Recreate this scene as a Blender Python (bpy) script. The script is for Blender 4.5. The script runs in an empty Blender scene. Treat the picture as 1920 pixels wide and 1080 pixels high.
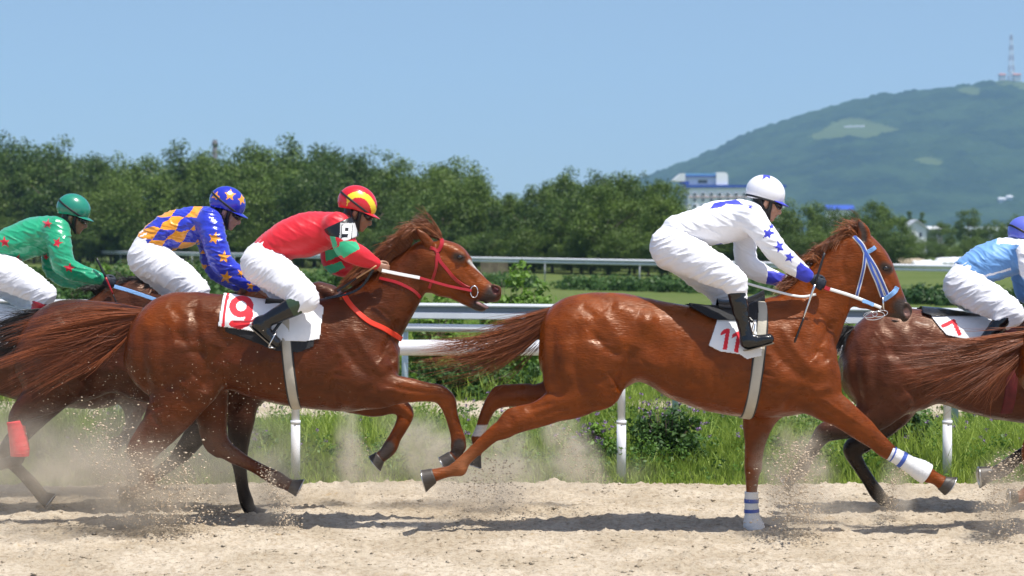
import bpy, math, random, colorsys
import numpy as np
import openvdb
from mathutils import Vector, Matrix
from mathutils.bvhtree import BVHTree

# ------------------------------------------------------------------ camera
F_PX = 3710.0           # focal length in photo pixels (photo 1920 wide)
CAM_H = 2.08            # eye height in metres
HOR = 450.0             # horizon row in the photo
scene = bpy.context.scene
cam_d = bpy.data.cameras.new("camera")
cam = bpy.data.objects.new("camera", cam_d)
scene.collection.objects.link(cam)
cam.location = (0, 0, CAM_H)
cam.rotation_euler = (math.radians(90), 0, 0)
cam_d.sensor_width = 36.0
cam_d.lens = F_PX / 1920 * 36.0
cam_d.shift_y = -(540 - HOR) / 1920.0
cam_d.clip_start = 0.1
cam_d.clip_end = 20000
cam_d.dof.use_dof = True
cam_d.dof.focus_distance = 14.1
cam_d.dof.aperture_fstop = 3.2
scene.camera = cam
scene.render.resolution_x = 1024
scene.render.resolution_y = 576

# ------------------------------------------------------------------ sky and sun
SUN = Vector((0.36, -0.27, 1.2)).normalized()      # towards the sun
SUN_EL = math.asin(SUN.z)
SUN_AZ = math.atan2(SUN.x, SUN.y)
SKY_LIFT = 0.085         # the air above this plain is clear: sample the sky a little above the horizon
world = bpy.data.worlds.new("World")
scene.world = world
world.use_nodes = True
wn = world.node_tree.nodes
wl = world.node_tree.links
for n in list(wn): wn.remove(n)
sky = wn.new('ShaderNodeTexSky')
sky.sky_type = 'NISHITA'
sky.sun_disc = False
sky.sun_elevation = SUN_EL
sky.sun_rotation = SUN_AZ
sky.altitude = 0
sky.air_density = 1.0
sky.dust_density = 2.2
sky.ozone_density = 3.4
tcw = wn.new('ShaderNodeTexCoord'); sxyz = wn.new('ShaderNodeSeparateXYZ'); cxyz = wn.new('ShaderNodeCombineXYZ')
mz = wn.new('ShaderNodeMath'); mz.operation = 'MULTIPLY_ADD'; mz.inputs[1].default_value = 0.85; mz.inputs[2].default_value = SKY_LIFT
nv = wn.new('ShaderNodeVectorMath'); nv.operation = 'NORMALIZE'
wl.new(tcw.outputs['Generated'], sxyz.inputs[0]); wl.new(sxyz.outputs[0], cxyz.inputs[0]); wl.new(sxyz.outputs[1], cxyz.inputs[1])
wl.new(sxyz.outputs[2], mz.inputs[0]); wl.new(mz.outputs[0], cxyz.inputs[2]); wl.new(cxyz.outputs[0], nv.inputs[0]); wl.new(nv.outputs[0], sky.inputs[0])
bg = wn.new('ShaderNodeBackground'); bg.inputs['Strength'].default_value = 0.13
wo = wn.new('ShaderNodeOutputWorld')
wl.new(sky.outputs[0], bg.inputs[0]); wl.new(bg.outputs[0], wo.inputs[0])
sd = bpy.data.lights.new("sun", 'SUN')
sd.energy = 4.8
sd.angle = math.radians(0.55)
sd.color = (1.0, 0.96, 0.90)
sun = bpy.data.objects.new("sun", sd)
scene.collection.objects.link(sun)
sun.rotation_euler = SUN.to_track_quat('Z', 'Y').to_euler()
scene.view_settings.view_transform = 'Standard'
scene.view_settings.look = 'None'
scene.view_settings.exposure = 0.30
scene.view_settings.gamma = 1.0
scene.cycles.max_bounces = 8
scene.cycles.transparent_max_bounces = 16
scene.cycles.volume_bounces = 1
scene.cycles.volume_step_rate = 4.0
scene.cycles.volume_max_steps = 96
# ------------------------------------------------------------------ helpers
RNG = np.random.default_rng(7)
random.seed(7)
COL = scene.collection

def P(px, py, Y):
    """photo pixel + distance from the camera -> point"""
    return np.array([(px - 960.0) * Y / F_PX, Y, CAM_H - (py - HOR) * Y / F_PX])

def proj(v):
    v = np.asarray(v)
    return 960 + F_PX * v[..., 0] / v[..., 1], HOR - F_PX * (v[..., 2] - CAM_H) / v[..., 1]

def lin(c):
    """sRGB 0-255 -> linear"""
    return tuple(((x / 255.0) / 12.92 if x / 255.0 <= 0.04045 else ((x / 255.0 + 0.055) / 1.055) ** 2.4) for x in c)

def mesh_obj(name, verts, faces, mats, parent=None, smooth=True, midx=None, vcol=None, vfac=None):
    """faces: (n,3) or (n,4) array or a list of such arrays"""
    me = bpy.data.meshes.new(name)
    verts = np.asarray(verts, dtype=np.float32)
    if not isinstance(faces, (list, tuple)): faces = [faces]
    faces = [np.asarray(f, dtype=np.int32) for f in faces if len(f)]
    nl = sum(f.size for f in faces); nf = sum(len(f) for f in faces)
    me.vertices.add(len(verts)); me.vertices.foreach_set('co', verts.ravel())
    me.loops.add(nl); me.polygons.add(nf)
    me.loops.foreach_set('vertex_index', np.concatenate([f.ravel() for f in faces]))
    tot = np.concatenate([np.full(len(f), f.shape[1], dtype=np.int32) for f in faces])
    start = np.concatenate([[0], np.cumsum(tot)[:-1]]).astype(np.int32)
    me.polygons.foreach_set('loop_start', start)
    me.polygons.foreach_set('loop_total', tot)
    if midx is not None: me.polygons.foreach_set('material_index', np.asarray(midx, dtype=np.int32))
    me.polygons.foreach_set('use_smooth', np.full(nf, smooth))
    me.update(calc_edges=True)
    if vcol is not None:
        a = me.color_attributes.new('Col', 'FLOAT_COLOR', 'POINT')
        c = np.ones((len(verts), 4), dtype=np.float32); c[:, :3] = vcol
        a.data.foreach_set('color', c.ravel())
    if vfac is not None:
        a = me.attributes.new('fac', 'FLOAT', 'POINT')
        a.data.foreach_set('value', np.asarray(vfac, dtype=np.float32))
    if not isinstance(mats, (list, tuple)): mats = [mats]
    for m in mats: me.materials.append(m)
    o = bpy.data.objects.new(name, me)
    COL.objects.link(o)
    if parent is not None: attach(o, parent)
    return o

def attach(o, parent):
    o.parent = parent
    # children are modelled in world space: only a top-level parent has a location of its own
    o.matrix_parent_inverse = Matrix.Translation(-parent.location) if parent.parent is None else Matrix()

def empty(name, loc, label, cat, group=None):
    o = bpy.data.objects.new(name, None)
    COL.objects.link(o)
    o.location = tuple(float(x) for x in loc)
    o.empty_display_size = 0.2
    o['label'] = label; o['category'] = cat
    if group: o['group'] = group
    return o

def tag(o, label, cat, group=None):
    o['label'] = label; o['category'] = cat
    if group: o['group'] = group
    return o

def recenter(o, loc):
    """move a top-level mesh's origin to loc"""
    v = Vector(tuple(float(x) for x in loc))
    o.data.transform(Matrix.Translation(-v)); o.location = v
    return o

# ---- noise
def _hash(ix, iy, iz, seed):
    n = (ix * 374761393 + iy * 668265263 + iz * 2147483647 + seed * 1274126177) & 0xFFFFFFFF
    n = ((n ^ (n >> 13)) * 1274126177) & 0xFFFFFFFF
    n = n ^ (n >> 16)
    return (n & 0xFFFF) / 65535.0 * 2 - 1

def vnoise(x, y, z=None, seed=0):
    x = np.asarray(x, dtype=np.float64); y = np.asarray(y, dtype=np.float64)
    if z is None: z = np.zeros_like(x)
    ix = np.floor(x).astype(np.int64); iy = np.floor(y).astype(np.int64); iz = np.floor(z).astype(np.int64)
    fx = x - ix; fy = y - iy; fz = z - iz
    fx = fx * fx * (3 - 2 * fx); fy = fy * fy * (3 - 2 * fy); fz = fz * fz * (3 - 2 * fz)
    r = 0
    for dx in (0, 1):
        for dy in (0, 1):
            for dz in (0, 1):
                w = (fx if dx else 1 - fx) * (fy if dy else 1 - fy) * (fz if dz else 1 - fz)
                r = r + w * _hash(ix + dx, iy + dy, iz + dz, seed)
    return r

def fbm(x, y, z=None, oct=4, seed=0, gain=0.5):
    a = 1.0; s = 0; f = 1.0
    for i in range(oct):
        s = s + a * vnoise(np.asarray(x) * f, np.asarray(y) * f, None if z is None else np.asarray(z) * f, seed + i * 17)
        a *= gain; f *= 2.03
    return s

# ---- splines
def catmull(pts, n):
    """pts (k,d) -> n*(k-1)+1 samples"""
    p = np.asarray(pts, dtype=float)
    if len(p) < 3:
        t = np.linspace(0, 1, n + 1)[:, None]
        return p[0] * (1 - t) + p[-1] * t
    q = np.vstack([2 * p[0] - p[1], p, 2 * p[-1] - p[-2]])
    out = []
    for i in range(1, len(q) - 2):
        t = np.linspace(0, 1, n, endpoint=False)[:, None]
        a, b, c, d = q[i - 1], q[i], q[i + 1], q[i + 2]
        out.append(0.5 * (2 * b + (c - a) * t + (2 * a - 5 * b + 4 * c - d) * t ** 2 + (-a + 3 * b - 3 * c + d) * t ** 3))
    out.append(q[-2][None])
    return np.vstack(out)

# ---- signed distance field modelling (continuous organic bodies)
class SDF:
    def __init__(s, lo, hi, h):
        s.lo = np.array(lo, dtype=np.float64); s.h = h
        s.n = np.ceil((np.array(hi) - s.lo) / h).astype(int) + 1
        s.ax = [s.lo[i] + h * np.arange(s.n[i]) for i in range(3)]
        s.F = np.full(tuple(s.n), 1.0, dtype=np.float32)

    def box(s, lo, hi):
        a = np.clip(np.floor((np.asarray(lo) - s.lo) / s.h).astype(int), 0, s.n - 1)
        b = np.clip(np.ceil((np.asarray(hi) - s.lo) / s.h).astype(int) + 1, 1, s.n)
        return tuple(slice(a[i], max(a[i] + 1, b[i])) for i in range(3))

    def grid(s, sl):
        return (s.ax[0][sl[0]][:, None, None].astype(np.float32), s.ax[1][sl[1]][None, :, None].astype(np.float32),
                s.ax[2][sl[2]][None, None, :].astype(np.float32))

    def union(s, sl, D, k):
        A = s.F[sl]
        if k <= 0: s.F[sl] = np.minimum(A, D); return
        h = np.maximum(k - np.abs(A - D), 0) / k
        s.F[sl] = np.minimum(A, D) - h * h * k * 0.25

    def cut(s, sl, D, k):
        A = s.F[sl]; B = -D
        if k <= 0: s.F[sl] = np.maximum(A, B); return
        h = np.maximum(k - np.abs(A - B), 0) / k
        s.F[sl] = np.maximum(A, B) + h * h * k * 0.25

    def chain(s, pts, k=0.03, sub=4, cut=False, grow=0.0):
        """pts rows: x,y,z,r (in plane radius), w (half width in y)"""
        c = catmull(pts, sub) if (len(pts) > 2 and sub > 1) else np.asarray(pts, dtype=float)
        c = c.copy(); c[:, 3:] = np.maximum(c[:, 3:], 0.003) + grow
        m = c[:, 3:].max() + k + 2 * s.h
        lo = c[:, :3].min(0) - m; hi = c[:, :3].max(0) + m
        if (hi < s.lo).any() or (lo > s.lo + s.h * s.n).any(): return
        SL = s.box(lo, hi)
        off = [SL[i].start for i in range(3)]
        D = np.full(s.F[SL].shape, 1.0, dtype=np.float32)
        for i in range(len(c) - 1):
            a, b = c[i], c[i + 1]
            mm = max(a[3], b[3], a[4], b[4]) + k + 2 * s.h
            sl = s.box(np.minimum(a[:3], b[:3]) - mm, np.maximum(a[:3], b[:3]) + mm)
            X, Yy, Z = s.grid(sl)
            d = (b[:3] - a[:3]); L2 = float(d @ d) + 1e-9
            t = np.clip(((X - a[0]) * d[0] + (Yy - a[1]) * d[1] + (Z - a[2]) * d[2]) / L2, 0, 1)
            r = a[3] + (b[3] - a[3]) * t; w = a[4] + (b[4] - a[4]) * t
            qx = X - a[0] - d[0] * t; qy = Yy - a[1] - d[1] * t; qz = Z - a[2] - d[2] * t
            v = (np.sqrt((qx * qx + qz * qz) / (r * r) + qy * qy / (w * w)) - 1) * np.minimum(r, w)
            ls = tuple(slice(sl[j].start - off[j], sl[j].stop - off[j]) for j in range(3))
            D[ls] = np.minimum(D[ls], v)
        if cut: s.cut(SL, D, k)
        else: s.union(SL, D, k)

    def loft(s, st, yc, k=0.04, pw=2.0, grow=0.0):
        """horizontal body: st rows x, ztop, zbot, halfwidth"""
        c = catmull(st, 4)
        o = np.argsort(c[:, 0]); c = c[o]
        lo = (c[0, 0] - 0.02, yc - c[:, 3].max() - 0.1, c[:, 2].min() - 0.1)
        hi = (c[-1, 0] + 0.02, yc + c[:, 3].max() + 0.1, c[:, 1].max() + 0.1)
        sl = s.box(lo, hi)
        X, Yy, Z = s.grid(sl)
        x = X[:, 0, 0]
        top = np.interp(x, c[:, 0], c[:, 1])[:, None, None] + grow; bot = np.interp(x, c[:, 0], c[:, 2])[:, None, None] - grow
        w = np.interp(x, c[:, 0], c[:, 3])[:, None, None] + grow
        cz = (top + bot) / 2; hz = np.maximum((top - bot) / 2, 0.02); w = np.maximum(w, 0.02)
        # egg-shaped section: narrower towards the top
        u = np.clip((Z - cz) / hz, -1.2, 1.2)
        ww = w * (1 - 0.10 * u)
        q = (np.abs((Z - cz) / hz) ** pw + np.abs((Yy - yc) / ww) ** pw) ** (1.0 / pw)
        D = (q - 1) * np.minimum(hz, w)
        e = np.maximum(c[0, 0] - X, X - c[-1, 0])
        D = np.maximum(D, e)
        s.union(sl, D.astype(np.float32), k)

    def mesh(s):
        bgv = 3 * s.h
        A = np.clip(s.F, -bgv, bgv).astype(np.float32)
        A[0], A[-1] = bgv, bgv; A[:, 0], A[:, -1] = bgv, bgv; A[:, :, 0], A[:, :, -1] = bgv, bgv
        g = openvdb.FloatGrid(bgv); g.copyFromArray(A)
        p, t, q = g.convertToPolygons(isovalue=0.0, adaptivity=0.0)
        v = p.astype(np.float64) * s.h + s.lo
        fs = []
        if len(t): fs.append(t.astype(np.int32))
        if len(q): fs.append(q.astype(np.int32))
        return v, fs

def vnormals(v, fs):
    n = np.zeros_like(v)
    for f in fs:
        a, b, c = v[f[:, 0]], v[f[:, 1]], v[f[:, 2]]
        if f.shape[1] == 4: fn = np.cross(c - a, v[f[:, 3]] - b)
        else: fn = np.cross(b - a, c - a)
        for j in range(f.shape[1]): np.add.at(n, f[:, j], fn)
    return n / (np.linalg.norm(n, axis=1)[:, None] + 1e-12)

def relax(v, fs, it=1, lam=0.5):
    for _ in range(it):
        s = np.zeros_like(v); c = np.zeros(len(v))
        for f in fs:
            k = f.shape[1]
            for j in range(k):
                np.add.at(s, f[:, j], v[f[:, (j + 1) % k]]); np.add.at(c, f[:, j], 1)
        v = v + lam * (s / np.maximum(c, 1)[:, None] - v)
    return v

def poly_dist(px, py, pl):
    """distance in pixels from points to a polyline, and t along it"""
    best = np.full(px.shape, 1e9); tt = np.zeros(px.shape)
    pl = np.asarray(pl, dtype=float)
    for i in range(len(pl) - 1):
        a, b = pl[i], pl[i + 1]; d = b - a; L = d @ d + 1e-9
        t = np.clip(((px - a[0]) * d[0] + (py - a[1]) * d[1]) / L, 0, 1)
        r = np.hypot(px - a[0] - d[0] * t, py - a[1] - d[1] * t)
        m = r < best; best[m] = r[m]; tt[m] = ((i + t) / (len(pl) - 1))[m]
    return best, tt

def in_poly(px, py, poly):
    poly = np.asarray(poly, dtype=float); r = np.zeros(px.shape, dtype=bool)
    j = len(poly) - 1
    for i in range(len(poly)):
        xi, yi = poly[i]; xj, yj = poly[j]
        if yi != yj:
            c = ((yi > py) != (yj > py)) & (px < (xj - xi) * (py - yi) / (yj - yi) + xi)
            r ^= c
        j = i
    return r

def star(cx, cy, r, rot=0, sx=1.0, k=0.42):
    return [(cx + sx * (r if i % 2 == 0 else r * k) * math.sin(rot + i * math.pi / 5),
             cy - (r if i % 2 == 0 else r * k) * math.cos(rot + i * math.pi / 5)) for i in range(10)]

# ---- generic pieces
class MB:
    """collects boxes, tubes, quads into ONE mesh"""
    def __init__(s): s.v = []; s.q = []; s.t = []; s.n = 0; s.mq = []; s.mt = []
    def add(s, v, q=(), t=(), m=0):
        v = np.asarray(v, dtype=float)
        s.v.append(v)
        for f in q: s.q.append([i + s.n for i in f]); s.mq.append(m)
        for f in t: s.t.append([i + s.n for i in f]); s.mt.append(m)
        s.n += len(v)
    def box(s, c, d, rz=0, m=0):
        c = np.array(c, dtype=float); d = np.array(d) / 2.0
        v = np.array([[x, y, z] for z in (-1, 1) for y in (-1, 1) for x in (-1, 1)]) * d
        if rz:
            R = np.array([[math.cos(rz), -math.sin(rz), 0], [math.sin(rz), math.cos(rz), 0], [0, 0, 1]]); v = v @ R.T
        s.add(v + c, q=[(0, 2, 3, 1), (4, 5, 7, 6), (0, 1, 5, 4), (2, 6, 7, 3), (0, 4, 6, 2), (1, 3, 7, 5)], m=m)
    def tube(s, pts, r, n=8, m=0, cap=True, flat=None):
        pts = np.asarray(pts, dtype=float); k = len(pts)
        r = np.broadcast_to(np.asarray(r, dtype=float), (k,))
        T = np.gradient(pts, axis=0); T /= np.linalg.norm(T, axis=1)[:, None] + 1e-12
        ref = np.array([0, 0, 1.0]) if abs(T[:, 2]).mean() < 0.8 else np.array([0, 1.0, 0])
        U = np.cross(T, ref); U /= np.linalg.norm(U, axis=1)[:, None] + 1e-12
        W = np.cross(U, T)
        a = np.linspace(0, 2 * math.pi, n, endpoint=False)
        rings = pts[:, None, :] + r[:, None, None] * (np.cos(a)[None, :, None] * U[:, None, :] + np.sin(a)[None, :, None] * W[:, None, :] * (flat or 1.0))
        v = rings.reshape(-1, 3); q = []
        for i in range(k - 1):
            for j in range(n):
                q.append((i * n + j, i * n + (j + 1) % n, (i + 1) * n + (j + 1) % n, (i + 1) * n + j))
        t = []
        if cap:
            v = np.vstack([v, pts[0], pts[-1]])
            for j in range(n):
                t.append((k * n, (j + 1) % n, j)); t.append((k * n + 1, (k - 1) * n + j, (k - 1) * n + (j + 1) % n))
        s.add(v, q=q, t=t, m=m)
    def strap(s, pts, nrm, w, th, m=0):
        """flat strap along pts; nrm = outward normals; width w, thickness th"""
        pts = np.asarray(pts, dtype=float); nrm = np.asarray(nrm, dtype=float); k = len(pts)
        T = np.gradient(pts, axis=0); T /= np.linalg.norm(T, axis=1)[:, None] + 1e-12
        S = np.cross(T, nrm); S /= np.linalg.norm(S, axis=1)[:, None] + 1e-12
        N = np.cross(S, T)
        w = np.broadcast_to(np.asarray(w, dtype=float), (k,))[:, None]
        prof = [(-.5, 0), (-.42, 1), (.42, 1), (.5, 0)]
        v = np.stack([pts + S * w * a + N * th * b for a, b in prof], axis=1).reshape(-1, 3); q = []
        for i in range(k - 1):
            for j in range(4):
                q.append((i * 4 + j, i * 4 + (j + 1) % 4, (i + 1) * 4 + (j + 1) % 4, (i + 1) * 4 + j))
        q.append((0, 1, 2, 3)); e = (k - 1) * 4; q.append((e, e + 3, e + 2, e + 1))
        s.add(v, q=q, m=m)
    def build(s, name, mats, parent=None, smooth=False):
        fs = []; mi = []
        if s.q: fs.append(np.array(s.q)); mi += s.mq
        if s.t: fs.append(np.array(s.t)); mi += s.mt
        return mesh_obj(name, np.vstack(s.v), fs, mats, parent, smooth, midx=mi)

# ---- materials
def nodemat(name):
    m = bpy.data.materials.new(name); m.use_nodes = True
    nt = m.node_tree
    b = nt.nodes.get('Principled BSDF')
    return m, nt, b

def simple(name, col, rough=0.5, metal=0.0, spec=0.5, noise=0.0, nscale=20.0, bump=0.0, bscale=30.0, coat=0.0, trans=0.0, stretch=None, sheen=0.0):
    m, nt, b = nodemat(name)
    N, L = nt.nodes, nt.links
    b.inputs['Base Color'].default_value = (*col, 1)
    b.inputs['Roughness'].default_value = rough
    b.inputs['Metallic'].default_value = metal
    b.inputs['Specular IOR Level'].default_value = spec
    b.inputs['Coat Weight'].default_value = coat
    b.inputs['Coat Roughness'].default_value = 0.15
    if sheen: b.inputs['Sheen Weight'].default_value = sheen
    tc = N.new('ShaderNodeTexCoord')
    src = tc.outputs['Object']
    if stretch:
        mp = N.new('ShaderNodeMapping'); mp.inputs['Scale'].default_value = stretch
        L.new(src, mp.inputs[0]); src = mp.outputs[0]
    if noise:
        n = N.new('ShaderNodeTexNoise'); n.inputs['Scale'].default_value = nscale; n.inputs['Detail'].default_value = 5
        L.new(src, n.inputs['Vector'])
        mr = N.new('ShaderNodeMapRange'); mr.inputs[3].default_value = 1 - noise; mr.inputs[4].default_value = 1 + noise
        mr.inputs[1].default_value = 0.25; mr.inputs[2].default_value = 0.75
        L.new(n.outputs[0], mr.inputs[0])
        mx = N.new('ShaderNodeVectorMath'); mx.operation = 'SCALE'; mx.inputs[0].default_value = col
        L.new(mr.outputs[0], mx.inputs['Scale']); L.new(mx.outputs[0], b.inputs['Base Color'])
    if bump:
        n = N.new('ShaderNodeTexNoise'); n.inputs['Scale'].default_value = bscale; n.inputs['Detail'].default_value = 4
        L.new(src, n.inputs['Vector'])
        bp = N.new('ShaderNodeBump'); bp.inputs['Strength'].default_value = 1.0; bp.inputs['Distance'].default_value = bump
        L.new(n.outputs[0], bp.inputs['Height']); L.new(bp.outputs[0], b.inputs['Normal'])
    return m
# ------------------------------------------------------------------ setting
def node(nt, t, **kw):
    n = nt.nodes.new(t)
    for k, v in kw.items(): setattr(n, k, v)
    return n

def structure(o, kind='structure'):
    o['kind'] = kind
    return o

def ramp(nt, src, a, b, ca, cb):
    """mix between colours / sockets with a smooth step of a scalar between a and b"""
    mr = node(nt, 'ShaderNodeMapRange'); mr.interpolation_type = 'SMOOTHSTEP'
    mr.inputs[1].default_value = a; mr.inputs[2].default_value = b
    nt.links.new(src, mr.inputs[0])
    mx = node(nt, 'ShaderNodeMix', data_type='RGBA')
    nt.links.new(mr.outputs[0], mx.inputs[0])
    for i, c in ((6, ca), (7, cb)):
        if isinstance(c, tuple): mx.inputs[i].default_value = (*c, 1)
        else: nt.links.new(c, mx.inputs[i])
    return mx.outputs[2]

def noise_tex(nt, vec, scale, detail=5, rough=0.55):
    n = node(nt, 'ShaderNodeTexNoise'); n.inputs['Scale'].default_value = scale; n.inputs['Detail'].default_value = detail
    n.inputs['Roughness'].default_value = rough
    nt.links.new(vec, n.inputs['Vector'])
    return n.outputs[0]

def sand_color(nt, vec):
    n1 = noise_tex(nt, vec, 1.3, 6); n2 = noise_tex(nt, vec, 26, 5, .7)
    c = ramp(nt, n1, .35, .65, (0.40, 0.335, 0.245), (0.51, 0.44, 0.34))
    d = ramp(nt, n2, .30, .60, (0.36, 0.265, 0.17), (1, 1, 1))
    mx = node(nt, 'ShaderNodeMix', data_type='RGBA', blend_type='MULTIPLY'); mx.inputs[0].default_value = 0.5
    nt.links.new(c, mx.inputs[6]); nt.links.new(d, mx.inputs[7])
    return mx.outputs[2]

def make_ground_mat():
    m, nt, b = nodemat('ground_earth_and_grass')
    g = node(nt, 'ShaderNodeNewGeometry')
    sp = node(nt, 'ShaderNodeSeparateXYZ'); nt.links.new(g.outputs['Position'], sp.inputs[0])
    pos = g.outputs['Position']
    nA = noise_tex(nt, pos, 1.2, 4); nB = noise_tex(nt, pos, .12, 5); nC = noise_tex(nt, pos, 3.0, 6, .7)
    y = node(nt, 'ShaderNodeMath', operation='MULTIPLY_ADD'); nt.links.new(nA, y.inputs[0]); y.inputs[1].default_value = 1.3; nt.links.new(sp.outputs[1], y.inputs[2])
    yy = y.outputs[0]
    sand = sand_color(nt, pos)
    verge = ramp(nt, nC, .35, .65, (0.035, 0.050, 0.014), (0.10, 0.12, 0.035))
    f1 = ramp(nt, nB, .35, .65, (0.100, 0.130, 0.034), (0.145, 0.165, 0.055))
    meadow = ramp(nt, nC, .25, .8, (0.070, 0.105, 0.024), f1)
    c = ramp(nt, yy, 17.05, 17.25, sand, verge)
    c = ramp(nt, yy, 23.0, 23.3, c, sand)
    c = ramp(nt, yy, 26.1, 26.6, c, verge)
    c = ramp(nt, yy, 34, 44, c, meadow)
    nt.links.new(c, b.inputs['Base Color']); b.inputs['Roughness'].default_value = 0.95; b.inputs['Specular IOR Level'].default_value = 0.1
    bp = node(nt, 'ShaderNodeBump'); bp.inputs['Distance'].default_value = 0.04
    nt.links.new(nC, bp.inputs['Height']); nt.links.new(bp.outputs[0], b.inputs['Normal'])
    return m

def grid_mesh(name, xs, ys, zfn, mat, **kw):
    X, Y = np.meshgrid(xs, ys, indexing='ij')
    Z = zfn(X, Y)
    v = np.stack([X, Y, Z], -1).reshape(-1, 3)
    nx, ny = len(xs), len(ys)
    i = np.arange(nx - 1)[:, None] * ny + np.arange(ny - 1)[None, :]
    q = np.stack([i, i + ny, i + ny + 1, i + 1], -1).reshape(-1, 4)
    return mesh_obj(name, v, q, mat, None, True, **kw)

xs = np.concatenate([-np.geomspace(6500, 12, 24), np.linspace(-11, 11, 23), np.geomspace(12, 6500, 24)])
ys = np.concatenate([[-60, -20, 0, 6], np.linspace(10, 60, 51), np.geomspace(64, 9000, 40)])
ground = structure(grid_mesh('ground', xs, ys, lambda X, Y: np.zeros_like(X), make_ground_mat()))

# the churned sand of the race track
def sand_z(X, Y):
    a = fbm(X * 1.1, Y * 2.2, None, 3, 3) * 0.017
    b = fbm(X * 6, Y * 9, None, 3, 11)
    c = fbm(X * 17, Y * 22, None, 3, 23)
    clod = np.clip(b - 0.35, 0, 1) * 0.026 + np.clip(c - 0.45, 0, 1) * 0.022
    pits = np.clip(-b - 0.55, 0, 1) * -0.035
    z = 0.022 + a + clod + pits + c * 0.004
    berm = np.exp(-((Y - 16.35) / 0.25) ** 2) * 0.03
    e = np.clip((16.75 + 0.25 * vnoise(X * 1.3, X * 0 + 4.2) - Y) / 0.2, 0, 1)
    return np.maximum(z + berm, 0.006) * e + (1 - e) * -0.01
ms, nt, b = nodemat('track_sand')
g = node(nt, 'ShaderNodeNewGeometry')
cc = sand_color(nt, g.outputs['Position'])
# damp, turned-over clods are a little darker brown
n5 = noise_tex(nt, g.outputs['Position'], 7.0, 6, .7)
cc = ramp(nt, n5, .60, .72, cc, (0.36, 0.27, 0.165))
nt.links.new(cc, b.inputs['Base Color']); b.inputs['Roughness'].default_value = 0.95; b.inputs['Specular IOR Level'].default_value = 0.15
bp = node(nt, 'ShaderNodeBump'); bp.inputs['Distance'].default_value = 0.012
nt.links.new(noise_tex(nt, g.outputs['Position'], 60, 4), bp.inputs['Height']); nt.links.new(bp.outputs[0], b.inputs['Normal'])
M_SAND = ms
xs = np.concatenate([np.linspace(-16, -5.3, 90), np.arange(-5.25, 5.26, 0.015), np.linspace(5.3, 16, 90)])
ys = np.concatenate([np.linspace(5, 11.5, 60), np.arange(11.55, 16.95, 0.015)])
track = structure(grid_mesh('race_track', xs, ys, sand_z, M_SAND))

# loose clods lying on the sand
def clods(name, n, seed, lo, hi, smin, smax, mat, zf=None, pts=None):
    r = np.random.default_rng(seed)
    ico = np.array([(1, 0, 0), (-1, 0, 0), (0, 1, 0), (0, -1, 0), (0, 0, 1), (0, 0, -1)], dtype=float)
    fac = np.array([(0, 2, 4), (2, 1, 4), (1, 3, 4), (3, 0, 4), (2, 0, 5), (1, 2, 5), (3, 1, 5), (0, 3, 5)])
    if pts is None:
        pts = r.uniform(lo, hi, (n, 2)); pts = np.column_stack([pts, sand_z(pts[:, 0], pts[:, 1])])
    n = len(pts)
    s = smin * (smax / smin) ** (r.random(n) ** 2.2)
    V = ico[None] * s[:, None, None] * r.uniform(.55, 1.25, (n, 6, 3))
    V = V * np.array([1.25, 1.25, .7]) + pts[:, None, :]
    F = fac[None] + (np.arange(n) * 6)[:, None, None]
    return mesh_obj(name, V.reshape(-1, 3), F.reshape(-1, 3), mat, None, True)
structure(clods('sand_clods', 9000, 5, (-6, 11.6), (6, 16.5), .004, .022, M_SAND), 'stuff')

# ---- foliage
def leaf_mat(name, c1, c2, trans=0.3, rough=0.5):
    m, nt, b = nodemat(name)
    at = node(nt, 'ShaderNodeAttribute', attribute_name='fac')
    oi = node(nt, 'ShaderNodeObjectInfo')
    ad = node(nt, 'ShaderNodeMath', operation='MULTIPLY_ADD'); nt.links.new(oi.outputs['Random'], ad.inputs[0]); ad.inputs[1].default_value = 0.7
    ad2 = node(nt, 'ShaderNodeMath', operation='MULTIPLY'); nt.links.new(at.outputs['Fac'], ad2.inputs[0]); ad2.inputs[1].default_value = 0.75
    nt.links.new(ad2.outputs[0], ad.inputs[2])
    mx = node(nt, 'ShaderNodeMix', data_type='RGBA'); mx.inputs[6].default_value = (*c1, 1); mx.inputs[7].default_value = (*c2, 1)
    nt.links.new(ad.outputs[0], mx.inputs[0]); nt.links.new(mx.outputs[2], b.inputs['Base Color'])
    b.inputs['Roughness'].default_value = rough; b.inputs['Specular IOR Level'].default_value = 0.3
    tr = node(nt, 'ShaderNodeBsdfTranslucent'); nt.links.new(mx.outputs[2], tr.inputs[0])
    ms_ = node(nt, 'ShaderNodeMixShader'); ms_.inputs[0].default_value = trans
    out = nt.nodes['Material Output']
    nt.links.new(b.outputs[0], ms_.inputs[1]); nt.links.new(tr.outputs[0], ms_.inputs[2]); nt.links.new(ms_.outputs[0], out.inputs[0])
    return m
M_LEAF_TREE = leaf_mat('tree_leaves', (0.012, 0.044, 0.007), (0.110, 0.170, 0.024), .20)
M_LEAF_SHRUB = leaf_mat('shrub_leaves', (0.050, 0.120, 0.015), (0.15, 0.27, 0.035), .35)
M_LEAF_DARK = leaf_mat('dark_shrub_leaves', (0.022, 0.065, 0.015), (0.07, 0.14, 0.03), .3)
M_GRASS = leaf_mat('grass_blades', (0.080, 0.17, 0.016), (0.32, 0.42, 0.070), .4)
M_PURPLE = simple('purple_blossom', (0.20, 0.12, 0.26), 0.7)
M_BARK = simple('bark', (0.11, 0.085, 0.06), 0.9, noise=.4, nscale=6, bump=.03, bscale=8)

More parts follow.
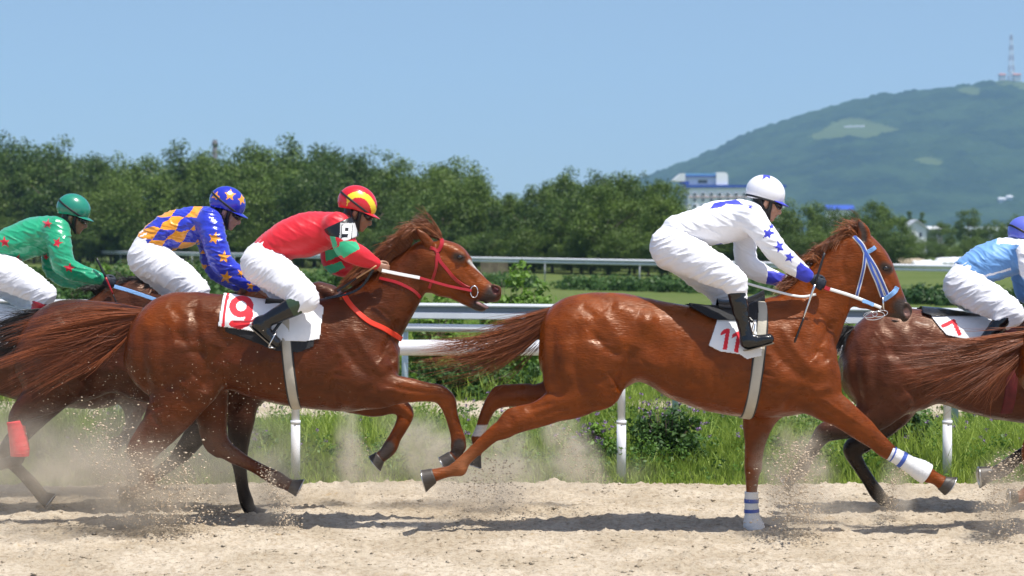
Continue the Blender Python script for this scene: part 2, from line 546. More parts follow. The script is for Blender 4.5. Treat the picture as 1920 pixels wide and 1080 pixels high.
def leaves(centers, rad, per, size, r, up=0.35, facs=None, squash=0.8):
    """leaf-sized quads scattered in clumps"""
    n = len(centers) * per
    c = np.repeat(centers, per, 0); rr = np.repeat(rad, per)
    d = r.normal(size=(n, 3)); d /= np.linalg.norm(d, axis=1)[:, None]
    p = c + d * (rr * r.random(n) ** (1 / 2.4))[:, None] * np.array([1, 1, squash])
    nn = d * 0.7 + r.normal(size=(n, 3)) * 0.6 + np.array([0, 0, up]); nn /= np.linalg.norm(nn, axis=1)[:, None]
    a = np.cross(nn, r.normal(size=(n, 3))); a /= np.linalg.norm(a, axis=1)[:, None]
    b = np.cross(nn, a); s = (size * r.uniform(.6, 1.3, n))[:, None]
    v = np.stack([p - a * s, p + b * s * .55, p + a * s, p - b * s * .55], 1).reshape(-1, 3)
    q = np.arange(n * 4).reshape(-1, 4)
    f = np.repeat(np.repeat(facs if facs is not None else r.random(len(centers)), per) * .7 + r.random(n) * .3, 4)
    return v, q, f

def tree_meshes(kind, seed):
    r = np.random.default_rng(seed)
    k = {'broad': 120, 'tall': 100, 'poplar': 70, 'pine': 60}[kind]
    d = r.normal(size=(k, 3)); d /= np.linalg.norm(d, axis=1)[:, None]
    rr = np.minimum(r.uniform(.35, 1.0, k) ** .6, .93)
    if kind == 'broad': R = np.array([.42, .42, .44]); cz = .53; cr = r.uniform(.085, .145, k)
    elif kind == 'tall': R = np.array([.27, .27, .46]); cz = .52; cr = r.uniform(.075, .12, k)
    elif kind == 'poplar': R = np.array([.13, .13, .47]); cz = .51; cr = r.uniform(.05, .075, k)
    else: R = np.array([.20, .20, .46]); cz = .52; cr = r.uniform(.04, .07, k)
    c = d * rr[:, None] * R
    lump = 1 + 0.22 * vnoise(d[:, 0] * 2 + seed, d[:, 1] * 2, d[:, 2] * 2, seed)
    c = c * lump[:, None]
    if kind == 'pine': c[:, :2] *= np.clip(1.2 - (c[:, 2:3] / .46 + 1) * .55, .1, 1.2)
    c[:, 2] += cz
    v, q, f = leaves(c, cr, 120, .0135 if kind != 'poplar' else .011, r, .35)
    m = mesh_obj('crown', v, q, M_LEAF_TREE, None, False, vfac=f)
    mb = MB(); h = .75 if kind != 'broad' else .6
    tp = [[0, 0, -.01], [.006, .004, h * .3], [-.008, .006, h * .65], [0.004, 0, h]]
    mb.tube(catmull(tp, 3), np.linspace(.022, .007, 10), 8)
    for i in range(9):
        z = h * (.25 + .07 * i); a = i * 2.4 + seed; l = R[0] * .75
        mb.tube(catmull([[0, 0, z], [math.cos(a) * l * .5, math.sin(a) * l * .5, z + .09], [math.cos(a) * l, math.sin(a) * l, z + .19]], 3), np.linspace(.009, .002, 7), 5)
    t = mb.build('trunk', M_BARK, None, smooth=True)
    me1, me2 = m.data, t.data
    bpy.data.objects.remove(m); bpy.data.objects.remove(t)
    return me1, me2

TREES = {'broad': [tree_meshes('broad', s) for s in (1, 2, 3, 4)], 'tall': [tree_meshes('tall', s) for s in (5, 6, 7)],
         'poplar': [tree_meshes('poplar', s) for s in (8, 9)], 'pine': [tree_meshes('pine', 10)]}

def plant_tree(px, top, Y, kind, label, wf=1.0, group=None, i=0, cat='tree'):
    h = CAM_H - (top - HOR) * Y / F_PX; x = (px - 960) * Y / F_PX
    cm, tm = TREES[kind][i % len(TREES[kind])]
    t = empty('tree', (x, Y, 0), label, cat, group)
    rz = (i * 1.7) % 6.28
    for nm, me in (('crown', cm), ('trunk', tm)):
        o = bpy.data.objects.new(nm, me); COL.objects.link(o); o.parent = t
        o.scale = (h * wf, h * wf, h); o.rotation_euler = (0, 0, rz)
    return t

LANDM = [(0, 'the left frame edge'), (60, "the green jockey's back"), (139, "the green helmet"), (262, "the blue and orange jockey's hips"), (335, "the blue and orange jockey's back"),
         (428, 'the starred blue cap'), (500, "the red jockey's hips"), (575, "the red jockey's back"), (668, 'the red and yellow cap'), (735, "the mane of horse 9"), (795, "the ears of horse 9"), (862, "the eye of horse 9"),
         (932, "the muzzle of horse 9"), (1030, "the tail root of horse 11"), (1110, "the croup of horse 11"), (1175, "the loins of horse 11"), (1240, "the white jockey's hips"), (1330, "the white jockey's back"), (1437, 'the white helmet'),
         (1500, "the white jockey's blue cuff"), (1560, "the mane of horse 11"), (1608, "the ears of horse 11"), (1662, "the eye of horse 11"), (1718, 'the white gabled house'), (1790, "the light blue jockey's hips"), (1850, "the light blue jockey's back"), (1930, 'the violet blue helmet')]
USED = set()
def where(prefix, px):
    for x, nm in sorted(LANDM, key=lambda q: abs(q[0] - px)):
        d = px - x
        for ph in ([ 'straight above' ] if abs(d) < 12 else []) + (['just left of', 'a bit left of'] if d < 0 else ['just right of', 'a bit right of']):
            lb = f'{prefix} {ph} {nm}'
            if lb not in USED: USED.add(lb); return lb
    return prefix
def belt_Y(px): return 192 - 0.052 * px
FRONT = [(-70, 268, 'broad', 'leftmost tall tree of the belt, cut by the left frame edge'), (20, 246, 'broad', 'tallest broad tree at the left end of the belt, above the green jockey'),
         (105, 262, 'tall', 'slimmer tree in the belt above the green jockey\'s helmet'), (175, 290, 'broad', 'round lower tree in the belt just right of the green jockey\'s helmet'),
         (245, 286, 'broad', 'broad tree in the belt above the blue and orange jockey\'s hips'), (322, 270, 'tall', 'tree in the belt above the blue and orange jockey\'s back'),
         (398, 281, 'broad', 'broad tree in the belt in front of the grey chimney'), (470, 268, 'broad', 'broad tree in the belt between the blue and red helmets'),
         (540, 261, 'tall', 'tall tree in the belt above the red jockey\'s back'), (612, 270, 'broad', 'broad tree in the belt just left above the red helmet'),
         (684, 284, 'broad', 'broad tree in the belt directly above the red helmet'), (745, 291, 'tall', 'tree in the belt above the mane of horse 9'),
         (802, 302, 'broad', 'rounded tree in the belt above the ears of horse 9'), (856, 294, 'broad', 'last high tree before the belt dips, above horse 9\'s eye'),
         (908, 334, 'tall', 'narrow tree where the belt dips, above horse 9\'s nose'), (958, 348, 'poplar', 'slender poplar in the dip of the tree belt'),
         (1012, 345, 'tall', 'pointed tree just right of the dip in the belt'), (1066, 319, 'tall', 'tall tree rising right of the dip in the belt'),
         (1114, 324, 'broad', 'leafy tree above the croup of horse 11'), (1160, 326, 'tall', 'upright tree in the belt left of the white jockey'),
         (1212, 326, 'broad', 'broad tree in the belt in front of the foot of the hill'), (1248, 340, 'tall', 'last tree of the belt beside the white and blue building')]
for i, (px, top, kd, lb) in enumerate(FRONT):
    plant_tree(px, top, belt_Y(px), kd, lb, 1.0 if kd != 'broad' else .85, 'trees of the belt beyond the field', i)
LOW = [-40, 35, 95, 150, 215, 275, 345, 410, 465, 520, 590, 650, 705, 765, 830, 880, 930, 985, 1035, 1090, 1140, 1190, 1240]
tops = np.interp(LOW, [f[0] for f in FRONT], [f[1] for f in FRONT])
for i, px in enumerate(LOW):
    t = tops[i] + [38, 60, 48, 70, 42][i % 5] * (1.0 if px < 880 else .55)
    plant_tree(px, t, belt_Y(px) - 9 - (i % 3) * 2, ['broad', 'tall', 'broad', 'poplar', 'broad'][(i * 3) % 5], where('smaller front tree of the belt', px), 1.0, 'lower trees at the foot of the belt', i + 3)
for i, px in enumerate(range(-60, 1280, 56)):
    t = np.interp(px, [f[0] for f in FRONT], [f[1] for f in FRONT]) + [10, 26, 16, 34][i % 4]
    plant_tree(px, t, belt_Y(px) + 12, ['broad', 'tall'][i % 2], where('back row tree of the belt', px), .95, 'back row of the tree belt', i + 7)
for i, px in enumerate(range(-80, 1300, 36)):
    plant_tree(px, np.interp(px, [0, 900, 1250], [400, 418, 428]) + (i * 7 % 5) * 5, belt_Y(px) - 14, 'broad', where('dark bush at the belt foot', px), 1.5, 'undergrowth along the foot of the belt', i + 2, cat='bush')
for i, px in enumerate(range(-420, -90, 48)):
    plant_tree(px, 262 + (i * 7 % 4) * 9, belt_Y(0) + (i % 2) * 8, 'broad', 'belt tree standing beyond the left frame edge', .9, 'belt trees beyond the left frame edge', i)
RIGHT = [(1292, 390, 150, 'broad', 'tree just below the white and blue building'), (1345, 400, 150, 'broad', 'low tree hidden behind the white jockey\'s back'),
         (1405, 402, 150, 'broad', 'low tree behind the neck of the white jockey'), (1462, 388, 150, 'broad', 'tree showing under the white jockey\'s chin'),
         (1505, 374, 150, 'broad', 'dark round tree right of the white jockey\'s face'), (1560, 386, 150, 'broad', 'broad dark tree in front of the blue roof'),
         (1612, 392, 148, 'broad', 'tree behind the ears of horse 11'), (1645, 378, 150, 'tall', 'brighter pointed tree behind horse 11\'s forehead'), (1678, 400, 146, 'broad', 'last dense tree beside the white gabled house'),
         (1705, 392, 300, 'pine', 'small dark conifer left of the white gabled house'), (1728, 394, 300, 'pine', 'small dark conifer directly behind the white gabled house'),
         (1765, 416, 210, 'broad', 'low spreading tree right of the white gabled house'), (1815, 392, 240, 'tall', 'taller loose tree between the house and the right edge'),
         (1862, 412, 215, 'broad', 'broad tree before the pale roofs at right'), (1905, 404, 200, 'broad', 'tree above the light blue helmet at the right edge'), (1960, 400, 200, 'broad', 'tree just outside the right edge')]
for i, (px, top, Y, kd, lb) in enumerate(RIGHT):
    plant_tree(px, top, Y, kd, lb, 1.0, 'trees at the right of the field', i)
for i, px in enumerate(range(1285, 1690, 34)):
    plant_tree(px, 425 + (i * 7 % 4) * 6, 140, 'broad', where('bush under the far right-hand trees', px), 1.4, 'bushes at the foot of the right-hand trees', i, cat='bush')
for i, px in enumerate(range(1700, 1990, 30)):
    plant_tree(px, 441 + (i * 5 % 4) * 7, 165 + (i % 3) * 14, 'broad', where('small garden bush by the far houses', px), 1.25, 'garden bushes among the far houses', i, cat='bush')

def shrub(px, top, Y, wpx, label, mat, seed, name='shrub', leaf=.045, n=60, cat='shrub', group=None, flowers=False):
    r = np.random.default_rng(seed)
    x = (px - 960) * Y / F_PX; h = CAM_H - (top - HOR) * Y / F_PX; w = wpx * Y / F_PX / 2
    k = n; d = r.normal(size=(k, 3)); d /= np.linalg.norm(d, axis=1)[:, None]; d[:, 2] = np.abs(d[:, 2])
    c = d * (r.uniform(.2, 1, k) ** .5)[:, None] * np.array([w, w * .7, h * .85]) * (1 + .3 * r.normal(size=(k, 1)) * .4) + np.array([x, Y, .05 * h])
    v, q, f = leaves(c, r.uniform(.10, .2, k) * min(1, h), 60, leaf, r, .5, squash=1.0)
    root = empty(name, (x, Y, 0), label, cat, group)
    mesh_obj('foliage', v, q, mat, root, False, vfac=f)
    mb = MB()
    for i in range(12):
        a = r.random() * 6.28; l = r.uniform(.2, .8)
        mb.tube([[x, Y, 0], [x + math.cos(a) * w * l * .5, Y + math.sin(a) * w * l * .4, h * .4], [x + math.cos(a) * w * l, Y + math.sin(a) * w * l * .6, h * (.95 - l * .4)]], [.012, .008, .003], 5)
    mb.build('stems', M_BARK, root, smooth=True)
    if flowers:
        k = 40; c = np.column_stack([r.normal(x, w * .7, k), r.normal(Y, w * .4, k), r.uniform(h * .5, h * 1.05, k)])
        v, q, f = leaves(c, np.full(k, .02), 10, .012, r, .2); mesh_obj('blossom', v, q, M_PURPLE, root, False)
    return root
for i, (px, top, Y, w, lb) in enumerate([
    (40, 512, 50, 150, 'dense green shrub behind the green jockey\'s back'), (205, 486, 52, 150, 'leafy shrub between the green and the blue jockey'), (150, 530, 40, 120, 'low bright shrub under the green jockey\'s arm'),
    (300, 496, 56, 130, 'shrub behind the blue and orange jockey\'s thigh'), (400, 500, 48, 140, 'shrub in front of the blue and orange jockey\'s sleeve'), (470, 508, 46, 120, 'shrub behind the red jockey\'s hips'),
    (590, 515, 44, 150, 'shrub under the red jockey\'s chest'), (700, 520, 42, 140, 'shrub behind the neck of horse 9')]):
    shrub(px, top, Y, w, lb, M_LEAF_SHRUB if i % 2 else M_LEAF_DARK, 60 + i, group='shrubs at the left of the field', leaf=.055)
shrub(960, 492, 30, 150, 'bright green leafy shrub in front of horse 9\'s muzzle', M_LEAF_SHRUB, 71, leaf=.05, n=90)
shrub(1000, 520, 31, 110, 'lower bright shrub between horse 9\'s muzzle and horse 11\'s croup', M_LEAF_SHRUB, 72, leaf=.05, n=70)
shrub(820, 545, 29, 130, 'small bright shrub behind the chin of horse 9', M_LEAF_SHRUB, 73, leaf=.045)
shrub(1330, 568, 27, 90, 'low weed clump behind the saddle of horse 11', M_LEAF_SHRUB, 74, leaf=.04, n=24)
shrub(1680, 730, 18.6, 130, 'dark bush by the near rail behind horse 7\'s legs', M_LEAF_DARK, 75, leaf=.035, n=80)
shrub(1250, 748, 18.2, 150, 'leafy weed bush with purple blossoms right of the middle rail post', M_LEAF_DARK, 76, leaf=.026, n=70, flowers=True)
shrub(1120, 790, 18.4, 90, 'small weed bush left of the middle rail post', M_LEAF_SHRUB, 77, leaf=.024, n=40, flowers=True)
shrub(870, 672, 26.5, 300, 'wide dark bush under the rails behind the tail of horse 11', M_LEAF_DARK, 78, leaf=.045, n=110)
shrub(450, 800, 18.4, 140, 'weed bush under the belly of horse 9', M_LEAF_SHRUB, 79, leaf=.026, n=60, flowers=True)
shrub(1860, 672, 27, 260, 'bush beyond the second sand strip at the right edge', M_LEAF_SHRUB, 80, leaf=.045, n=90)
shrub(1400, 690, 27, 260, 'bush beyond the second sand strip behind horse 11\'s belly', M_LEAF_SHRUB, 81, leaf=.045, n=90)
shrub(620, 700, 27, 300, 'bush beyond the second sand strip behind horse 9', M_LEAF_SHRUB, 82, leaf=.045, n=90)

# hedge strip before the far rail
r = np.random.default_rng(3)
def hedge(px0, px1, Y0, Y1, h, label, seed):
    r = np.random.default_rng(seed); n = 170 if h < .5 else 420
    t = r.random(n); Y = Y0 + (Y1 - Y0) * t; x = ((px0 + (px1 - px0) * t) - 960) * Y / F_PX
    c = np.column_stack([x, Y + r.normal(size=n) * .8, r.uniform(.0, h, n)])
    v, q, f = leaves(c, r.uniform(.3, .6, n), 70, .09, r, .4)
    o = mesh_obj('hedge', v, q, M_LEAF_DARK, None, False, vfac=f)
    tag(o, label, 'hedge'); recenter(o, (x.mean(), Y.mean(), 0))
hedge(1040, 1440, 84, 76, .35, 'low dark hedge strip below the far rail, behind the white jockey', 4)
hedge(1660, 1990, 66, 60, .30, 'low dark hedge strip below the far rail at right', 5)
hedge(560, 1000, 98, 86, .3, 'low dark hedge strip below the far rail behind horse 9\'s head', 6)

hedge(-80, 720, 62, 48, 1.15, 'long dense green hedge behind the three left jockeys', 9)
hedge(-80, 500, 50, 44, .75, 'lower ragged hedge in front of the long hedge at left', 10)
def blades(name, n, xr, yr, hfn, wid, seed, mat, lean=.8, zf=None):
    r = np.random.default_rng(seed)
    y = r.uniform(*yr, n); x = r.uniform(xr[0], xr[1], n) * (y / yr[1])
    h = hfn(x, y, r) ; keep = h > 0.02; x, y, h = x[keep], y[keep], h[keep]; n = len(x)
    a = r.random(n) * 6.28; d = np.stack([np.cos(a), np.sin(a), 0 * a], 1)
    b = r.random(n) * 6.28; L = np.stack([np.cos(b), np.sin(b), 0 * b], 1) * (h * lean * r.random(n))[:, None]
    w = (wid * r.uniform(.5, 1.3, n))[:, None]
    base = np.stack([x, y, np.zeros(n)], 1); up = np.array([0, 0, 1.0])
    p1 = base + L * .3 + up * (h * .55)[:, None]; p2 = base + L + up * h[:, None]
    v = np.stack([base - d * w, base + d * w, p1 + d * w * .8, p1 - d * w * .8, p2 + d * w * .12, p2 - d * w * .12], 1).reshape(-1, 3)
    k = np.arange(n) * 6
    q = np.concatenate([np.stack([k, k + 1, k + 2, k + 3], 1), np.stack([k + 3, k + 2, k + 4, k + 5], 1)])
    f = np.repeat(np.clip(.5 + .5 * fbm(x * .8, y * .8, None, 2, 9) + r.normal(size=n) * .2, 0, 1), 6)
    return structure(mesh_obj(name, v, q, mat, None, False, vfac=f), 'stuff')
def h1(x, y, r):
    e = y - 16.45 - .25 * vnoise(x * 1.3, x * 0 + 4.2)
    base = np.clip(e * .8, 0, 1) * (.10 + .34 * np.clip(.2 + fbm(x * .9, y * .9, None, 3, 31), 0, 1.3)) + .05 * (e > 0)
    base = base * np.clip((22.9 - y) / .8, .0, 1) * np.where(x > 1.0, 1.15, .85)
    return np.where(e < 0, 0, base * r.uniform(.5, 1.25, len(x)))
blades('verge_grass', 60000, (-7.5, 7.5), (16.4, 22.8), h1, .0055, 21, M_GRASS)
def h2(x, y, r):
    return np.clip((y - 25.2) / .8, 0, 1) * (.18 + .25 * np.clip(.5 + fbm(x * .5, y * .4, None, 3, 33), 0, 1.3)) * r.uniform(.5, 1.2, len(x)) * np.clip((62 - y) / 30, .25, 1)
blades('meadow_grass', 70000, (-17, 17), (25.2, 60), h2, .012, 22, M_GRASS)
# broad-leaved weeds and small purple flowers of the verge: uncountable ground cover
r = np.random.default_rng(44); n = 1500
c = np.column_stack([r.uniform(-6, 6, n), r.uniform(16.8, 22.3, n), r.uniform(.03, .30, n) ** 1.0])
v, q, f = leaves(c, r.uniform(.05, .13, n), 22, .020, r, .7)
structure(mesh_obj('verge_weeds', v, q, M_LEAF_SHRUB, None, False, vfac=f), 'stuff')
c = np.column_stack([r.uniform(-6, 6, 260), r.uniform(17, 22.3, 260), r.uniform(.25, .5, 260)])
v, q, f = leaves(c, np.full(260, .022), 12, .010, r, .2)
structure(mesh_obj('purple_wildflowers', v, q, M_PURPLE, None, False), 'stuff')
n = 500; c = np.column_stack([r.uniform(-10, 10, n), r.uniform(26, 45, n), r.uniform(.05, .3, n)])
v, q, f = leaves(c, r.uniform(.08, .2, n), 24, .04, r, .7)
structure(mesh_obj('meadow_weeds', v, q, M_LEAF_SHRUB, None, False, vfac=f), 'stuff')

# ---- the hill
CREST = np.array([(400, 449), (700, 445), (900, 420), (1050, 385), (1200, 329), (1250, 311), (1300, 293), (1350, 271), (1400, 246), (1450, 229), (1500, 213), (1550, 197), (1600, 184), (1650, 174), (1700, 168),
                  (1750, 163), (1800, 156), (1850, 149), (1885, 143), (1920, 147), (2000, 152), (2100, 170), (2250, 220), (2500, 330), (2800, 440)], dtype=float)
YC = 3400.0
def hill_z(X, Y):
    px = 960 + X * F_PX / YC
    z = (HOR - np.interp(px, CREST[:, 0], CREST[:, 1])) * YC / F_PX
    t = (YC - Y) / 1150.0
    g = np.where(t > 0, np.clip(1 - t, 0, 1) ** 1.25 * (1 + .35 * np.clip(t, 0, 1) * (1 - np.clip(t, 0, 1))), np.clip(1 + t * 1.6, 0, 1))
    rid = fbm(X / 210.0, Y / 420.0, None, 4, 61) * 26 * np.clip(t * 3, 0, 1) * g
    rid += fbm(X / 700.0, Y / 900.0, None, 2, 63) * 22 * np.clip(t * 2, 0, 1) * g
    return z * g + rid - 4
def meadow_mask(X, Y, Z):
    px = 960 + X * F_PX / Y; py = HOR - (Z - CAM_H) * F_PX / Y
    nx = px + 14 * vnoise(X / 60, Y / 60, None, 71); ny = py + 5 * vnoise(X / 40, Y / 40, None, 72)
    m = np.zeros(px.shape)
    for pl in ([(1515, 250), (1560, 232), (1620, 226), (1660, 232), (1680, 246), (1650, 256), (1590, 262), (1540, 266)],
               [(1785, 168), (1810, 162), (1835, 170), (1830, 178), (1800, 176)], [(1855, 150), (1890, 146), (1960, 152), (1960, 172), (1910, 168), (1870, 160)],
               [(1712, 302), (1730, 297), (1760, 304), (1762, 312), (1735, 313)]):
        m = np.maximum(m, in_poly(nx, ny, pl) * 1.0)
    return m
xs = np.arange(-520, 1700, 5.0); ys = np.arange(2240, 3560, 5.5)
X, Y = np.meshgrid(xs, ys, indexing='ij'); Z = hill_z(X, Y)
MM = meadow_mask(X, Y, Z)
rr_ = np.random.default_rng(8)
Z = Z + (1 - MM) * (4.5 * np.abs(vnoise(X / 9.0, Y / 9.0, None, 81)) + 3.0 * np.abs(vnoise(X / 21.0, Y / 21.0, None, 83)) + rr_.normal(size=X.shape) * 1.0)
v = np.stack([X, Y, Z], -1).reshape(-1, 3); ny = len(ys)
i = np.arange(len(xs) - 1)[:, None] * ny + np.arange(ny - 1)[None, :]
q = np.stack([i, i + ny, i + ny + 1, i + 1], -1).reshape(-1, 4)
m, nt, b = nodemat('forested_hill')
g = node(nt, 'ShaderNodeNewGeometry'); at = node(nt, 'ShaderNodeAttribute', attribute_name='fac')
f = ramp(nt, noise_tex(nt, g.outputs['Position'], .012, 6, .7), .35, .65, (0.003, 0.013, 0.008), (0.024, 0.046, 0.018))
f = ramp(nt, noise_tex(nt, g.outputs['Position'], .0035, 3, .6), .5, .75, f, (0.030, 0.055, 0.022))
mm = ramp(nt, at.outputs['Fac'], .2, .8, f, (0.070, 0.094, 0.034))
nt.links.new(mm, b.inputs['Base Color']); b.inputs['Roughness'].default_value = 1.0; b.inputs['Specular IOR Level'].default_value = 0.0
structure(mesh_obj('hill', v, q, m, None, True, vfac=MM.ravel()))

# ---- mast and summit buildings
M_WHITE = simple('white_paint', (0.72, 0.73, 0.75), .5, noise=.05, nscale=3)
M_MRED = simple('mast_red_paint', (0.26, 0.13, 0.13), .6)
M_ROOFR = simple('red_roof', (0.38, 0.13, 0.09), .7)
M_GREYW = simple('grey_wall', (0.42, 0.44, 0.47), .6, noise=.15, nscale=1)
M_BLUEP = simple('blue_cladding', (0.03, 0.08, 0.38), .45, noise=.1, nscale=1)
M_BLUEL = simple('light_blue_roof', (0.16, 0.36, 0.62), .4)
M_GLASS = simple('window_glass', (0.03, 0.04, 0.05), .08, spec=.8)
def summit():
    Y = 3390.0; c = P(1896, 144, Y); z0 = c[2] - 8; z1 = P(0, 66, Y)[2]
    root = empty('radio_mast', (c[0], Y, z0), 'tall red and white lattice radio mast on the summit of the hill', 'mast')
    H = z1 - z0; nb = 9
    for k in range(nb):
        mb = MB(); a = z0 + H * k / nb; bz = z0 + H * (k + 1) / nb
        w0 = 5.2 * (1 - .72 * k / nb); w1 = 5.2 * (1 - .72 * (k + 1) / nb); r_ = .30
        cs = [(-1, -1), (1, -1), (1, 1), (-1, 1)]
        for (sx, sy) in cs: mb.tube([[c[0] + sx * w0, Y + sy * w0, a], [c[0] + sx * w1, Y + sy * w1, bz]], r_, 5)
        for j in range(4):
            s1, s2 = cs[j], cs[(j + 1) % 4]
            mb.tube([[c[0] + s1[0] * w0, Y + s1[1] * w0, a], [c[0] + s2[0] * w1, Y + s2[1] * w1, bz]], r_ * .7, 4)
            mb.tube([[c[0] + s2[0] * w0, Y + s2[1] * w0, a], [c[0] + s1[0] * w1, Y + s1[1] * w1, bz]], r_ * .7, 4)
            mb.tube([[c[0] + s1[0] * w1, Y + s1[1] * w1, bz], [c[0] + s2[0] * w1, Y + s2[1] * w1, bz]], r_ * .7, 4)
        mb.build('lattice_section', M_MRED if k % 2 == 0 else M_WHITE, root)
    mb = MB(); mb.tube([[c[0], Y, z1], [c[0], Y, z1 + 7]], [.5, .2], 6); mb.build('antenna', M_WHITE, root)
    mb = MB()
    for k in range(3): mb.box((c[0], Y, z0 + 11 + 3.4 * k), (8.5, 8.5, .7))
    mb.build('platform', M_WHITE, root)
    for (px, w, h, mt, lb) in ((1879, 10, 3, M_GREYW, 'small pale building with red roof left of the mast'), (1906, 12, 3, M_GREYW, 'small pale building with red roof right of the mast')):
        q = P(px, 143, Y - 15); rt = empty('summit_building', (q[0], Y - 15, q[2] - 6), lb, 'building', 'summit buildings')
        mb = MB(); mb.box((q[0], Y - 15, q[2] - 4 + h / 2), (w, 10, h + 6)); mb.build('wall', mt, rt)
        mb = MB(); z = q[2] - 1 + h; mb.add([(q[0] - w / 2 - 1, Y - 21, z), (q[0] + w / 2 + 1, Y - 21, z), (q[0] + w / 2 + 1, Y - 9, z), (q[0] - w / 2 - 1, Y - 9, z), (q[0] - w / 2, Y - 15, z + 3), (q[0] + w / 2, Y - 15, z + 3)],
                                                  q=[(0, 1, 5, 4), (2, 3, 4, 5), (3, 2, 1, 0)], t=[(0, 4, 3), (1, 2, 5)]); mb.build('roof', M_ROOFR, rt)
summit()
# pale letters laid out on the hillside meadow, too far to read
mb = MB(); rr = np.random.default_rng(2); bvh_h = BVHTree.FromPolygons([tuple(x) for x in v], [tuple(int(j) for j in f_) for f_ in q[::1]])
for k in range(9):
    o = Vector((0, 0, CAM_H)); d = (Vector(P(1584 + k * 4.4, 239.5 - k * .15, 1.0)) - o).normalized()
    loc, nn, ii, ds = bvh_h.ray_cast(o, d)
    if loc is None: continue
    mb.box((loc.x, loc.y, loc.z + 1.5), (2.6, 4, 2.6 + (k % 3) * .6))
if mb.v:
    o = mb.build('hillside_lettering', M_WHITE, None); tag(o, 'row of tiny white letters laid on the hillside clearing', 'lettering'); recenter(o, np.mean(np.vstack(mb.v), 0))
for (px, py, w, lb) in ((1878, 377, 9, 'tiny white house at the foot of the hill'), (1892, 373, 7, 'second tiny white house at the foot of the hill, further right')):
    o = Vector((0, 0, CAM_H)); d = (Vector(P(px, py, 1.0)) - o).normalized(); loc, nn, ii, ds = bvh_h.ray_cast(o, d)
    Y, x, z0 = loc.y, loc.x, loc.z - 3; rt = empty('house', (x, Y, z0), lb, 'house')
    mb = MB(); mb.box((x, Y, z0 + 2.5), (w, 9, 5)); mb.build('wall', M_GREYW, rt)
    mb = MB(); z = z0 + 5.05; mb.add([(x - w / 2 - 1, Y - 6, z), (x + w / 2 + 1, Y - 6, z), (x + w / 2 + 1, Y + 6, z), (x - w / 2 - 1, Y + 6, z), (x - w / 2, Y, z + 3), (x + w / 2, Y, z + 3)],
                                q=[(0, 1, 5, 4), (2, 3, 4, 5), (3, 2, 1, 0)], t=[(0, 4, 3), (1, 2, 5)]); mb.build('roof', M_GREYW, rt)

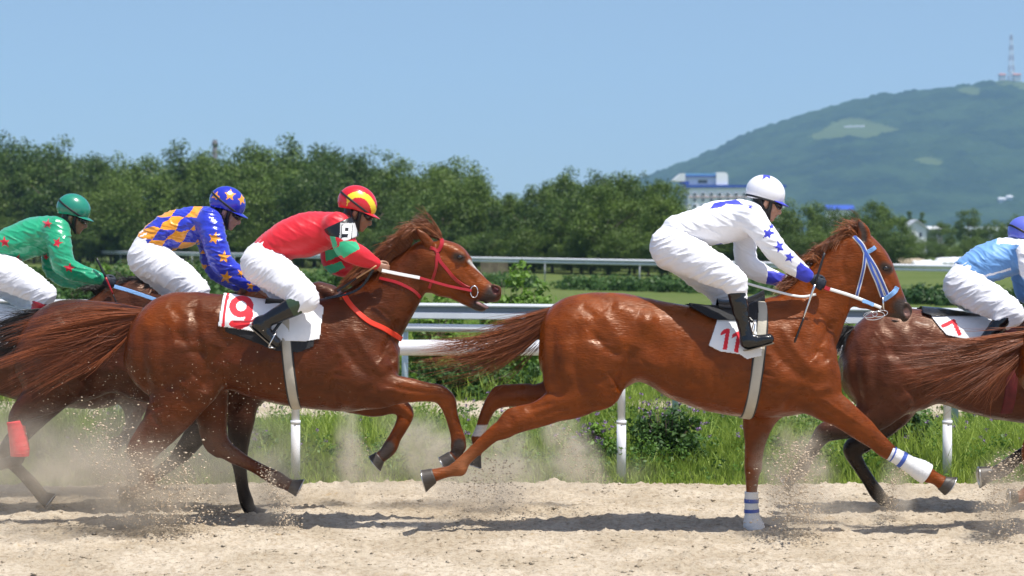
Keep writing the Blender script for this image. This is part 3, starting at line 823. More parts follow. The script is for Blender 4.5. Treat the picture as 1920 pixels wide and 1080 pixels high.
# ---- the white and blue building beyond the trees
def bbox_px(mb, x0, x1, y0, y1, Y, dep, m=0, off=0.0):
    a = P(x0, y1, Y); b = P(x1, y0, Y)
    mb.box(((a[0] + b[0]) / 2, Y + dep / 2 - off, (a[2] + b[2]) / 2), (b[0] - a[0], dep, b[2] - a[2]), m=m)
def complex_building():
    Y = 600.0
    M_BW = simple('bright_white_wall', (.88, .88, .90), .6)
    rt = empty('office_building', (P(1345, 0, Y)[0], Y, 0), 'white building with blue roof bands and a rounded upper storey behind the trees', 'building')
    mb = MB(); bbox_px(mb, 1290, 1470, 352, 463, Y, 14); mb.build('wall', M_BW, rt)
    mb = MB(); bbox_px(mb, 1286, 1474, 346.5, 352, Y, 15, off=.6); mb.build('roof_band', M_BLUEP, rt)
    mb = MB(); bbox_px(mb, 1284, 1291.5, 352, 463, Y, 12, off=-.5); mb.build('end_wall', M_GREYW, rt)
    for y0, y1 in ((361, 367), (372, 378), (383, 389)):
        for k in range(11):
            x = 1299 + k * 15.5
            mb = MB(); bbox_px(mb, x, x + 7.5, y0, y1, Y, .3, off=.32)
            w = mb.build('window', M_BW, rt); mb = MB(); bbox_px(mb, x + .8, x + 6.7, y0 + .8, y1 - .8, Y, .2, off=.50); mb.build('pane', M_GLASS, w)
    mb = MB(); bbox_px(mb, 1292, 1470, 369, 370.6, Y, .4, off=.45); mb.build('string_course', simple('pinkish_band', (.45, .30, .26), .8), rt)
    mb = MB(); bbox_px(mb, 1283, 1343, 331, 346.5, Y + 2, 9); mb.build('upper_storey', M_WHITE, rt)
    mb = MB(); bbox_px(mb, 1283, 1343, 325, 329, Y + 1.4, 10); mb.build('upper_roof', M_BLUEL, rt)
    mb = MB(); bbox_px(mb, 1283, 1343, 329, 331, Y + 1.2, 10.2); mb.build('blue_fascia', M_BLUEP, rt)
    mb = MB(); bbox_px(mb, 1309, 1326, 337.5, 343.5, Y + 2, .3, off=.2); mb.build('window', M_GLASS, rt)
    mb = MB(); bbox_px(mb, 1276, 1292, 340, 345.5, Y + 1.6, 3, off=.1); mb.build('blue_panel', M_BLUEP, rt)
    # rounded stair head
    mb = MB(); pts = [(1343, 351.5), (1343, 323)] + [(1358 + 7 * math.sin(a), 330 - 7 * math.cos(a)) for a in np.linspace(0, math.pi / 2, 7)] + [(1365, 351.5)]
    F_ = [P(x, y, Y + .5) for x, y in pts]; B_ = [p + np.array([0, 11, 0]) for p in F_]; n = len(F_)
    for j in range(n): mb.add([F_[j], F_[(j + 1) % n], B_[(j + 1) % n], B_[j]], q=[(3, 2, 1, 0)])
    cF = np.mean(F_, 0); cB = np.mean(B_, 0)
    for j in range(n): mb.add([F_[j], F_[(j + 1) % n], cF], t=[(0, 1, 2)]); mb.add([B_[j], B_[(j + 1) % n], cB], t=[(2, 1, 0)])
    mb.build('stair_head', M_BW, rt)
    mb = MB(); pts = [(1262, 338), (1277, 325), (1285, 325), (1285, 340), (1268, 340)]
    F_ = [P(x, y, Y + 1.1) for x, y in pts]; B_ = [p + np.array([0, 9, 0]) for p in F_]; n = len(F_)
    for j in range(n): mb.add([F_[j], F_[(j + 1) % n], B_[(j + 1) % n], B_[j]], q=[(3, 2, 1, 0)])
    cF = np.mean(F_, 0)
    for j in range(n): mb.add([F_[j], F_[(j + 1) % n], cF], t=[(0, 1, 2)])
    mb.build('sloping_canopy', M_WHITE, rt)
complex_building()
def small_house(px0, px1, ytop, yeave, ybase, Y, label, wall, roof, ridge_x=True):
    a = P(px0, ybase, Y); b = P(px1, yeave, Y); t = P(0, ytop, Y)[2]; w = b[0] - a[0]; d = max(4.0, w * .7); cx = (a[0] + b[0]) / 2
    rt = empty('house', (cx, Y, 0), label, 'house')
    mb = MB(); mb.box((cx, Y + d / 2, b[2] / 2), (w, d, b[2]))
    if not ridge_x: mb.add([(a[0], Y, b[2]), (b[0], Y, b[2]), (cx, Y, t), (a[0], Y + d, b[2]), (b[0], Y + d, b[2]), (cx, Y + d, t)], t=[(0, 1, 2), (4, 3, 5)])
    mb.build('wall', wall, rt)
    e = .3; mb = MB()
    if ridge_x:
        mb.add([(a[0] - e, Y - e, b[2] + .02), (b[0] + e, Y - e, b[2] + .02), (b[0] + e, Y + d + e, b[2] + .02), (a[0] - e, Y + d + e, b[2] + .02), (a[0] - e, Y + d / 2, t), (b[0] + e, Y + d / 2, t)], q=[(0, 1, 5, 4), (2, 3, 4, 5), (3, 2, 1, 0)], t=[(0, 4, 3), (1, 2, 5)])
    else:
        for sg in (-1, 1):
            x = cx + sg * (w / 2 + e); z = b[2] - (t - b[2]) * e / (w / 2)
            mb.add([(cx, Y - e, t + .03), (x, Y - e, z + .03), (x, Y + d + e, z + .03), (cx, Y + d + e, t + .03), (cx, Y - e, t + .2), (x, Y - e, z + .2), (x, Y + d + e, z + .2), (cx, Y + d + e, t + .2)],
                   q=[(0, 1, 2, 3), (4, 7, 6, 5), (0, 4, 5, 1), (1, 5, 6, 2), (2, 6, 7, 3)])
    mb.build('roof', roof, rt)
    for k in range(2):
        mb = MB(); mb.box((a[0] + w * (.3 + .4 * k), Y - .03, b[2] * .75), (w * .12, .08, b[2] * .16)); mb.build('window', M_GLASS, rt)
small_house(1700, 1737, 414, 428, 462, 290, 'white gabled house among the trees right of horse 11\'s head', M_WHITE, M_GREYW, False)
small_house(1552, 1600, 384, 393, 430, 420, 'low building with bright blue roof behind the trees', M_WHITE, M_BLUEP)
small_house(1816, 1850, 425, 432, 462, 280, 'low house with pale blue-grey roof among the right-hand trees', M_WHITE, simple('pale_roof', (.45, .52, .58), .5))
small_house(1856, 1892, 425, 433, 462, 275, 'low house with pale roof nearest the right edge', M_GREYW, simple('pale_grey_roof', (.5, .55, .6), .5))
small_house(1745, 1768, 424, 430, 462, 300, 'small shed roof between the gabled house and the tall loose tree', M_GREYW, simple('light_shed_roof', (.6, .62, .62), .5))
def heap(px, py, w, h, Y, label, name, mat):
    c = P(px, py, Y); r = np.random.default_rng(int(px)); S_ = SDF((c[0] - w, Y - w * .7, -.1), (c[0] + w, Y + w * .7, h * 1.8), .08)
    for k in range(5): S_.chain([[c[0] + (k / 4 - .5) * w, Y, h * .35, h * r.uniform(.5, .8), h * .8], [c[0] + (k / 4 - .45) * w, Y, h * .4, h * .5, h * .7]], k=.3, sub=1)
    vv, ff = S_.mesh(); o = mesh_obj(name, vv, ff, mat, None, True); tag(o, label, 'heap'); recenter(o, (c[0], Y, 0))
heap(1708, 490, 1.6, .7, 150, 'pale sand heap behind the far rail, next to horse 11\'s forehead', 'sand_heap', M_SAND)
heap(1738, 490, 1.6, .55, 148, 'white sheeted heap behind the far rail, right of the sand heap', 'sheeted_heap', M_WHITE)
heap(1785, 484, 1.8, .8, 152, 'white sheeted heap behind the far rail beyond the light blue jockey', 'sheeted_heap', M_WHITE)
# chimney and old wooden fence
o = None
mb = MB(); c = P(403, 262, 420); mb.tube([[c[0], 420, 0], [c[0], 420, c[2]]], [.75, .5], 12); mb.tube([[c[0], 420, c[2] - 1.2], [c[0], 420, c[2] - .6]], .68, 12)
o = mb.build('chimney', simple('sooty_concrete', (.10, .10, .11), .9), None, smooth=True); tag(o, 'thin grey chimney standing up behind the left tree belt', 'chimney'); recenter(o, (c[0], 420, 0))
M_OLDW = simple('weathered_wood', (.19, .15, .10), .9, noise=.3, nscale=2)
rt = empty('wooden_fence', (P(925, 0, 118)[0], 118, 0), 'weathered wooden fence at the foot of the tree belt above horse 9\'s nose', 'fence')
for k in range(3):
    mb = MB(); a = P(903 + 17 * k, 0, 118)[0]
    for j in range(4): mb.box((a + j * .14, 118, .55), (.11, .03, 1.1 - .1 * (j % 2)))
    mb.build('board_panel', M_OLDW, rt)

# ---- rails
M_RAIL = simple('rail_white_plastic', (0.78, 0.79, 0.82), .35, noise=.06, nscale=4, coat=.2)
M_POST = simple('post_blue_white', (0.55, 0.64, 0.72), .4, noise=.08, nscale=5)
M_RGREY = simple('rail_grey_web', (0.23, 0.27, 0.32), .35, metal=.3)
rt = empty('running_rail', (0, 17.0, 0), 'thick white tubular running rail nearest the horses', 'rail')
mb = MB(); mb.tube([[x, 17.0, 1.155] for x in np.linspace(-12, 12, 25)], .068, 18); mb.build('rail_tube', M_RAIL, rt, smooth=True)
for k in range(-3, 4):
    x = .94 + 2.80 * k
    mb = MB(); mb.tube([[x, 17.0, 0], [x, 17.0, .52]], .040, 14); mb.tube([[x, 17.0, .51], [x, 17.0, 1.10]], .034, 14, cap=True); mb.tube([[x, 17, .50], [x, 17, .53]], .044, 14)
    p_ = mb.build('post', M_RAIL, rt, smooth=True)
    mb = MB(); mb.tube([[x - .11, 17, 1.155], [x + .11, 17, 1.155]], .074, 18); mb.build('coupling', M_RAIL, p_, smooth=True)
A = P(0, 0, 23.4); B = P(1740, 0, 20.3)
def r2(px):
    s = (px - 960) / F_PX   # x = s*Y ; on the line A-B
    t = (A[0] - s * A[1]) / ((A[0] - s * A[1]) - (B[0] - s * B[1])); return A[0] + (B[0] - A[0]) * t, A[1] + (B[1] - A[1]) * t
rt = empty('double_rail', (r2(960)[0], r2(960)[1], 0), 'second rail with a flat white and grey beam above a white tube', 'rail')
dx, dyy = B[0] - A[0], B[1] - A[1]; L = math.hypot(dx, dyy); ux, uy = dx / L, dyy / L; nx, ny_ = uy, -ux
E0 = (A[0] - ux * 9, A[1] - uy * 9); E1 = (B[0] + ux * 9, B[1] + uy * 9)
prof = [(0, 1.385, 0), (.045, 1.385, 0), (.055, 1.36, 0), (.045, 1.345, 1), (.012, 1.335, 1), (.012, 1.285, 0), (.05, 1.275, 0), (.055, 1.22, 0), (.04, 1.21, 0), (0, 1.21, 0)]
V = []; n = len(prof)
for (ex, ey) in (E0, E1):
    for o_, z, _ in prof: V.append((ex + nx * o_, ey + ny_ * o_, z))
mb = MB(); mb.v.append(np.array(V)); mb.n = 2 * n
for j in range(n):
    mb.q.append([j, (j + 1) % n, n + (j + 1) % n, n + j]); mb.mq.append(prof[j][2])
mb.build('beam', [M_RAIL, M_RGREY], rt)
mb = MB(); mb.tube([[E0[0], E0[1], 1.11], [r2(1330)[0], r2(1330)[1], 1.11]], .045, 14); mb.build('rail_tube', M_RAIL, rt, smooth=True)
for px in (-870, -340, 220, 757, 1265, 1790, 2290):
    x, y = r2(px); x -= nx * .04; y -= ny_ * .04
    mb = MB(); mb.tube([[x, y, 0], [x, y, 1.36]], .036, 12); p_ = mb.build('post', M_POST, rt, smooth=True)
    mb = MB(); mb.box((x + nx * .07, y + ny_ * .07, 1.298), (.20, .03, .07), rz=math.atan2(uy, ux)); mb.build('bracket', M_RAIL, p_)
# far rail
rt = empty('far_rail', (-10, 120, 0), 'thin white rail at the far side of the field', 'rail')
A3 = np.array([-37.8, 173.0]); B3 = np.array([15.3, 73.0]); d3 = (B3 - A3) / np.linalg.norm(B3 - A3)
E0 = A3 - d3 * 60; E1 = B3 + d3 * 28; n3 = np.array([d3[1], -d3[0]])
mb = MB(); mb.tube([[*E0, 1.12], [*E1, 1.12]], .062, 10); mb.build('rail_tube', M_RAIL, rt, smooth=True)
mb = MB(); mb.tube([[*E0, .97], [*E1, .97]], .055, 10); mb.build('lower_tube', M_RAIL, rt, smooth=True)
L3 = np.linalg.norm(E1 - E0)
for k in range(int(L3 / 9.0)):
    p_ = E0 + d3 * 9.0 * k; mb = MB(); mb.tube([[p_[0] - n3[0] * .05, p_[1] - n3[1] * .05, 0], [p_[0] - n3[0] * .05, p_[1] - n3[1] * .05, 1.08]], .028, 6); mb.build('post', M_GREYW, rt, smooth=True)
# ------------------------------------------------------------------ horses
def coat_mat(name, rough=0.35, gloss=0.36):
    m, nt, b = nodemat(name)
    N, L = nt.nodes, nt.links
    at = N.new('ShaderNodeAttribute'); at.attribute_name = 'Col'
    tc = N.new('ShaderNodeTexCoord')
    n1 = N.new('ShaderNodeTexNoise'); n1.inputs['Scale'].default_value = 7.0; n1.inputs['Detail'].default_value = 6
    L.new(tc.outputs['Object'], n1.inputs['Vector'])
    mr = N.new('ShaderNodeMapRange'); mr.inputs[1].default_value = 0.3; mr.inputs[2].default_value = 0.7
    mr.inputs[3].default_value = 0.78; mr.inputs[4].default_value = 1.2
    L.new(n1.outputs[0], mr.inputs[0])
    vm = N.new('ShaderNodeVectorMath'); vm.operation = 'SCALE'
    L.new(at.outputs['Color'], vm.inputs[0]); L.new(mr.outputs[0], vm.inputs['Scale'])
    L.new(vm.outputs[0], b.inputs['Base Color'])
    # wet, sweaty patches: roughness varies
    n2 = N.new('ShaderNodeTexNoise'); n2.inputs['Scale'].default_value = 11.0; n2.inputs['Detail'].default_value = 5
    L.new(tc.outputs['Object'], n2.inputs['Vector'])
    m2 = N.new('ShaderNodeMapRange'); m2.inputs[1].default_value = 0.35; m2.inputs[2].default_value = 0.68
    m2.inputs[3].default_value = rough - 0.13; m2.inputs[4].default_value = rough + 0.24
    L.new(n2.outputs[0], m2.inputs[0]); L.new(m2.outputs[0], b.inputs['Roughness'])
    b.inputs['Specular IOR Level'].default_value = gloss
    b.inputs['Sheen Weight'].default_value = 0.0
    # short hair grain running along the body + soft veins
    mp = N.new('ShaderNodeMapping'); mp.inputs['Scale'].default_value = (28, 60, 90)
    L.new(tc.outputs['Object'], mp.inputs[0])
    n3 = N.new('ShaderNodeTexNoise'); n3.inputs['Scale'].default_value = 1.0; n3.inputs['Detail'].default_value = 4
    L.new(mp.outputs[0], n3.inputs['Vector'])
    n4 = N.new('ShaderNodeTexNoise'); n4.inputs['Scale'].default_value = 16.0; n4.inputs['Detail'].default_value = 2
    L.new(tc.outputs['Object'], n4.inputs['Vector'])
    b1 = N.new('ShaderNodeBump'); b1.inputs['Distance'].default_value = 0.0055; b1.inputs['Strength'].default_value = 0.8
    L.new(n3.outputs[0], b1.inputs['Height'])
    b2 = N.new('ShaderNodeBump'); b2.inputs['Distance'].default_value = 0.005; b2.inputs['Strength'].default_value = 0.5
    L.new(n4.outputs[0], b2.inputs['Height']); L.new(b1.outputs[0], b2.inputs['Normal'])
    L.new(b2.outputs[0], b.inputs['Normal'])
    b.inputs['Coat Weight'].default_value = 0.06; b.inputs['Coat Roughness'].default_value = 0.20; b.inputs['Coat IOR'].default_value = 1.35; b.inputs['Specular Tint'].default_value = (1.0, .74, .56, 1)
    # sweat-dark streaks that run with the hair
    mp2 = N.new('ShaderNodeMapping'); mp2.inputs['Scale'].default_value = (5, 12, 16); mp2.inputs['Rotation'].default_value = (0, .35, 0)
    L.new(tc.outputs['Object'], mp2.inputs[0])
    n5 = N.new('ShaderNodeTexNoise'); n5.inputs['Scale'].default_value = 1.4; n5.inputs['Detail'].default_value = 7; n5.inputs['Roughness'].default_value = .7
    L.new(mp2.outputs[0], n5.inputs['Vector'])
    m5 = N.new('ShaderNodeMapRange'); m5.inputs[1].default_value = .35; m5.inputs[2].default_value = .7; m5.inputs[3].default_value = 1.12; m5.inputs[4].default_value = .72
    L.new(n5.outputs[0], m5.inputs[0])
    v5 = N.new('ShaderNodeVectorMath'); v5.operation = 'SCALE'; L.new(vm.outputs[0], v5.inputs[0]); L.new(m5.outputs[0], v5.inputs['Scale']); L.new(v5.outputs[0], b.inputs['Base Color'])
    return m

M_COAT = coat_mat('horse_coat')
M_HOOF = simple('hoof_horn', (0.055, 0.045, 0.036), 0.5, noise=0.4, nscale=30, stretch=(1, 1, 6))
M_SHOE = simple('horseshoe_metal', (0.55, 0.55, 0.56), 0.3, metal=1.0)
M_EYE = simple('horse_eye', (0.010, 0.006, 0.004), 0.08, spec=0.8)
def hair_mat(name, c1, c2, rough=0.42):
    m, nt, b = nodemat(name); N, L = nt.nodes, nt.links
    at = N.new('ShaderNodeAttribute'); at.attribute_name = 'fac'
    r = N.new('ShaderNodeMix'); r.data_type = 'RGBA'
    r.inputs[6].default_value = (*c1, 1); r.inputs[7].default_value = (*c2, 1)
    L.new(at.outputs['Fac'], r.inputs[0]); L.new(r.outputs[2], b.inputs['Base Color'])
    b.inputs['Roughness'].default_value = rough
    return m
M_HAIR_CHEST = hair_mat('chestnut_hair', (0.13, 0.036, 0.012), (0.34, 0.115, 0.034))
M_HAIR_MID = hair_mat('red_brown_hair', (0.11, 0.030, 0.010), (0.36, 0.105, 0.028))
M_HAIR_RED = hair_mat('liver_chestnut_hair', (0.095, 0.026, 0.010), (0.33, 0.090, 0.026))
M_HAIR_BLACK = hair_mat('black_hair', (0.006, 0.006, 0.006), (0.035, 0.028, 0.024))

def hair(name, guides, n, mat, parent, wid=0.004, nseg=12, jit=1.0, seed=1, wave=0.02, ends=1.0):
    """guides: list of polylines of (x,y,z,spread); strands follow a blend of neighbouring guides"""
    r = np.random.default_rng(seed)
    G = [catmull(g, 6) for g in guides]
    G = [np.array([np.interp(np.linspace(0, 1, nseg), np.linspace(0, 1, len(g)), g[:, j]) for j in range(4)]).T for g in G]
    V = []; Q = []; Fc = []; base = 0
    nl = max(8, n // 26)
    lock = r.normal(size=(nl, 3)); lockg = r.random(nl) * (len(G) - 1 + 1e-6); lockf = r.random(nl); locklen = 0.50 + 0.50 * r.random(nl) ** .7
    for i in range(n):
        li = r.integers(nl)
        u = np.clip(lockg[li] + r.normal() * 0.10, 0, len(G) - 1.001) if len(G) > 1 else 0
        a = int(u); f = u - a
        g = G[a] * (1 - f) + G[a + 1] * f if len(G) > 1 else G[0]
        L = (locklen[li] * (0.85 + 0.15 * r.random())) * ends + (1 - ends)
        t = np.linspace(0, L, nseg)
        src = np.linspace(0, 1, nseg)
        p = np.array([np.interp(t, src, g[:, j]) for j in range(3)]).T
        sp = np.interp(t, src, g[:, 3])
        d = lock[li] * (0.55 + 0.6 * t[:, None]) + r.normal(size=3) * 0.34 * (0.3 + t[:, None]) + lock[(li * 7 + 3) % nl] * .35 * np.sin(t * 5 + li)[:, None]
        d = d * np.array([0.6, 0.8, 1.0]) * (2.3 if r.random() < .13 else 1.0)
        ph = r.random(3) * 6.28
        w = np.stack([np.sin(t * 7 + ph[0]) + np.sin(t * 15 + ph[1]) * .4, np.cos(t * 6 + ph[1]), np.sin(t * 9 + ph[2])], 1) * wave * t[:, None]
        p = p + d * sp[:, None] * jit + w
        T = np.gradient(p, axis=0); T /= np.linalg.norm(T, axis=1)[:, None] + 1e-9
        e = r.normal(size=3); S = np.cross(T, e); S /= np.linalg.norm(S, axis=1)[:, None] + 1e-9
        N2 = np.cross(T, S)
        ww = wid * (0.6 + 0.8 * r.random()) * np.interp(t / L, [0, .5, .85, 1], [1, .9, .5, .08])[:, None]
        ww = ww * .8
        tri = np.stack([p + S * ww * .6, p - S * ww * .3 + N2 * ww * .5, p - S * ww * .3 - N2 * ww * .5], 1).reshape(-1, 3)
        V.append(tri)
        k = np.arange(nseg - 1) * 3 + base
        for j in range(3):
            Q.append(np.stack([k + j, k + (j + 1) % 3, k + 3 + (j + 1) % 3, k + 3 + j], 1))
        Fc.append(np.full(nseg * 3, np.clip(lockf[li] * .7 + r.random() * .3, 0, 1)))
        base += nseg * 3
    return mesh_obj(name, np.vstack(V), np.vstack(Q), mat, parent, True, vfac=np.concatenate(Fc))

class Horse:
    """all shapes are given in photo pixels of the reference horse and mapped by self.m"""
    def __init__(s, Y, root, h=0.011, mp=None):
        s.Y = Y; s.root = root; s.h = h; s.k = Y / F_PX
        s.mp = mp or (lambda x, y: (x, y))
    def pt(s, px, py, dy=0.0, Yref=True):
        px, py = s.mp(px, py)
        return P(px, py, s.Y + dy) if Yref else P(px, py, s.Y)
    def ch(s, rows, dy=0.0, wr=0.85):
        """rows: px,py,r_px[,w_factor[,dy]] -> world chain rows"""
        out = []
        for r in rows:
            x, y, rr = r[:3]; wf = r[3] if len(r) > 3 and r[3] is not None else wr
            d = r[4] if len(r) > 4 else dy
            p = s.pt(x, y, d); R = rr * (s.Y + d) / F_PX
            out.append([*p, R, R * wf])
        return out
    def begin(s, x0, x1, y0, y1, hw=0.42):
        a = P(x0, y1, s.Y); b = P(x1, y0, s.Y)
        s.S = SDF((a[0], s.Y - hw, a[2]), (b[0], s.Y + hw, b[2]), s.h)
    def torso(s, rows, k=0.05):
        st = []
        for x, t, b, w in rows:
            p = s.pt(x, t); q = s.pt(x, b); st.append([p[0], p[2], q[2], w])
        s.st = np.array(st)
        s.S.loft(st, s.Y, k, pw=2.15)
    def finish(s, colfn, strokes, noise=0.0025):
        v, fs = s.S.mesh()
        v = relax(v, fs, 2, 0.5)
        n = vnormals(v, fs)
        px, py = proj(v)
        side = np.clip(np.abs(n[:, 1]) * 1.5 - 0.15, 0, 1)
        for pl, wd, dep in strokes:
            pl = [s.mp(*q) for q in pl]
            if len(pl) == 1: pl = [pl[0], (pl[0][0] + 0.5, pl[0][1])]
            d, t = poly_dist(px, py, pl)
            fade = np.clip(np.minimum(t, 1 - t) * 5, 0.0, 1) ** 0.5 if len(pl) > 1 and np.hypot(*(np.subtract(pl[0], pl[-1]))) > 2 else 1.0
            a = np.exp(-(d / wd) ** 2) * dep * 1.35 * fade * side
            v = v + n * a[:, None]
        nz = fbm(v[:, 0] * 9, v[:, 1] * 9, v[:, 2] * 9, 3, 5)
        v = v + n * (nz * noise)[:, None]
        n = vnormals(v, fs); px, py = proj(v)
        col = colfn(v, n, px, py)
        o = mesh_obj('body', v, fs, M_COAT, s.root, True, vcol=col)
        s.bvh = BVHTree.FromPolygons([tuple(x) for x in v], [tuple(int(i) for i in q) for f in fs for q in f])
        s.body = o
        del s.S
        return o
    # --- things that lie on the coat
    def ray(s, px, py, far=False):
        o = Vector((0, 0, CAM_H)); d = Vector(P(px, py, 1.0)) - o; d.normalize()
        loc, nn, idx, dist = s.bvh.ray_cast(o, d)
        if loc is None:
            loc, nn, idx, dist = s.bvh.find_nearest(Vector(P(px, py, s.Y)))
        if nn.y > 0.2 and not far: nn = -nn
        return np.array(loc), np.array(nn)
    def drape(s, pl, off=0.004, n=6, sm=2):
        c = catmull(pl, n)
        a = [s.ray(*q) for q in c]
        p = np.array([x[0] for x in a]); nn = np.array([x[1] for x in a])
        for _ in range(sm):
            p[1:-1] = (p[:-2] + 2 * p[1:-1] + p[2:]) / 4; nn[1:-1] = (nn[:-2] + 2 * nn[1:-1] + nn[2:]) / 4
        nn /= np.linalg.norm(nn, axis=1)[:, None] + 1e-9
        return p + nn * off, nn
    def band(s, pl, width_px, name, mat, th=0.004, off=0.003, parent=None, both=True):
        """strap lying on the near side, mirrored to the far side"""
        mb = MB(); p, nn = s.drape(pl, off)
        mb.strap(p, nn, width_px * s.k, th)
        ob = mb.build(name, mat, parent or s.root, smooth=False)
        if both:
            q = p.copy(); q[:, 1] = 2 * s.Y - q[:, 1]; m = nn.copy(); m[:, 1] *= -1
            mb = MB(); mb.strap(q[::-1], m[::-1], width_px * s.k, th)
            mb.build(name, mat, parent or s.root, smooth=False)
        return ob
    def ring_strap(s, a, b, width_px, name, mat, th=0.006, gap=0.004, parent=None, axis=None):
        """strap that goes right round the body in the plane through a-b (pixels) and the y axis"""
        A = s.pt(*a); B = s.pt(*b); C = (A + B) / 2; U = (A - B) / 2; L = np.linalg.norm(U); U /= L
        pts = []; nn = []
        for t in np.linspace(0, 2 * math.pi, 64, endpoint=False):
            d = U * math.cos(t) + np.array([0, -1, 0]) * math.sin(t)
            o = Vector(C + d * 0.9); loc, nr, i, ds = s.bvh.ray_cast(o, Vector(-d))
            if loc is None or (Vector(C) - loc).length > 0.75: loc = Vector(C + d * L); nr = Vector(d)
            pts.append(np.array(loc)); nn.append(d)
        pts = np.array(pts); nn = np.array(nn)
        for _ in range(3):
            pts = (np.roll(pts, 1, 0) + 2 * pts + np.roll(pts, -1, 0)) / 4
        pts = np.vstack([pts, pts[:1]]) ; nn = np.vstack([nn, nn[:1]])
        pts = pts + nn * gap
        mb = MB(); mb.strap(pts, nn, width_px * s.k, th)
        return mb.build(name, mat, parent or s.root, smooth=True)
    def cloth(s, poly, name, mats, matfn=None, gap=0.012, res=0.012, parent=None, wav=0.006, seed=3, hem=0.0):
        """saddle cloth: wraps over the back from a near-side outline, mirrored on the far side"""
        poly = np.array([s.mp(*q) for q in poly], dtype=float)
        x0 = P(poly[:, 0].min(), 0, s.Y - .3)[0] - .05; x1 = P(poly[:, 0].max(), 0, s.Y - .3)[0] + .05
        cz = P(0, float(poly[:, 1].max()) , s.Y)[2] - 0.05
        xs = np.arange(x0, x1, res); th = np.arange(-2.15, 2.151, 0.014)
        G = np.zeros((len(xs), len(th), 3)); NN = np.zeros_like(G); ok = np.zeros((len(xs), len(th)), dtype=bool)
        for i, x in enumerate(xs):
            for j, t in enumerate(th):
                d = Vector((0, math.sin(t), math.cos(t)))
                c = Vector((x, s.Y, cz))
                loc, nr, ii, ds = s.bvh.ray_cast(c + d * 0.8, -d)
                if loc is None: continue
                G[i, j] = loc; NN[i, j] = d; ok[i, j] = True
        px, py = proj(np.where(ok[..., None], G + NN * gap, [0, s.Y, 0]))
        # far half: use the mirrored point's pixels
        Gm = G.copy(); Gm[..., 1] = 2 * s.Y - Gm[..., 1]
        mx, my = proj(np.where(ok[..., None], Gm + NN * gap * np.array([1, -1, 1]), [0, s.Y, 0]))
        far = (th > 0)[None, :] & np.ones_like(ok)
        qx = np.where(far, mx, px); qy = np.where(far, my, py)
        topy = poly[:, 1].min()
        inside = ok & (in_poly(qx, qy, poly) | ((qy < topy + 14) & in_poly(qx, np.full_like(qy, topy + 16), poly)))
        w = fbm(G[..., 0] * 7, G[..., 1] * 7, G[..., 2] * 5, 3, seed)
        low = np.clip((np.abs(th)[None, :] - 0.9) / 1.0, 0, 1)
        G = G + NN * (gap + wav * w[..., None] * (0.4 + low[..., None] * 2) + 0.012 * low[..., None])
        idx = -np.ones_like(ok, dtype=int); idx[inside] = np.arange(inside.sum())
        V = G[inside]; m = len(V)
        Vi = V - NN[inside] * 0.005
        q = []; edge = {}
        a, b, c, d2 = idx[:-1, :-1], idx[1:, :-1], idx[1:, 1:], idx[:-1, 1:]
        g = (a >= 0) & (b >= 0) & (c >= 0) & (d2 >= 0)
        F = np.stack([a[g], d2[g], c[g], b[g]], 1)
        from collections import Counter
        if len(F) == 0: return None
        cnt = Counter()
        for f in F:
            for j in range(4): cnt[(int(f[j]), int(f[(j + 1) % 4]))] += 1
        rim = [(p, q2, q2 + m, p + m)[::-1] for (p, q2) in cnt if (q2, p) not in cnt]
        allF = np.vstack([F, F[:, ::-1] + m, np.array(rim).reshape(-1, 4)])
        allV = np.vstack([V, Vi])
        mi = None
        if matfn:
            fc = allV[allF].mean(1); fx, fy = proj(fc); mi = matfn(fx, fy, fc)
        return mesh_obj(name, allV, allF, mats, parent or s.root, True, midx=mi)
    def hoof(s, cor, toe, r_px, dy, parent=None, shoe=True):
        """cor: coronet centre px, toe: sole centre px; r_px: coronet radius"""
        A = s.pt(*cor, dy); B = s.pt(*toe, dy); ax = B - A; L = np.linalg.norm(ax); ax /= L
        side = np.array([0, 1.0, 0]); fw = -np.cross(side, ax); fw /= np.linalg.norm(fw)
        R = r_px * s.k; V = []; Q = []; n = 20
        prof = [(-0.16, 0.86), (-0.06, 1.02), (0.0, 1.03), (0.4, 1.09), (0.8, 1.17), (0.95, 1.20), (0.955, 1.215), (1.03, 1.215), (1.035, 0.85), (0.93, 0.80), (0.90, 0.01)]
        for t, w in prof:
            for j in range(n):
                a = 2 * math.pi * j / n
                e = 1.0 + (0.42 * max(0, math.cos(a)) * t)
                V.append(A + ax * L * (t + 0.10 * max(0, -math.cos(a)) * (-t)) + (fw * math.cos(a) * e + side * math.sin(a)) * R * w)
        mi = []
        for i in range(len(prof) - 1):
            for j in range(n):
                Q.append((i * n + j, i * n + (j + 1) % n, (i + 1) * n + (j + 1) % n, (i + 1) * n + j))
                mi.append(1 if (shoe and 6 <= i <= 8) else 0)
        return mesh_obj('hoof', np.array(V), np.array(Q), [M_HOOF, M_SHOE], parent or s.root, True, midx=mi)
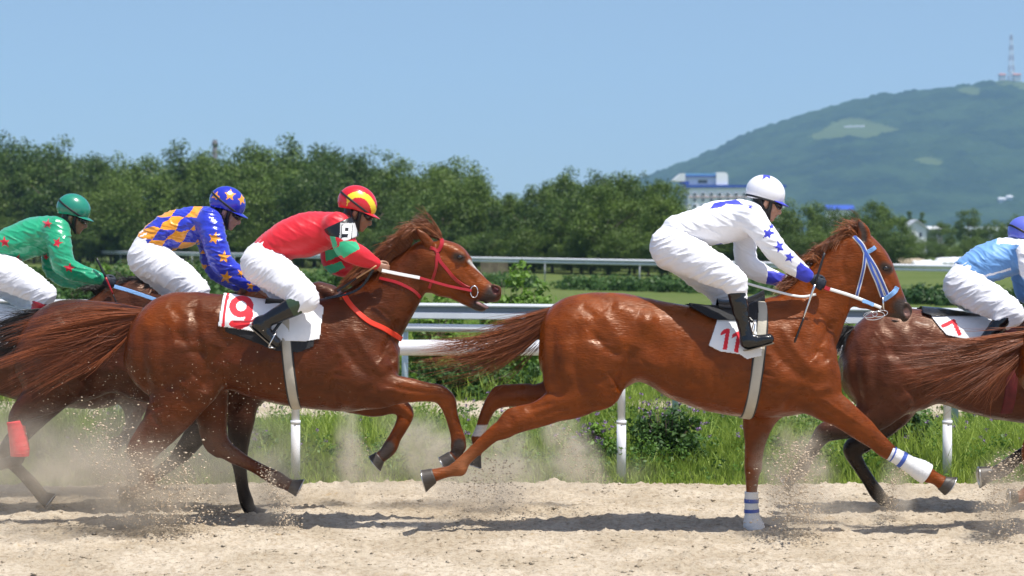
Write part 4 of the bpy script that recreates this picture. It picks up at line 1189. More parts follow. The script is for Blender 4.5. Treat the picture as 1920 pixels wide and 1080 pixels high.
    def eye(s, px, py, r):
        mb = MB(); rr = r * s.k
        loc, nn = s.ray(*s.mp(px, py))
        c1 = loc + np.array([0, 1, 0]) * rr * 0.45
        for sg in (1, -1):
            c = c1.copy()
            if sg < 0: c[1] = 2 * s.Y - c[1]
            v = []; q = []; t = []
            for i in range(1, 8):
                for j in range(12):
                    a = math.pi * i / 8; b = 2 * math.pi * j / 12
                    v.append(c + rr * np.array([math.sin(a) * math.cos(b), math.sin(a) * math.sin(b), math.cos(a) * .8]))
            v += [c + np.array([0, 0, rr * .8]), c - np.array([0, 0, rr * .8])]
            for i in range(6):
                for j in range(12): q.append((i * 12 + j, (i + 1) * 12 + j, (i + 1) * 12 + (j + 1) % 12, i * 12 + (j + 1) % 12))
            for j in range(12): t.append((84, j, (j + 1) % 12)); t.append((85, 72 + (j + 1) % 12, 72 + j))
            e = MB(); e.add(v, q=q, t=t)
            e.build('eye', M_EYE, s.root, smooth=True)

def mixc(a, b, t):
    t = np.clip(t, 0, 1)[:, None]
    return a * (1 - t) + b * t
CH = np.array([0.172, 0.0350, 0.0028])      # bright chestnut
CH2 = np.array([0.086, 0.0180, 0.0030])      # darker chestnut
BAY = np.array([0.075, 0.022, 0.011])
BLK = np.array([0.012, 0.010, 0.009])
WHT = np.array([0.62, 0.58, 0.52])
PINK = np.array([0.35, 0.20, 0.17])
GREY = np.array([0.045, 0.035, 0.032])

# sculpting strokes for the shared horse anatomy, in the pixel frame of the leading chestnut (number 11)
HIND = [
    ([(1035, 610), (1036, 680), (1050, 745)], 10, -0.012), ([(1085, 600), (1075, 680), (1095, 735)], 9, -0.007),
    ([(1060, 640), (1062, 720)], 16, 0.010), ([(1120, 640), (1115, 705)], 26, 0.016),
    ([(1130, 585), (1150, 620), (1170, 650)], 13, 0.010), ([(1108, 620), (1135, 655), (1170, 668)], 8, -0.010),
    ([(1212, 603)], 17, 0.020), ([(1222, 648)], 30, -0.028), ([(1190, 650), (1172, 700), (1160, 735)], 12, -0.020),
    ([(1125, 735), (1150, 712)], 18, 0.014), ([(1080, 760), (1040, 770), (1000, 785)], 6, -0.007),
    ([(1150, 575), (1195, 590)], 12, 0.008), ([(1090, 570), (1120, 600)], 9, -0.005),
    ([(1180, 690), (1240, 690), (1300, 670)], 14, 0.006),
]
RIBS = [([(1262 + 22 * i, 640 - 2 * i), (1248 + 22 * i, 690), (1250 + 22 * i, 738)], 5, -0.0035) for i in range(6)]
FORE = [
    ([(1462, 610), (1495, 660), (1530, 705)], 10, 0.012), ([(1440, 640), (1470, 680), (1505, 712)], 9, -0.010),
    ([(1440, 665), (1425, 720), (1432, 765)], 10, -0.014), ([(1472, 715)], 34, 0.022), ([(1455, 752)], 14, 0.014),
    ([(1505, 722), (1480, 745), (1470, 770)], 7, -0.009), ([(1540, 690)], 22, 0.014), ([(1520, 735), (1560, 725)], 9, 0.010),
    ([(1500, 740), (1545, 765), (1600, 800)], 5, -0.006), ([(1535, 655), (1550, 680)], 10, -0.010),
    ([(1565, 600), (1545, 640), (1525, 670)], 8, -0.010), ([(1520, 560), (1500, 600), (1490, 630)], 16, 0.008),
    ([(1580, 520), (1560, 570), (1540, 610)], 10, 0.006),
]

VEINS = [([(1098, 690), (1118, 722), (1108, 748)], 2.6, .0028), ([(1250, 738), (1310, 752), (1392, 766)], 2.6, .0030), ([(1500, 735), (1545, 748), (1590, 780), (1640, 812)], 2.4, .0030),
         ([(1548, 640), (1530, 672), (1500, 700)], 2.6, .0028), ([(1070, 590), (1100, 622), (1104, 660)], 2.6, .002), ([(1410, 700), (1450, 690), (1480, 668)], 2.6, .0025), ([(1150, 640), (1175, 620), (1190, 600)], 2.4, .0022)]
VEINS += [([(1430 + 4 * i, 700 + 15 * i), (1452 + 4 * i, 706 + 15 * i)], 2.6, -.004) for i in range(4)]          # skin folds behind the elbow
VEINS += [([(1200 + 9 * i, 672 + 5 * i), (1220 + 9 * i, 700 + 4 * i)], 3.0, -.0032) for i in range(4)]           # flank folds
VEINS += [([(1516 + 9 * i, 575 + 9 * i), (1546 + 6 * i, 592 + 9 * i)], 2.8, -.0032) for i in range(5)]           # folds at the base of the neck
HIND = HIND + VEINS
def leg_cols(base, dark, v, dy_lo=None):
    return base

# ============ horse 11 ============
GROUND_Y1 = 14.0
M_BANDAGE = simple('white_bandage', (0.78, 0.78, 0.77), 0.75, bump=0.002, bscale=60)
M_BLUE = simple('blue_strap', (0.045, 0.10, 0.42), 0.45)
M_LBLUE = simple('light_blue_fleece', (0.22, 0.42, 0.75), 0.85, bump=0.004, bscale=120)
M_WSTRAP = simple('white_strap', (0.72, 0.71, 0.68), 0.5)
M_RED = simple('red_leather', (0.36, 0.012, 0.018), 0.35, noise=0.2)
M_ORED = simple('orange_red_strap', (0.75, 0.045, 0.015), 0.4)
M_STEEL = simple('bit_steel', (0.75, 0.75, 0.75), 0.18, metal=1.0)
M_BLEATH = simple('black_leather', (0.012, 0.012, 0.013), 0.25, noise=0.3, bump=0.002, bscale=40)
M_BROWNL = simple('brown_leather', (0.10, 0.05, 0.025), 0.4)
M_GIRTH = simple('girth_webbing', (0.46, 0.42, 0.34), 0.8, noise=0.15, nscale=8, bump=0.003, bscale=90)
M_GIRTHE = simple('girth_edge', (0.03, 0.03, 0.03), 0.6)
M_CLOTH = simple('white_cotton_cloth', (0.80, 0.80, 0.80), 0.85, bump=0.006, bscale=14)
M_NUMR = simple('red_numeral', (0.72, 0.02, 0.035), 0.8, bump=0.006, bscale=14)
M_PAD = simple('black_felt_pad', (0.014, 0.014, 0.016), 0.8, bump=0.006, bscale=30)

def sock(col, d, t0, w):
    return mixc(col, WHT[None] * np.ones_like(col), np.clip((t0 - d) / w, 0, 1))

def girth(H, a, b, w, near_only=False):
    g = H.ring_strap(a, b, w, 'girth', M_GIRTHE, th=0.006, gap=0.006)
    H.ring_strap(a, b, w * 0.74, 'webbing', M_GIRTH, th=0.004, gap=0.013, parent=g)
    return g

def bandage(H, rows, dy, mat, stripes=(), parent=None, smat=None):
    """rows: px,py,r_px ; a wrapped cuff round the leg"""
    r = np.array([[*H.pt(x, y, dy), rr * H.k] for x, y, rr in rows]); c = catmull(r, 8)
    c2 = c.copy(); c2[:, 3] += 0.0015 * np.sin(np.arange(len(c)) * 1.9)
    mb = MB(); mb.tube(c2[:, :3], c2[:, 3], 20, 0, True, flat=1.0)
    ob = mb.build('leg_bandage', mat, parent or H.root, smooth=True)
    for t0, t1 in stripes:
        i = np.linspace(t0, t1, 4) * (len(c) - 1)
        q = np.array([np.interp(i, np.arange(len(c)), c[:, j]) for j in range(4)]).T
        m2 = MB(); m2.tube(q[:, :3], q[:, 3] + 0.0035, 20, 0, False); m2.build('stripe', smat or M_BLUE, ob, smooth=True)
    return ob

def horse_torso_w(n=0): pass

def build_h11():
    root = empty('race_horse', P(1290, 1000, 14.0) * [1, 1, 0], 'bright chestnut racehorse wearing saddle cloth 11, blue bridle and white foreleg bandages', 'horse', 'racehorses galloping along the track')
    H = Horse(14.0, root, 0.010); H.begin(760, 1815, 395, 1015)
    H.torso([(1012, 612, 690, .13), (1028, 580, 715, .20), (1060, 558, 738, .25), (1105, 549, 752, .27), (1160, 549, 735, .275), (1200, 556, 716, .27),
             (1250, 566, 744, .275), (1300, 574, 764, .29), (1350, 578, 776, .295), (1400, 576, 782, .29), (1450, 566, 782, .265), (1500, 566, 776, .235),
             (1535, 590, 764, .205), (1556, 628, 742, .17), (1566, 660, 715, .12)])
    S = H.S
    # neck and head
    S.chain(H.ch([(1455, 640, 82, .62), (1495, 622, 76, .56), (1532, 573, 60, .50), (1562, 528, 51, .50), (1592, 492, 46, .55), (1608, 476, 38, .62)]), k=0.05)
    S.chain(H.ch([(1612, 470, 30, .8), (1626, 500, 40, .72), (1645, 524, 37, .70), (1662, 548, 29, .72), (1678, 570, 23, .8), (1688, 584, 18, 1.0), (1692, 590, 14, 1.1)]), k=0.02)
    S.chain(H.ch([(1615, 545, 34, .68), (1632, 556, 24, .7), (1655, 575, 14, .9), (1672, 592, 9, 1.2), (1678, 598, 7, 1.3)]), k=0.02)
    S.chain(H.ch([(1625, 455, 16, 1.6), (1645, 480, 18, 1.7), (1660, 500, 14, 2.0)]), k=0.02)       # forehead
    for dy in (-.075, .075):
        S.chain(H.ch([(1652, 494, 9, 1, dy), (1667, 500, 7, 1, dy)]), k=0.012)                       # brow
        S.chain(H.ch([(1601 if dy > 0 else 1619, 456, 9, .9, dy * .75), ((1600 if dy > 0 else 1620), 436, 12.5, .5, dy * .85), ((1597 if dy > 0 else 1610), 411, 2.5, .7, dy * .9)]), k=0.010)
        S.chain(H.ch([(1621, 450, 4, 1, dy * 1.15), (1622, 436, 6, 1, dy * 1.35), (1614, 420, 1.5, 1, dy * 1.3)]), k=0.004, cut=True)
        S.chain(H.ch([(1700, 577, 6, .8, dy * .82), (1699, 585, 6, .8, dy * .80)]), k=0.006, cut=True)   # nostril
        S.chain(H.ch([(1701, 570, 4, .8, dy * .70), (1707, 580, 4, .8, dy * .65), (1704, 592, 4, .8, dy * .62)]), k=0.010)
    S.chain(H.ch([(1664, 596, 2.2, 9), (1690, 600, 2.2, 9)], 0), k=0.004, cut=True)                   # mouth line
    # near (right) hind leg, extended behind
    S.chain(H.ch([(1095, 665, 78, .40, -.15), (1085, 710, 66, .42, -.155), (1075, 740, 44, .55, -.16), (1040, 762, 30, .7, -.165), (1005, 779, 24, .7, -.165),
                  (970, 790, 20, .75, -.165)], 0), k=0.05)
    S.chain(H.ch([(1122, 700, 46, .5, -.15), (1138, 738, 24, .6, -.16), (1128, 752, 14, .7, -.16)]), k=0.04)      # stifle
    hd = -.165
    S.chain(H.ch([(985, 783, 20, .7), (962, 795, 20, .72), (945, 806, 18, .75), (925, 815, 15, .75), (900, 837, 12.5, .75), (874, 861, 12, .8), (862, 878, 14.5, .85)], hd), k=0.02, sub=5)
    S.chain(H.ch([(1000, 768, 9, .6), (975, 768, 7, .7), (953, 774, 7.5, .9), (940, 792, 8, .9)], hd), k=0.022)   # point of hock
    S.chain(H.ch([(930, 800, 7, .8), (890, 838, 4.5, .9), (855, 868, 5, .9), (850, 876, 8, .9)], hd), k=0.012)     # tendon
    S.chain(H.ch([(862, 879, 14, .85), (842, 884, 10.5, .9), (822, 889, 11.5, 1.0), (812, 892, 13, 1.05)], hd), k=0.012)
    # far hind leg
    fd = .16
    S.chain(H.ch([(1085, 690, 70, .4), (1060, 735, 40, .6), (1015, 742, 24, .65), (975, 743, 20, .7), (945, 745, 19, .75), (924, 756, 15, .8), (912, 775, 12, .8), (903, 800, 10.5, .8), (896, 822, 12, .85)], fd), k=0.05, sub=5)
    S.chain(H.ch([(990, 727, 8, .7), (955, 727, 6, .8), (930, 731, 7, .9), (920, 750, 8, .8)], fd), k=0.02)
    S.chain(H.ch([(896, 822, 12, .9), (896, 840, 9.5, .9), (892, 852, 11, 1)], fd), k=0.01)
    # near foreleg, reaching forward
    S.chain(H.ch([(1495, 690, 60, .5, -.10), (1525, 722, 52, .48, -.13), (1545, 752, 36, .6, -.14), (1580, 776, 28, .7, -.145), (1612, 801, 24, .7, -.145), (1640, 824, 18.5, .75, -.145),
                  (1660, 842, 17, .8, -.145), (1676, 853, 13.5, .85, -.145), (1700, 868, 11, .85, -.145), (1722, 881, 12, .85, -.145), (1738, 890, 15, .85, -.145)]), k=0.045, sub=5)
    S.chain(H.ch([(1738, 890, 15, .85), (1755, 898, 12, .9), (1767, 906, 13.5, 1)], -.145), k=0.01)
    # far foreleg, standing
    S.chain(H.ch([(1450, 720, 55, .5), (1428, 770, 36, .6), (1420, 800, 27, .7), (1416, 830, 20, .75), (1413, 858, 17.5, .8), (1412, 876, 17, .8), (1410, 895, 13, .8),
                  (1409, 930, 10.5, .85), (1409, 960, 11.5, .85), (1411, 975, 14.5, .85)], .14), k=0.05, sub=5)
    S.chain(H.ch([(1411, 975, 14, .85), (1418, 986, 12, .9), (1424, 990, 12, 1)], .14), k=0.01)
    def col(v, n, px, py):
        c = np.tile(CH, (len(v), 1))
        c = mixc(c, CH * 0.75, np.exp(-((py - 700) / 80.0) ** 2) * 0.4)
        dh, _ = poly_dist(px, py, [(1690, 575), (1700, 590), (1680, 602)])
        c = mixc(c, GREY[None] * np.ones_like(c), (24 - dh) / 12)
        dp, _ = poly_dist(px, py, [(1700, 583), (1703, 592)]); c = mixc(c, PINK[None] * np.ones_like(c), (7 - dp) / 4 * (np.abs(v[:, 1] - 14) < .09))
        db, _ = poly_dist(px, py, [(1640, 462), (1690, 548)]); 
        ins, _ = poly_dist(px, py, [(1620, 450), (1620, 436), (1613, 420)]); c = mixc(c, GREY[None] * np.ones_like(c), (8 - ins) / 4 * (n[:, 1] < -.2) * (v[:, 1] < 14) * 0.85)
        de, _ = poly_dist(px, py, [(1658, 500), (1666, 504)]); c = mixc(c, GREY[None] * np.ones_like(c), (13 - de) / 8)
        ds, _ = poly_dist(px, py, [(905, 795), (892, 812)]); c = np.where(((v[:, 1] > 14.05) & (px < 915) & (py > 797) & (py < 818))[:, None], WHT, c)
        dt, _ = poly_dist(px, py, [(1411, 858), (1413, 870)])
        c = mixc(c, np.array([0.50, 0.22, 0.10])[None] * np.ones_like(c), (np.exp(-((px - 868) / 40.0) ** 2 - ((py - 870) / 30.) ** 2)) * 0.35)
        return c
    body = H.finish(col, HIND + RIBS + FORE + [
        ([(1622, 530), (1640, 552)], 18, 0.006), ([(1655, 525), (1682, 562)], 4, 0.004), ([(1662, 520), (1690, 560)], 5, -0.004),
        ([(1640, 500), (1650, 540), (1640, 575)], 5, -0.004), ([(962, 780), (955, 800)], 6, -0.006), ([(985, 770), (1040, 755)], 5, -0.006),
        ([(1590, 450), (1578, 490), (1590, 540)], 7, -0.006), ([(1405, 850), (1405, 885)], 4, 0.004), ([(900, 828), (868, 858)], 2.5, -0.004), ([(1560, 545), (1595, 520)], 8, 0.004)])
    H.hoof((812, 893), (792, 899), 14.5, -.165); H.hoof((891, 853), (884, 872), 12, .16)
    H.hoof((1767, 906), (1781, 915), 14, -.145); H.hoof((1424, 989), (1432, 999), 12.5, .14)
    H.eye(1661, 503, 6.5)
    # tail
    G = []
    for (a, b, c, d, e) in [((1062, 566), (1020, 585), (940, 604), (850, 628), (745, 645)), ((1050, 580), (1005, 600), (940, 630), (865, 645), (765, 655)),
                            ((1045, 590), (1000, 620), (940, 645), (860, 672), (750, 690)), ((1042, 598), (1005, 628), (955, 660), (885, 688), (760, 712)), ((1040, 600), (1010, 630), (975, 655), (930, 675), (870, 705))]:
        G.append([[*H.pt(*a), .015], [*H.pt(*b), .03], [*H.pt(*c), .045], [*H.pt(*d), .055], [*H.pt(*e), .06]])
    hair('tail', G, 1100, M_HAIR_MID, root, wid=0.0038, seed=5, wave=0.016, jit=.95, nseg=14)
    # mane
    crest = [(1470, 560), (1500, 510), (1530, 480), (1560, 458), (1588, 438), (1598, 432)]
    G = []
    for i, (x, y) in enumerate(crest):
        G.append([[*H.pt(x + 12, y + 12), .012], [*H.pt(x - 2, y - 4), .018], [*H.pt(x - 20, y + 2), .022], [*H.pt(x - 36, y + 22, -.06), .028]])
    hair('mane', G, 1200, M_HAIR_CHEST, root, wid=0.0048, seed=8, wave=0.01, nseg=9)
    G = [[[*H.pt(1612, 436), .012], [*H.pt(1600, 424), .02], [*H.pt(1580, 424), .03], [*H.pt(1566, 432), .03]],
         [[*H.pt(1625, 446), .01], [*H.pt(1622, 432), .02], [*H.pt(1598, 420), .02], [*H.pt(1585, 428), .02]]]
    hair('forelock', G, 90, M_HAIR_CHEST, root, wid=0.004, seed=9, nseg=8)
    # tack
    br = H.band([(1602, 444), (1615, 458), (1622, 472), (1634, 505), (1645, 530), (1655, 556)], 9, 'bridle', M_WSTRAP, both=True)
    H.band([(1602, 444), (1615, 458), (1622, 472), (1634, 505), (1645, 530), (1655, 556)], 5, 'cheek_strap', M_BLUE, off=.0065, parent=br)
    H.band([(1622, 472), (1640, 500), (1652, 525), (1664, 553)], 8, 'strap_edge', M_WSTRAP, off=.004, parent=br); H.band([(1622, 472), (1640, 500), (1652, 525), (1664, 553)], 4.5, 'cheek_strap', M_BLUE, off=.0075, parent=br)
    H.band([(1622, 474), (1620, 500), (1613, 530), (1606, 556)], 7, 'strap_edge', M_WSTRAP, off=.004, parent=br); H.band([(1622, 474), (1620, 500), (1613, 530), (1606, 556)], 3.5, 'throat_latch', M_BLUE, off=.0075, parent=br)
    H.band([(1626, 473), (1634, 469), (1641, 464)], 8, 'browband', M_LBLUE, th=.008, parent=br)
    H.band([(1657, 561), (1668, 554), (1677, 546), (1681, 538)], 9, 'noseband', M_LBLUE, th=.014, parent=br)
    mb = MB()
    for sg in (1,):
        for cx, cy, r in ((1650, 588, 11), (1640, 592, 14), (1632, 590, 10)):
            pp = [H.pt(cx + r * math.cos(a) * 1.3, cy + r * .55 * math.sin(a) - .15 * r * math.cos(a), -.085) for a in np.linspace(0, 2 * math.pi, 20)]
            mb.tube(pp, 0.0035, 6)
    mb.tube([H.pt(1655, 558, -.09), H.pt(1657, 580, -.09)], 0.007, 8)
    mb.build('bit', M_STEEL, br, smooth=True)
    # reins: white, from bit to hand and back over the neck
    mb = MB(); n0 = np.array([0, -1, 0.25])
    r1 = catmull([[*H.pt(1652, 577, -.10)], [*H.pt(1600, 556, -.14)], [*H.pt(1552, 541, -.20)]], 6); mb.strap(r1, np.tile(n0, (len(r1), 1)), 0.025, 0.003)
    r2 = catmull([[*H.pt(1530, 552, -.21)], [*H.pt(1500, 556, -.22)], [*H.pt(1450, 545, -.21)], [*H.pt(1395, 530, -.20)]], 6); mb.strap(r2, np.tile(n0, (len(r2), 1)), 0.018, 0.003)
    r3 = catmull([[*H.pt(1655, 577, .10)], [*H.pt(1590, 560, .16)], [*H.pt(1500, 530, .14)]], 6); mb.strap(r3, np.tile(-n0, (len(r3), 1)), 0.02, 0.003)
    rn = mb.build('reins', M_WSTRAP, br, smooth=True)
    mb = MB(); q = [H.pt(1556, 543, -.205), H.pt(1546, 539, -.205)]; mb.strap(q, [n0, n0], 0.03, 0.006); mb.build('rein_stop', M_RED, rn)
    mb = MB(); q = catmull([[*H.pt(1638, 572, -.12)], [*H.pt(1627, 567, -.128)], [*H.pt(1617, 564, -.13)]], 3); mb.strap(q, np.tile(n0, (len(q), 1)), 0.028, 0.006); mb.build('rein_clip', M_LBLUE, rn)
    girth(H, (1424, 590), (1398, 776), 24)
    def m11(fx, fy, fc):
        u = fx + (fy - 635) * 0.22; r = np.zeros(len(fx), dtype=int)
        for cx, dyy in ((1360, 0), (1381, 5)):
            st_ = in_poly(fx, fy, [(cx + 2, 616 + dyy), (cx + 9, 617 + dyy), (cx + 3, 656 + dyy), (cx - 5, 655 + dyy)])
            fl = in_poly(fx, fy, [(cx + 4, 617 + dyy), (cx - 1, 626 + dyy), (cx - 9, 629 + dyy), (cx - 8, 623 + dyy), (cx - 1, 617 + dyy)])
            r[(st_ | fl) & (fc[:, 1] < 14)] = 1
        return r
    H.cloth([(1328, 572), (1336, 582), (1346, 594), (1337, 622), (1328, 648), (1350, 660), (1386, 664), (1400, 674), (1428, 668), (1432, 640), (1424, 605), (1402, 572)], 'saddle_cloth', [M_CLOTH, M_NUMR], m11, res=.005, seed=4)
    # saddle: small racing saddle with cantle and flaps
    H.cloth([(1288, 571), (1300, 578), (1330, 596), (1345, 600), (1395, 600), (1420, 600), (1424, 580), (1418, 558)], 'saddle_pad', M_PAD, gap=.020, res=.012, wav=.002, seed=6)
    sd = saddle(H, (1345, 572), (1432, 560), (1420, 615))
    stirrup(H, sd, (1385, 580), (1412, 618), -.33, tilt=0.2)
    return H

def saddle(H, back, front, flap):
    """seat, pommel, cantle and flaps"""
    mb = MB(); a = H.pt(*back); b = H.pt(*front); rows = []
    n = 9; V = []; Q = []
    for i in range(n):
        t = i / (n - 1); c = a * (1 - t) + b * t; c[2] += 0.035 * (abs(t - .45) * 2) ** 2 + 0.02
        wd = 0.11 * (1 - .35 * t)
        for j in range(9):
            u = -1 + 2 * j / 8
            V.append(c + np.array([0, u * wd, -0.05 * u * u]))
        for j in range(9):
            u = 1 - 2 * j / 8
            V.append(c + np.array([0, u * wd, -0.05 * u * u - 0.03]))
    m = 18
    for i in range(n - 1):
        for j in range(m): Q.append((i * m + j, (i + 1) * m + j, (i + 1) * m + (j + 1) % m, i * m + (j + 1) % m))
    mb.add(V, q=Q)
    ob = mb.build('saddle', M_BLEATH, H.root, smooth=True)
    return ob

def stirrup(H, parent, top, bot, dy, tilt=0.0):
    mb = MB(); a = H.pt(*top, dy + .07); b = H.pt(bot[0], bot[1] - 14, dy)
    p = catmull([a, (a + b) / 2 + np.array([0, -.01, 0]), b], 4); mb.strap(p, np.tile([0, -1, 0.1], (len(p), 1)), 0.022, 0.004)
    mb.build('stirrup_leather', M_BLEATH, parent, smooth=True)
    mb = MB(); c = H.pt(*bot, dy)
    pp = [c + np.array([math.sin(tilt) * .06 * (math.cos(t)), 0.055 * math.sin(t), 0.0 + 0.065 * math.cos(t)]) for t in np.linspace(-2.2, 2.2, 20)]
    mb.tube(pp, 0.005, 6); mb.box(c + np.array([0, 0, -.042]), (0.035, 0.10, 0.008))
    mb.build('stirrup', M_STEEL, parent, smooth=True)
H11 = build_h11()
# ============ horse 9 ============
def hindmap(x0, w, dy=0):
    """number 11's hindquarter frame -> another horse's"""
    return lambda pl: [(x0 + (x - 1005) * w, y + dy) for x, y in pl]

def std_strokes(x0, wx, foremap=None, dy=0):
    f = hindmap(x0, wx, dy)
    return [(f(pl), wd, dp) for pl, wd, dp in HIND + RIBS + FORE]

H9_TORSO = [(238, 640, 690, .13), (250, 604, 712, .20), (275, 572, 738, .25), (310, 552, 752, .27), (350, 547, 752, .275), (390, 550, 742, .27), (425, 553, 730, .27), (470, 560, 744, .285),
            (520, 568, 757, .29), (570, 567, 765, .285), (620, 562, 770, .265), (665, 566, 771, .235), (705, 592, 762, .20), (732, 628, 738, .16), (748, 655, 705, .11)]
def h9_front(H, dyp=0, lower=0):
    S = H.S; d = dyp
    S.chain(H.ch([(630, 648, 82, .62), (668, 624, 78, .55), (700, 590, 66, .50), (732, 556, 54, .50), (765, 518 + d, 44, .52), (795, 494 + d, 40, .6)]), k=0.05)
    S.chain(H.ch([(796, 482 + d, 30, .8), (822, 494 + d, 40, .70), (848, 510 + d, 38, .68), (876, 527 + d, 29, .72), (900, 541 + d, 22, .85), (918, 550 + d, 17, 1.0), (926, 553 + d, 14, 1.1)]), k=0.02)
    S.chain(H.ch([(822, 525 + d, 30, .68), (848, 546 + d, 15, .9), (872, 562 + d, 10, 1.1), (892, 573 + d, 8.5, 1.3), (904, 577 + d, 7.5, 1.4), (910, 573 + d, 5, 1.5)]), k=0.02)
    S.chain(H.ch([(830, 463 + d, 14, 1.7), (855, 474 + d, 16, 1.8), (872, 488 + d, 12, 2.0)]), k=0.02)
    S.chain(H.ch([(893, 569 + d, 3.4, 9), (912, 574 + d, 4.0, 9), (935, 580 + d, 4, 6)]), k=0.006, cut=True)
    for e in (-.075, .075):
        S.chain(H.ch([(853, 472 + d, 8, 1, e), (868, 479 + d, 7, 1, e)]), k=0.012)
        S.chain(H.ch([(806, 458 + d, 9, .9, e * .9), (794, 444 + d, 9, .6, e * 1.05), (781, 430 + d, 2.5, .7, e * 1.05)]), k=0.010)
        S.chain(H.ch([(802, 456 + d, 3, 1, e * 1.35), (792, 443 + d, 4.5, 1, e * 1.5), (785, 435 + d, 1.5, 1, e * 1.4)]), k=0.004, cut=True)
        S.chain(H.ch([(929, 541 + d, 6, .8, e * .78), (930, 547 + d, 6, .8, e * .78)]), k=0.006, cut=True)
        S.chain(H.ch([(925, 535 + d, 3.5, .8, e * .72), (937, 540 + d, 3.5, .8, e * .62), (937, 552 + d, 3.5, .8, e * .6)]), k=0.010)
        S.chain(H.ch([(895, 568 + d, 4, 1, e * .55), (915, 577 + d, 3, 1, e * .4)]), k=0.008)

def build_h9():
    root = empty('race_horse', P(500, 975, 14.2) * [1, 1, 0], 'dark chestnut racehorse with red bridle and saddle cloth 9, all four hooves off the ground', 'horse', 'racehorses galloping along the track')
    H = Horse(14.2, root, 0.010); H.begin(160, 960, 405, 950)
    H.torso(H9_TORSO); h9_front(H); S = H.S
    # near hind leg
    nd = -.165
    S.chain(H.ch([(330, 660, 76, .40, -.14), (345, 705, 62, .44, -.155), (335, 745, 52, .5, nd), (318, 775, 44, .55, nd), (295, 810, 34, .6, nd), (276, 835, 28, .62, nd), (268, 855, 22, .7, nd), (272, 880, 14, .75, nd), (279, 898, 13, .8, nd), (274, 912, 15, .85, nd)]), k=0.05, sub=5)
    S.chain(H.ch([(270, 800, 9, .7), (250, 832, 9, .8), (247, 848, 10, .9), (258, 868, 8, .9)], nd), k=0.02)
    S.chain(H.ch([(370, 690, 42, .55, -.15), (384, 728, 24, .65, -.165), (372, 745, 16, .7, -.165)]), k=0.045)
    S.chain(H.ch([(274, 912, 14, .85), (258, 921, 11, .9), (243, 924, 12, 1.0)], nd), k=0.012)
    # far hind leg swinging forward
    fd = .13
    S.chain(H.ch([(370, 690, 60, .5), (388, 740, 40, .6), (396, 775, 31, .65), (402, 810, 24, .7), (412, 834, 20, .75), (432, 850, 16, .8), (462, 867, 12.5, .8), (490, 882, 12, .85), (518, 897, 14, .85), (535, 906, 12, .9), (546, 911, 12, 1)], fd), k=0.045, sub=5)
    S.chain(H.ch([(382, 808, 8, .8), (392, 836, 9, .9), (408, 850, 8, .9)], fd), k=0.02)
    # near foreleg, knee raised
    nf = -.14
    S.chain(H.ch([(668, 700, 58, .5, -.10), (700, 727, 40, .5, -.13), (735, 731, 29, .65, nf), (770, 732, 23, .7, nf), (800, 735, 18, .75, nf), (824, 739, 17.5, .8, nf), (838, 752, 17, .8, nf), (845, 773, 13, .85, nf), (853, 800, 12, .85, nf), (859, 822, 13.5, .85, nf), (860, 836, 14, .85, nf)]), k=0.04, sub=5)
    S.chain(H.ch([(860, 836, 13, .85), (856, 850, 11, .9), (848, 859, 11.5, 1)], nf), k=0.012)
    # far foreleg
    ff = .14
    S.chain(H.ch([(655, 730, 44, .5), (700, 757, 25, .6), (735, 760, 17, .7), (755, 766, 16, .8), (760, 780, 16, .8), (752, 800, 13, .85), (741, 820, 12, .85), (732, 838, 14, .85), (722, 850, 12.5, .9), (712, 858, 12, 1)], ff), k=0.03, sub=5)
    def col(v, n, px, py):
        c = np.tile(CH2, (len(v), 1))
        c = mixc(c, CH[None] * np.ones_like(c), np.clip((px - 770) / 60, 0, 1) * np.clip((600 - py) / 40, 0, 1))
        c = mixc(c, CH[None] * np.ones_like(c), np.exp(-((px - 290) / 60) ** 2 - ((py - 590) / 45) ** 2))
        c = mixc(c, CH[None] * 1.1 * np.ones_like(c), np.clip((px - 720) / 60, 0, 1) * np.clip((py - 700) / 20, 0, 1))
        dh, _ = poly_dist(px, py, [(925, 546), (915, 562), (895, 578)])
        c = mixc(c, GREY[None] * np.ones_like(c), (20 - dh) / 12)
        dl, _ = poly_dist(px, py, [(880, 490), (920, 524)]); c = mixc(c, WHT[None] * np.ones_like(c), (4.5 - dl) / 3)
        dp, _ = poly_dist(px, py, [(896, 566), (913, 575)]); c = mixc(c, np.array([.5, .30, .27])[None] * np.ones_like(c), (5 - dp) / 3 * (np.abs(v[:, 1] - 14.2) < .06))
        dn, _ = poly_dist(px, py, [(928, 542), (930, 547)]); c = mixc(c, np.array([.09, .02, .02])[None] * np.ones_like(c), (7 - dn) / 3)
        de, _ = poly_dist(px, py, [(856, 481), (865, 484)]); c = mixc(c, GREY[None] * np.ones_like(c), (12 - de) / 8)
        for q in ([(728, 838), (722, 850)], [(861, 834), (858, 846)]):
            d, _ = poly_dist(px, py, q); c = mixc(c, GREY[None] * np.ones_like(c), (15 - d) / 6)
        c = mixc(c, WHT[None] * np.ones_like(c), ((px > 528) & (px < 548) & (py > 890) & (v[:, 1] > 14.25)) * 0.0)
        return c
    H.finish(col, std_strokes(238, .915) + [
        ([(835, 515)], 16, .007), ([(850, 510), (885, 545)], 4, .004), ([(866, 505), (893, 532)], 5, -.005), ([(820, 500), (822, 530), (845, 548)], 5, -.004),
        ([(720, 722), (770, 732), (810, 738)], 4, -.006), ([(700, 745), (760, 744)], 4, -.005), ([(845, 770), (852, 810)], 4, .003), ([(780, 480), (768, 515), (775, 545)], 7, -.005),
        ([(360, 575), (372, 640), (385, 700)], 10, -.014), ([(350, 600), (355, 660)], 14, .012), ([(270, 760), (300, 800)], 6, -.006), ([(735, 660), (738, 700)], 10, -.008)])
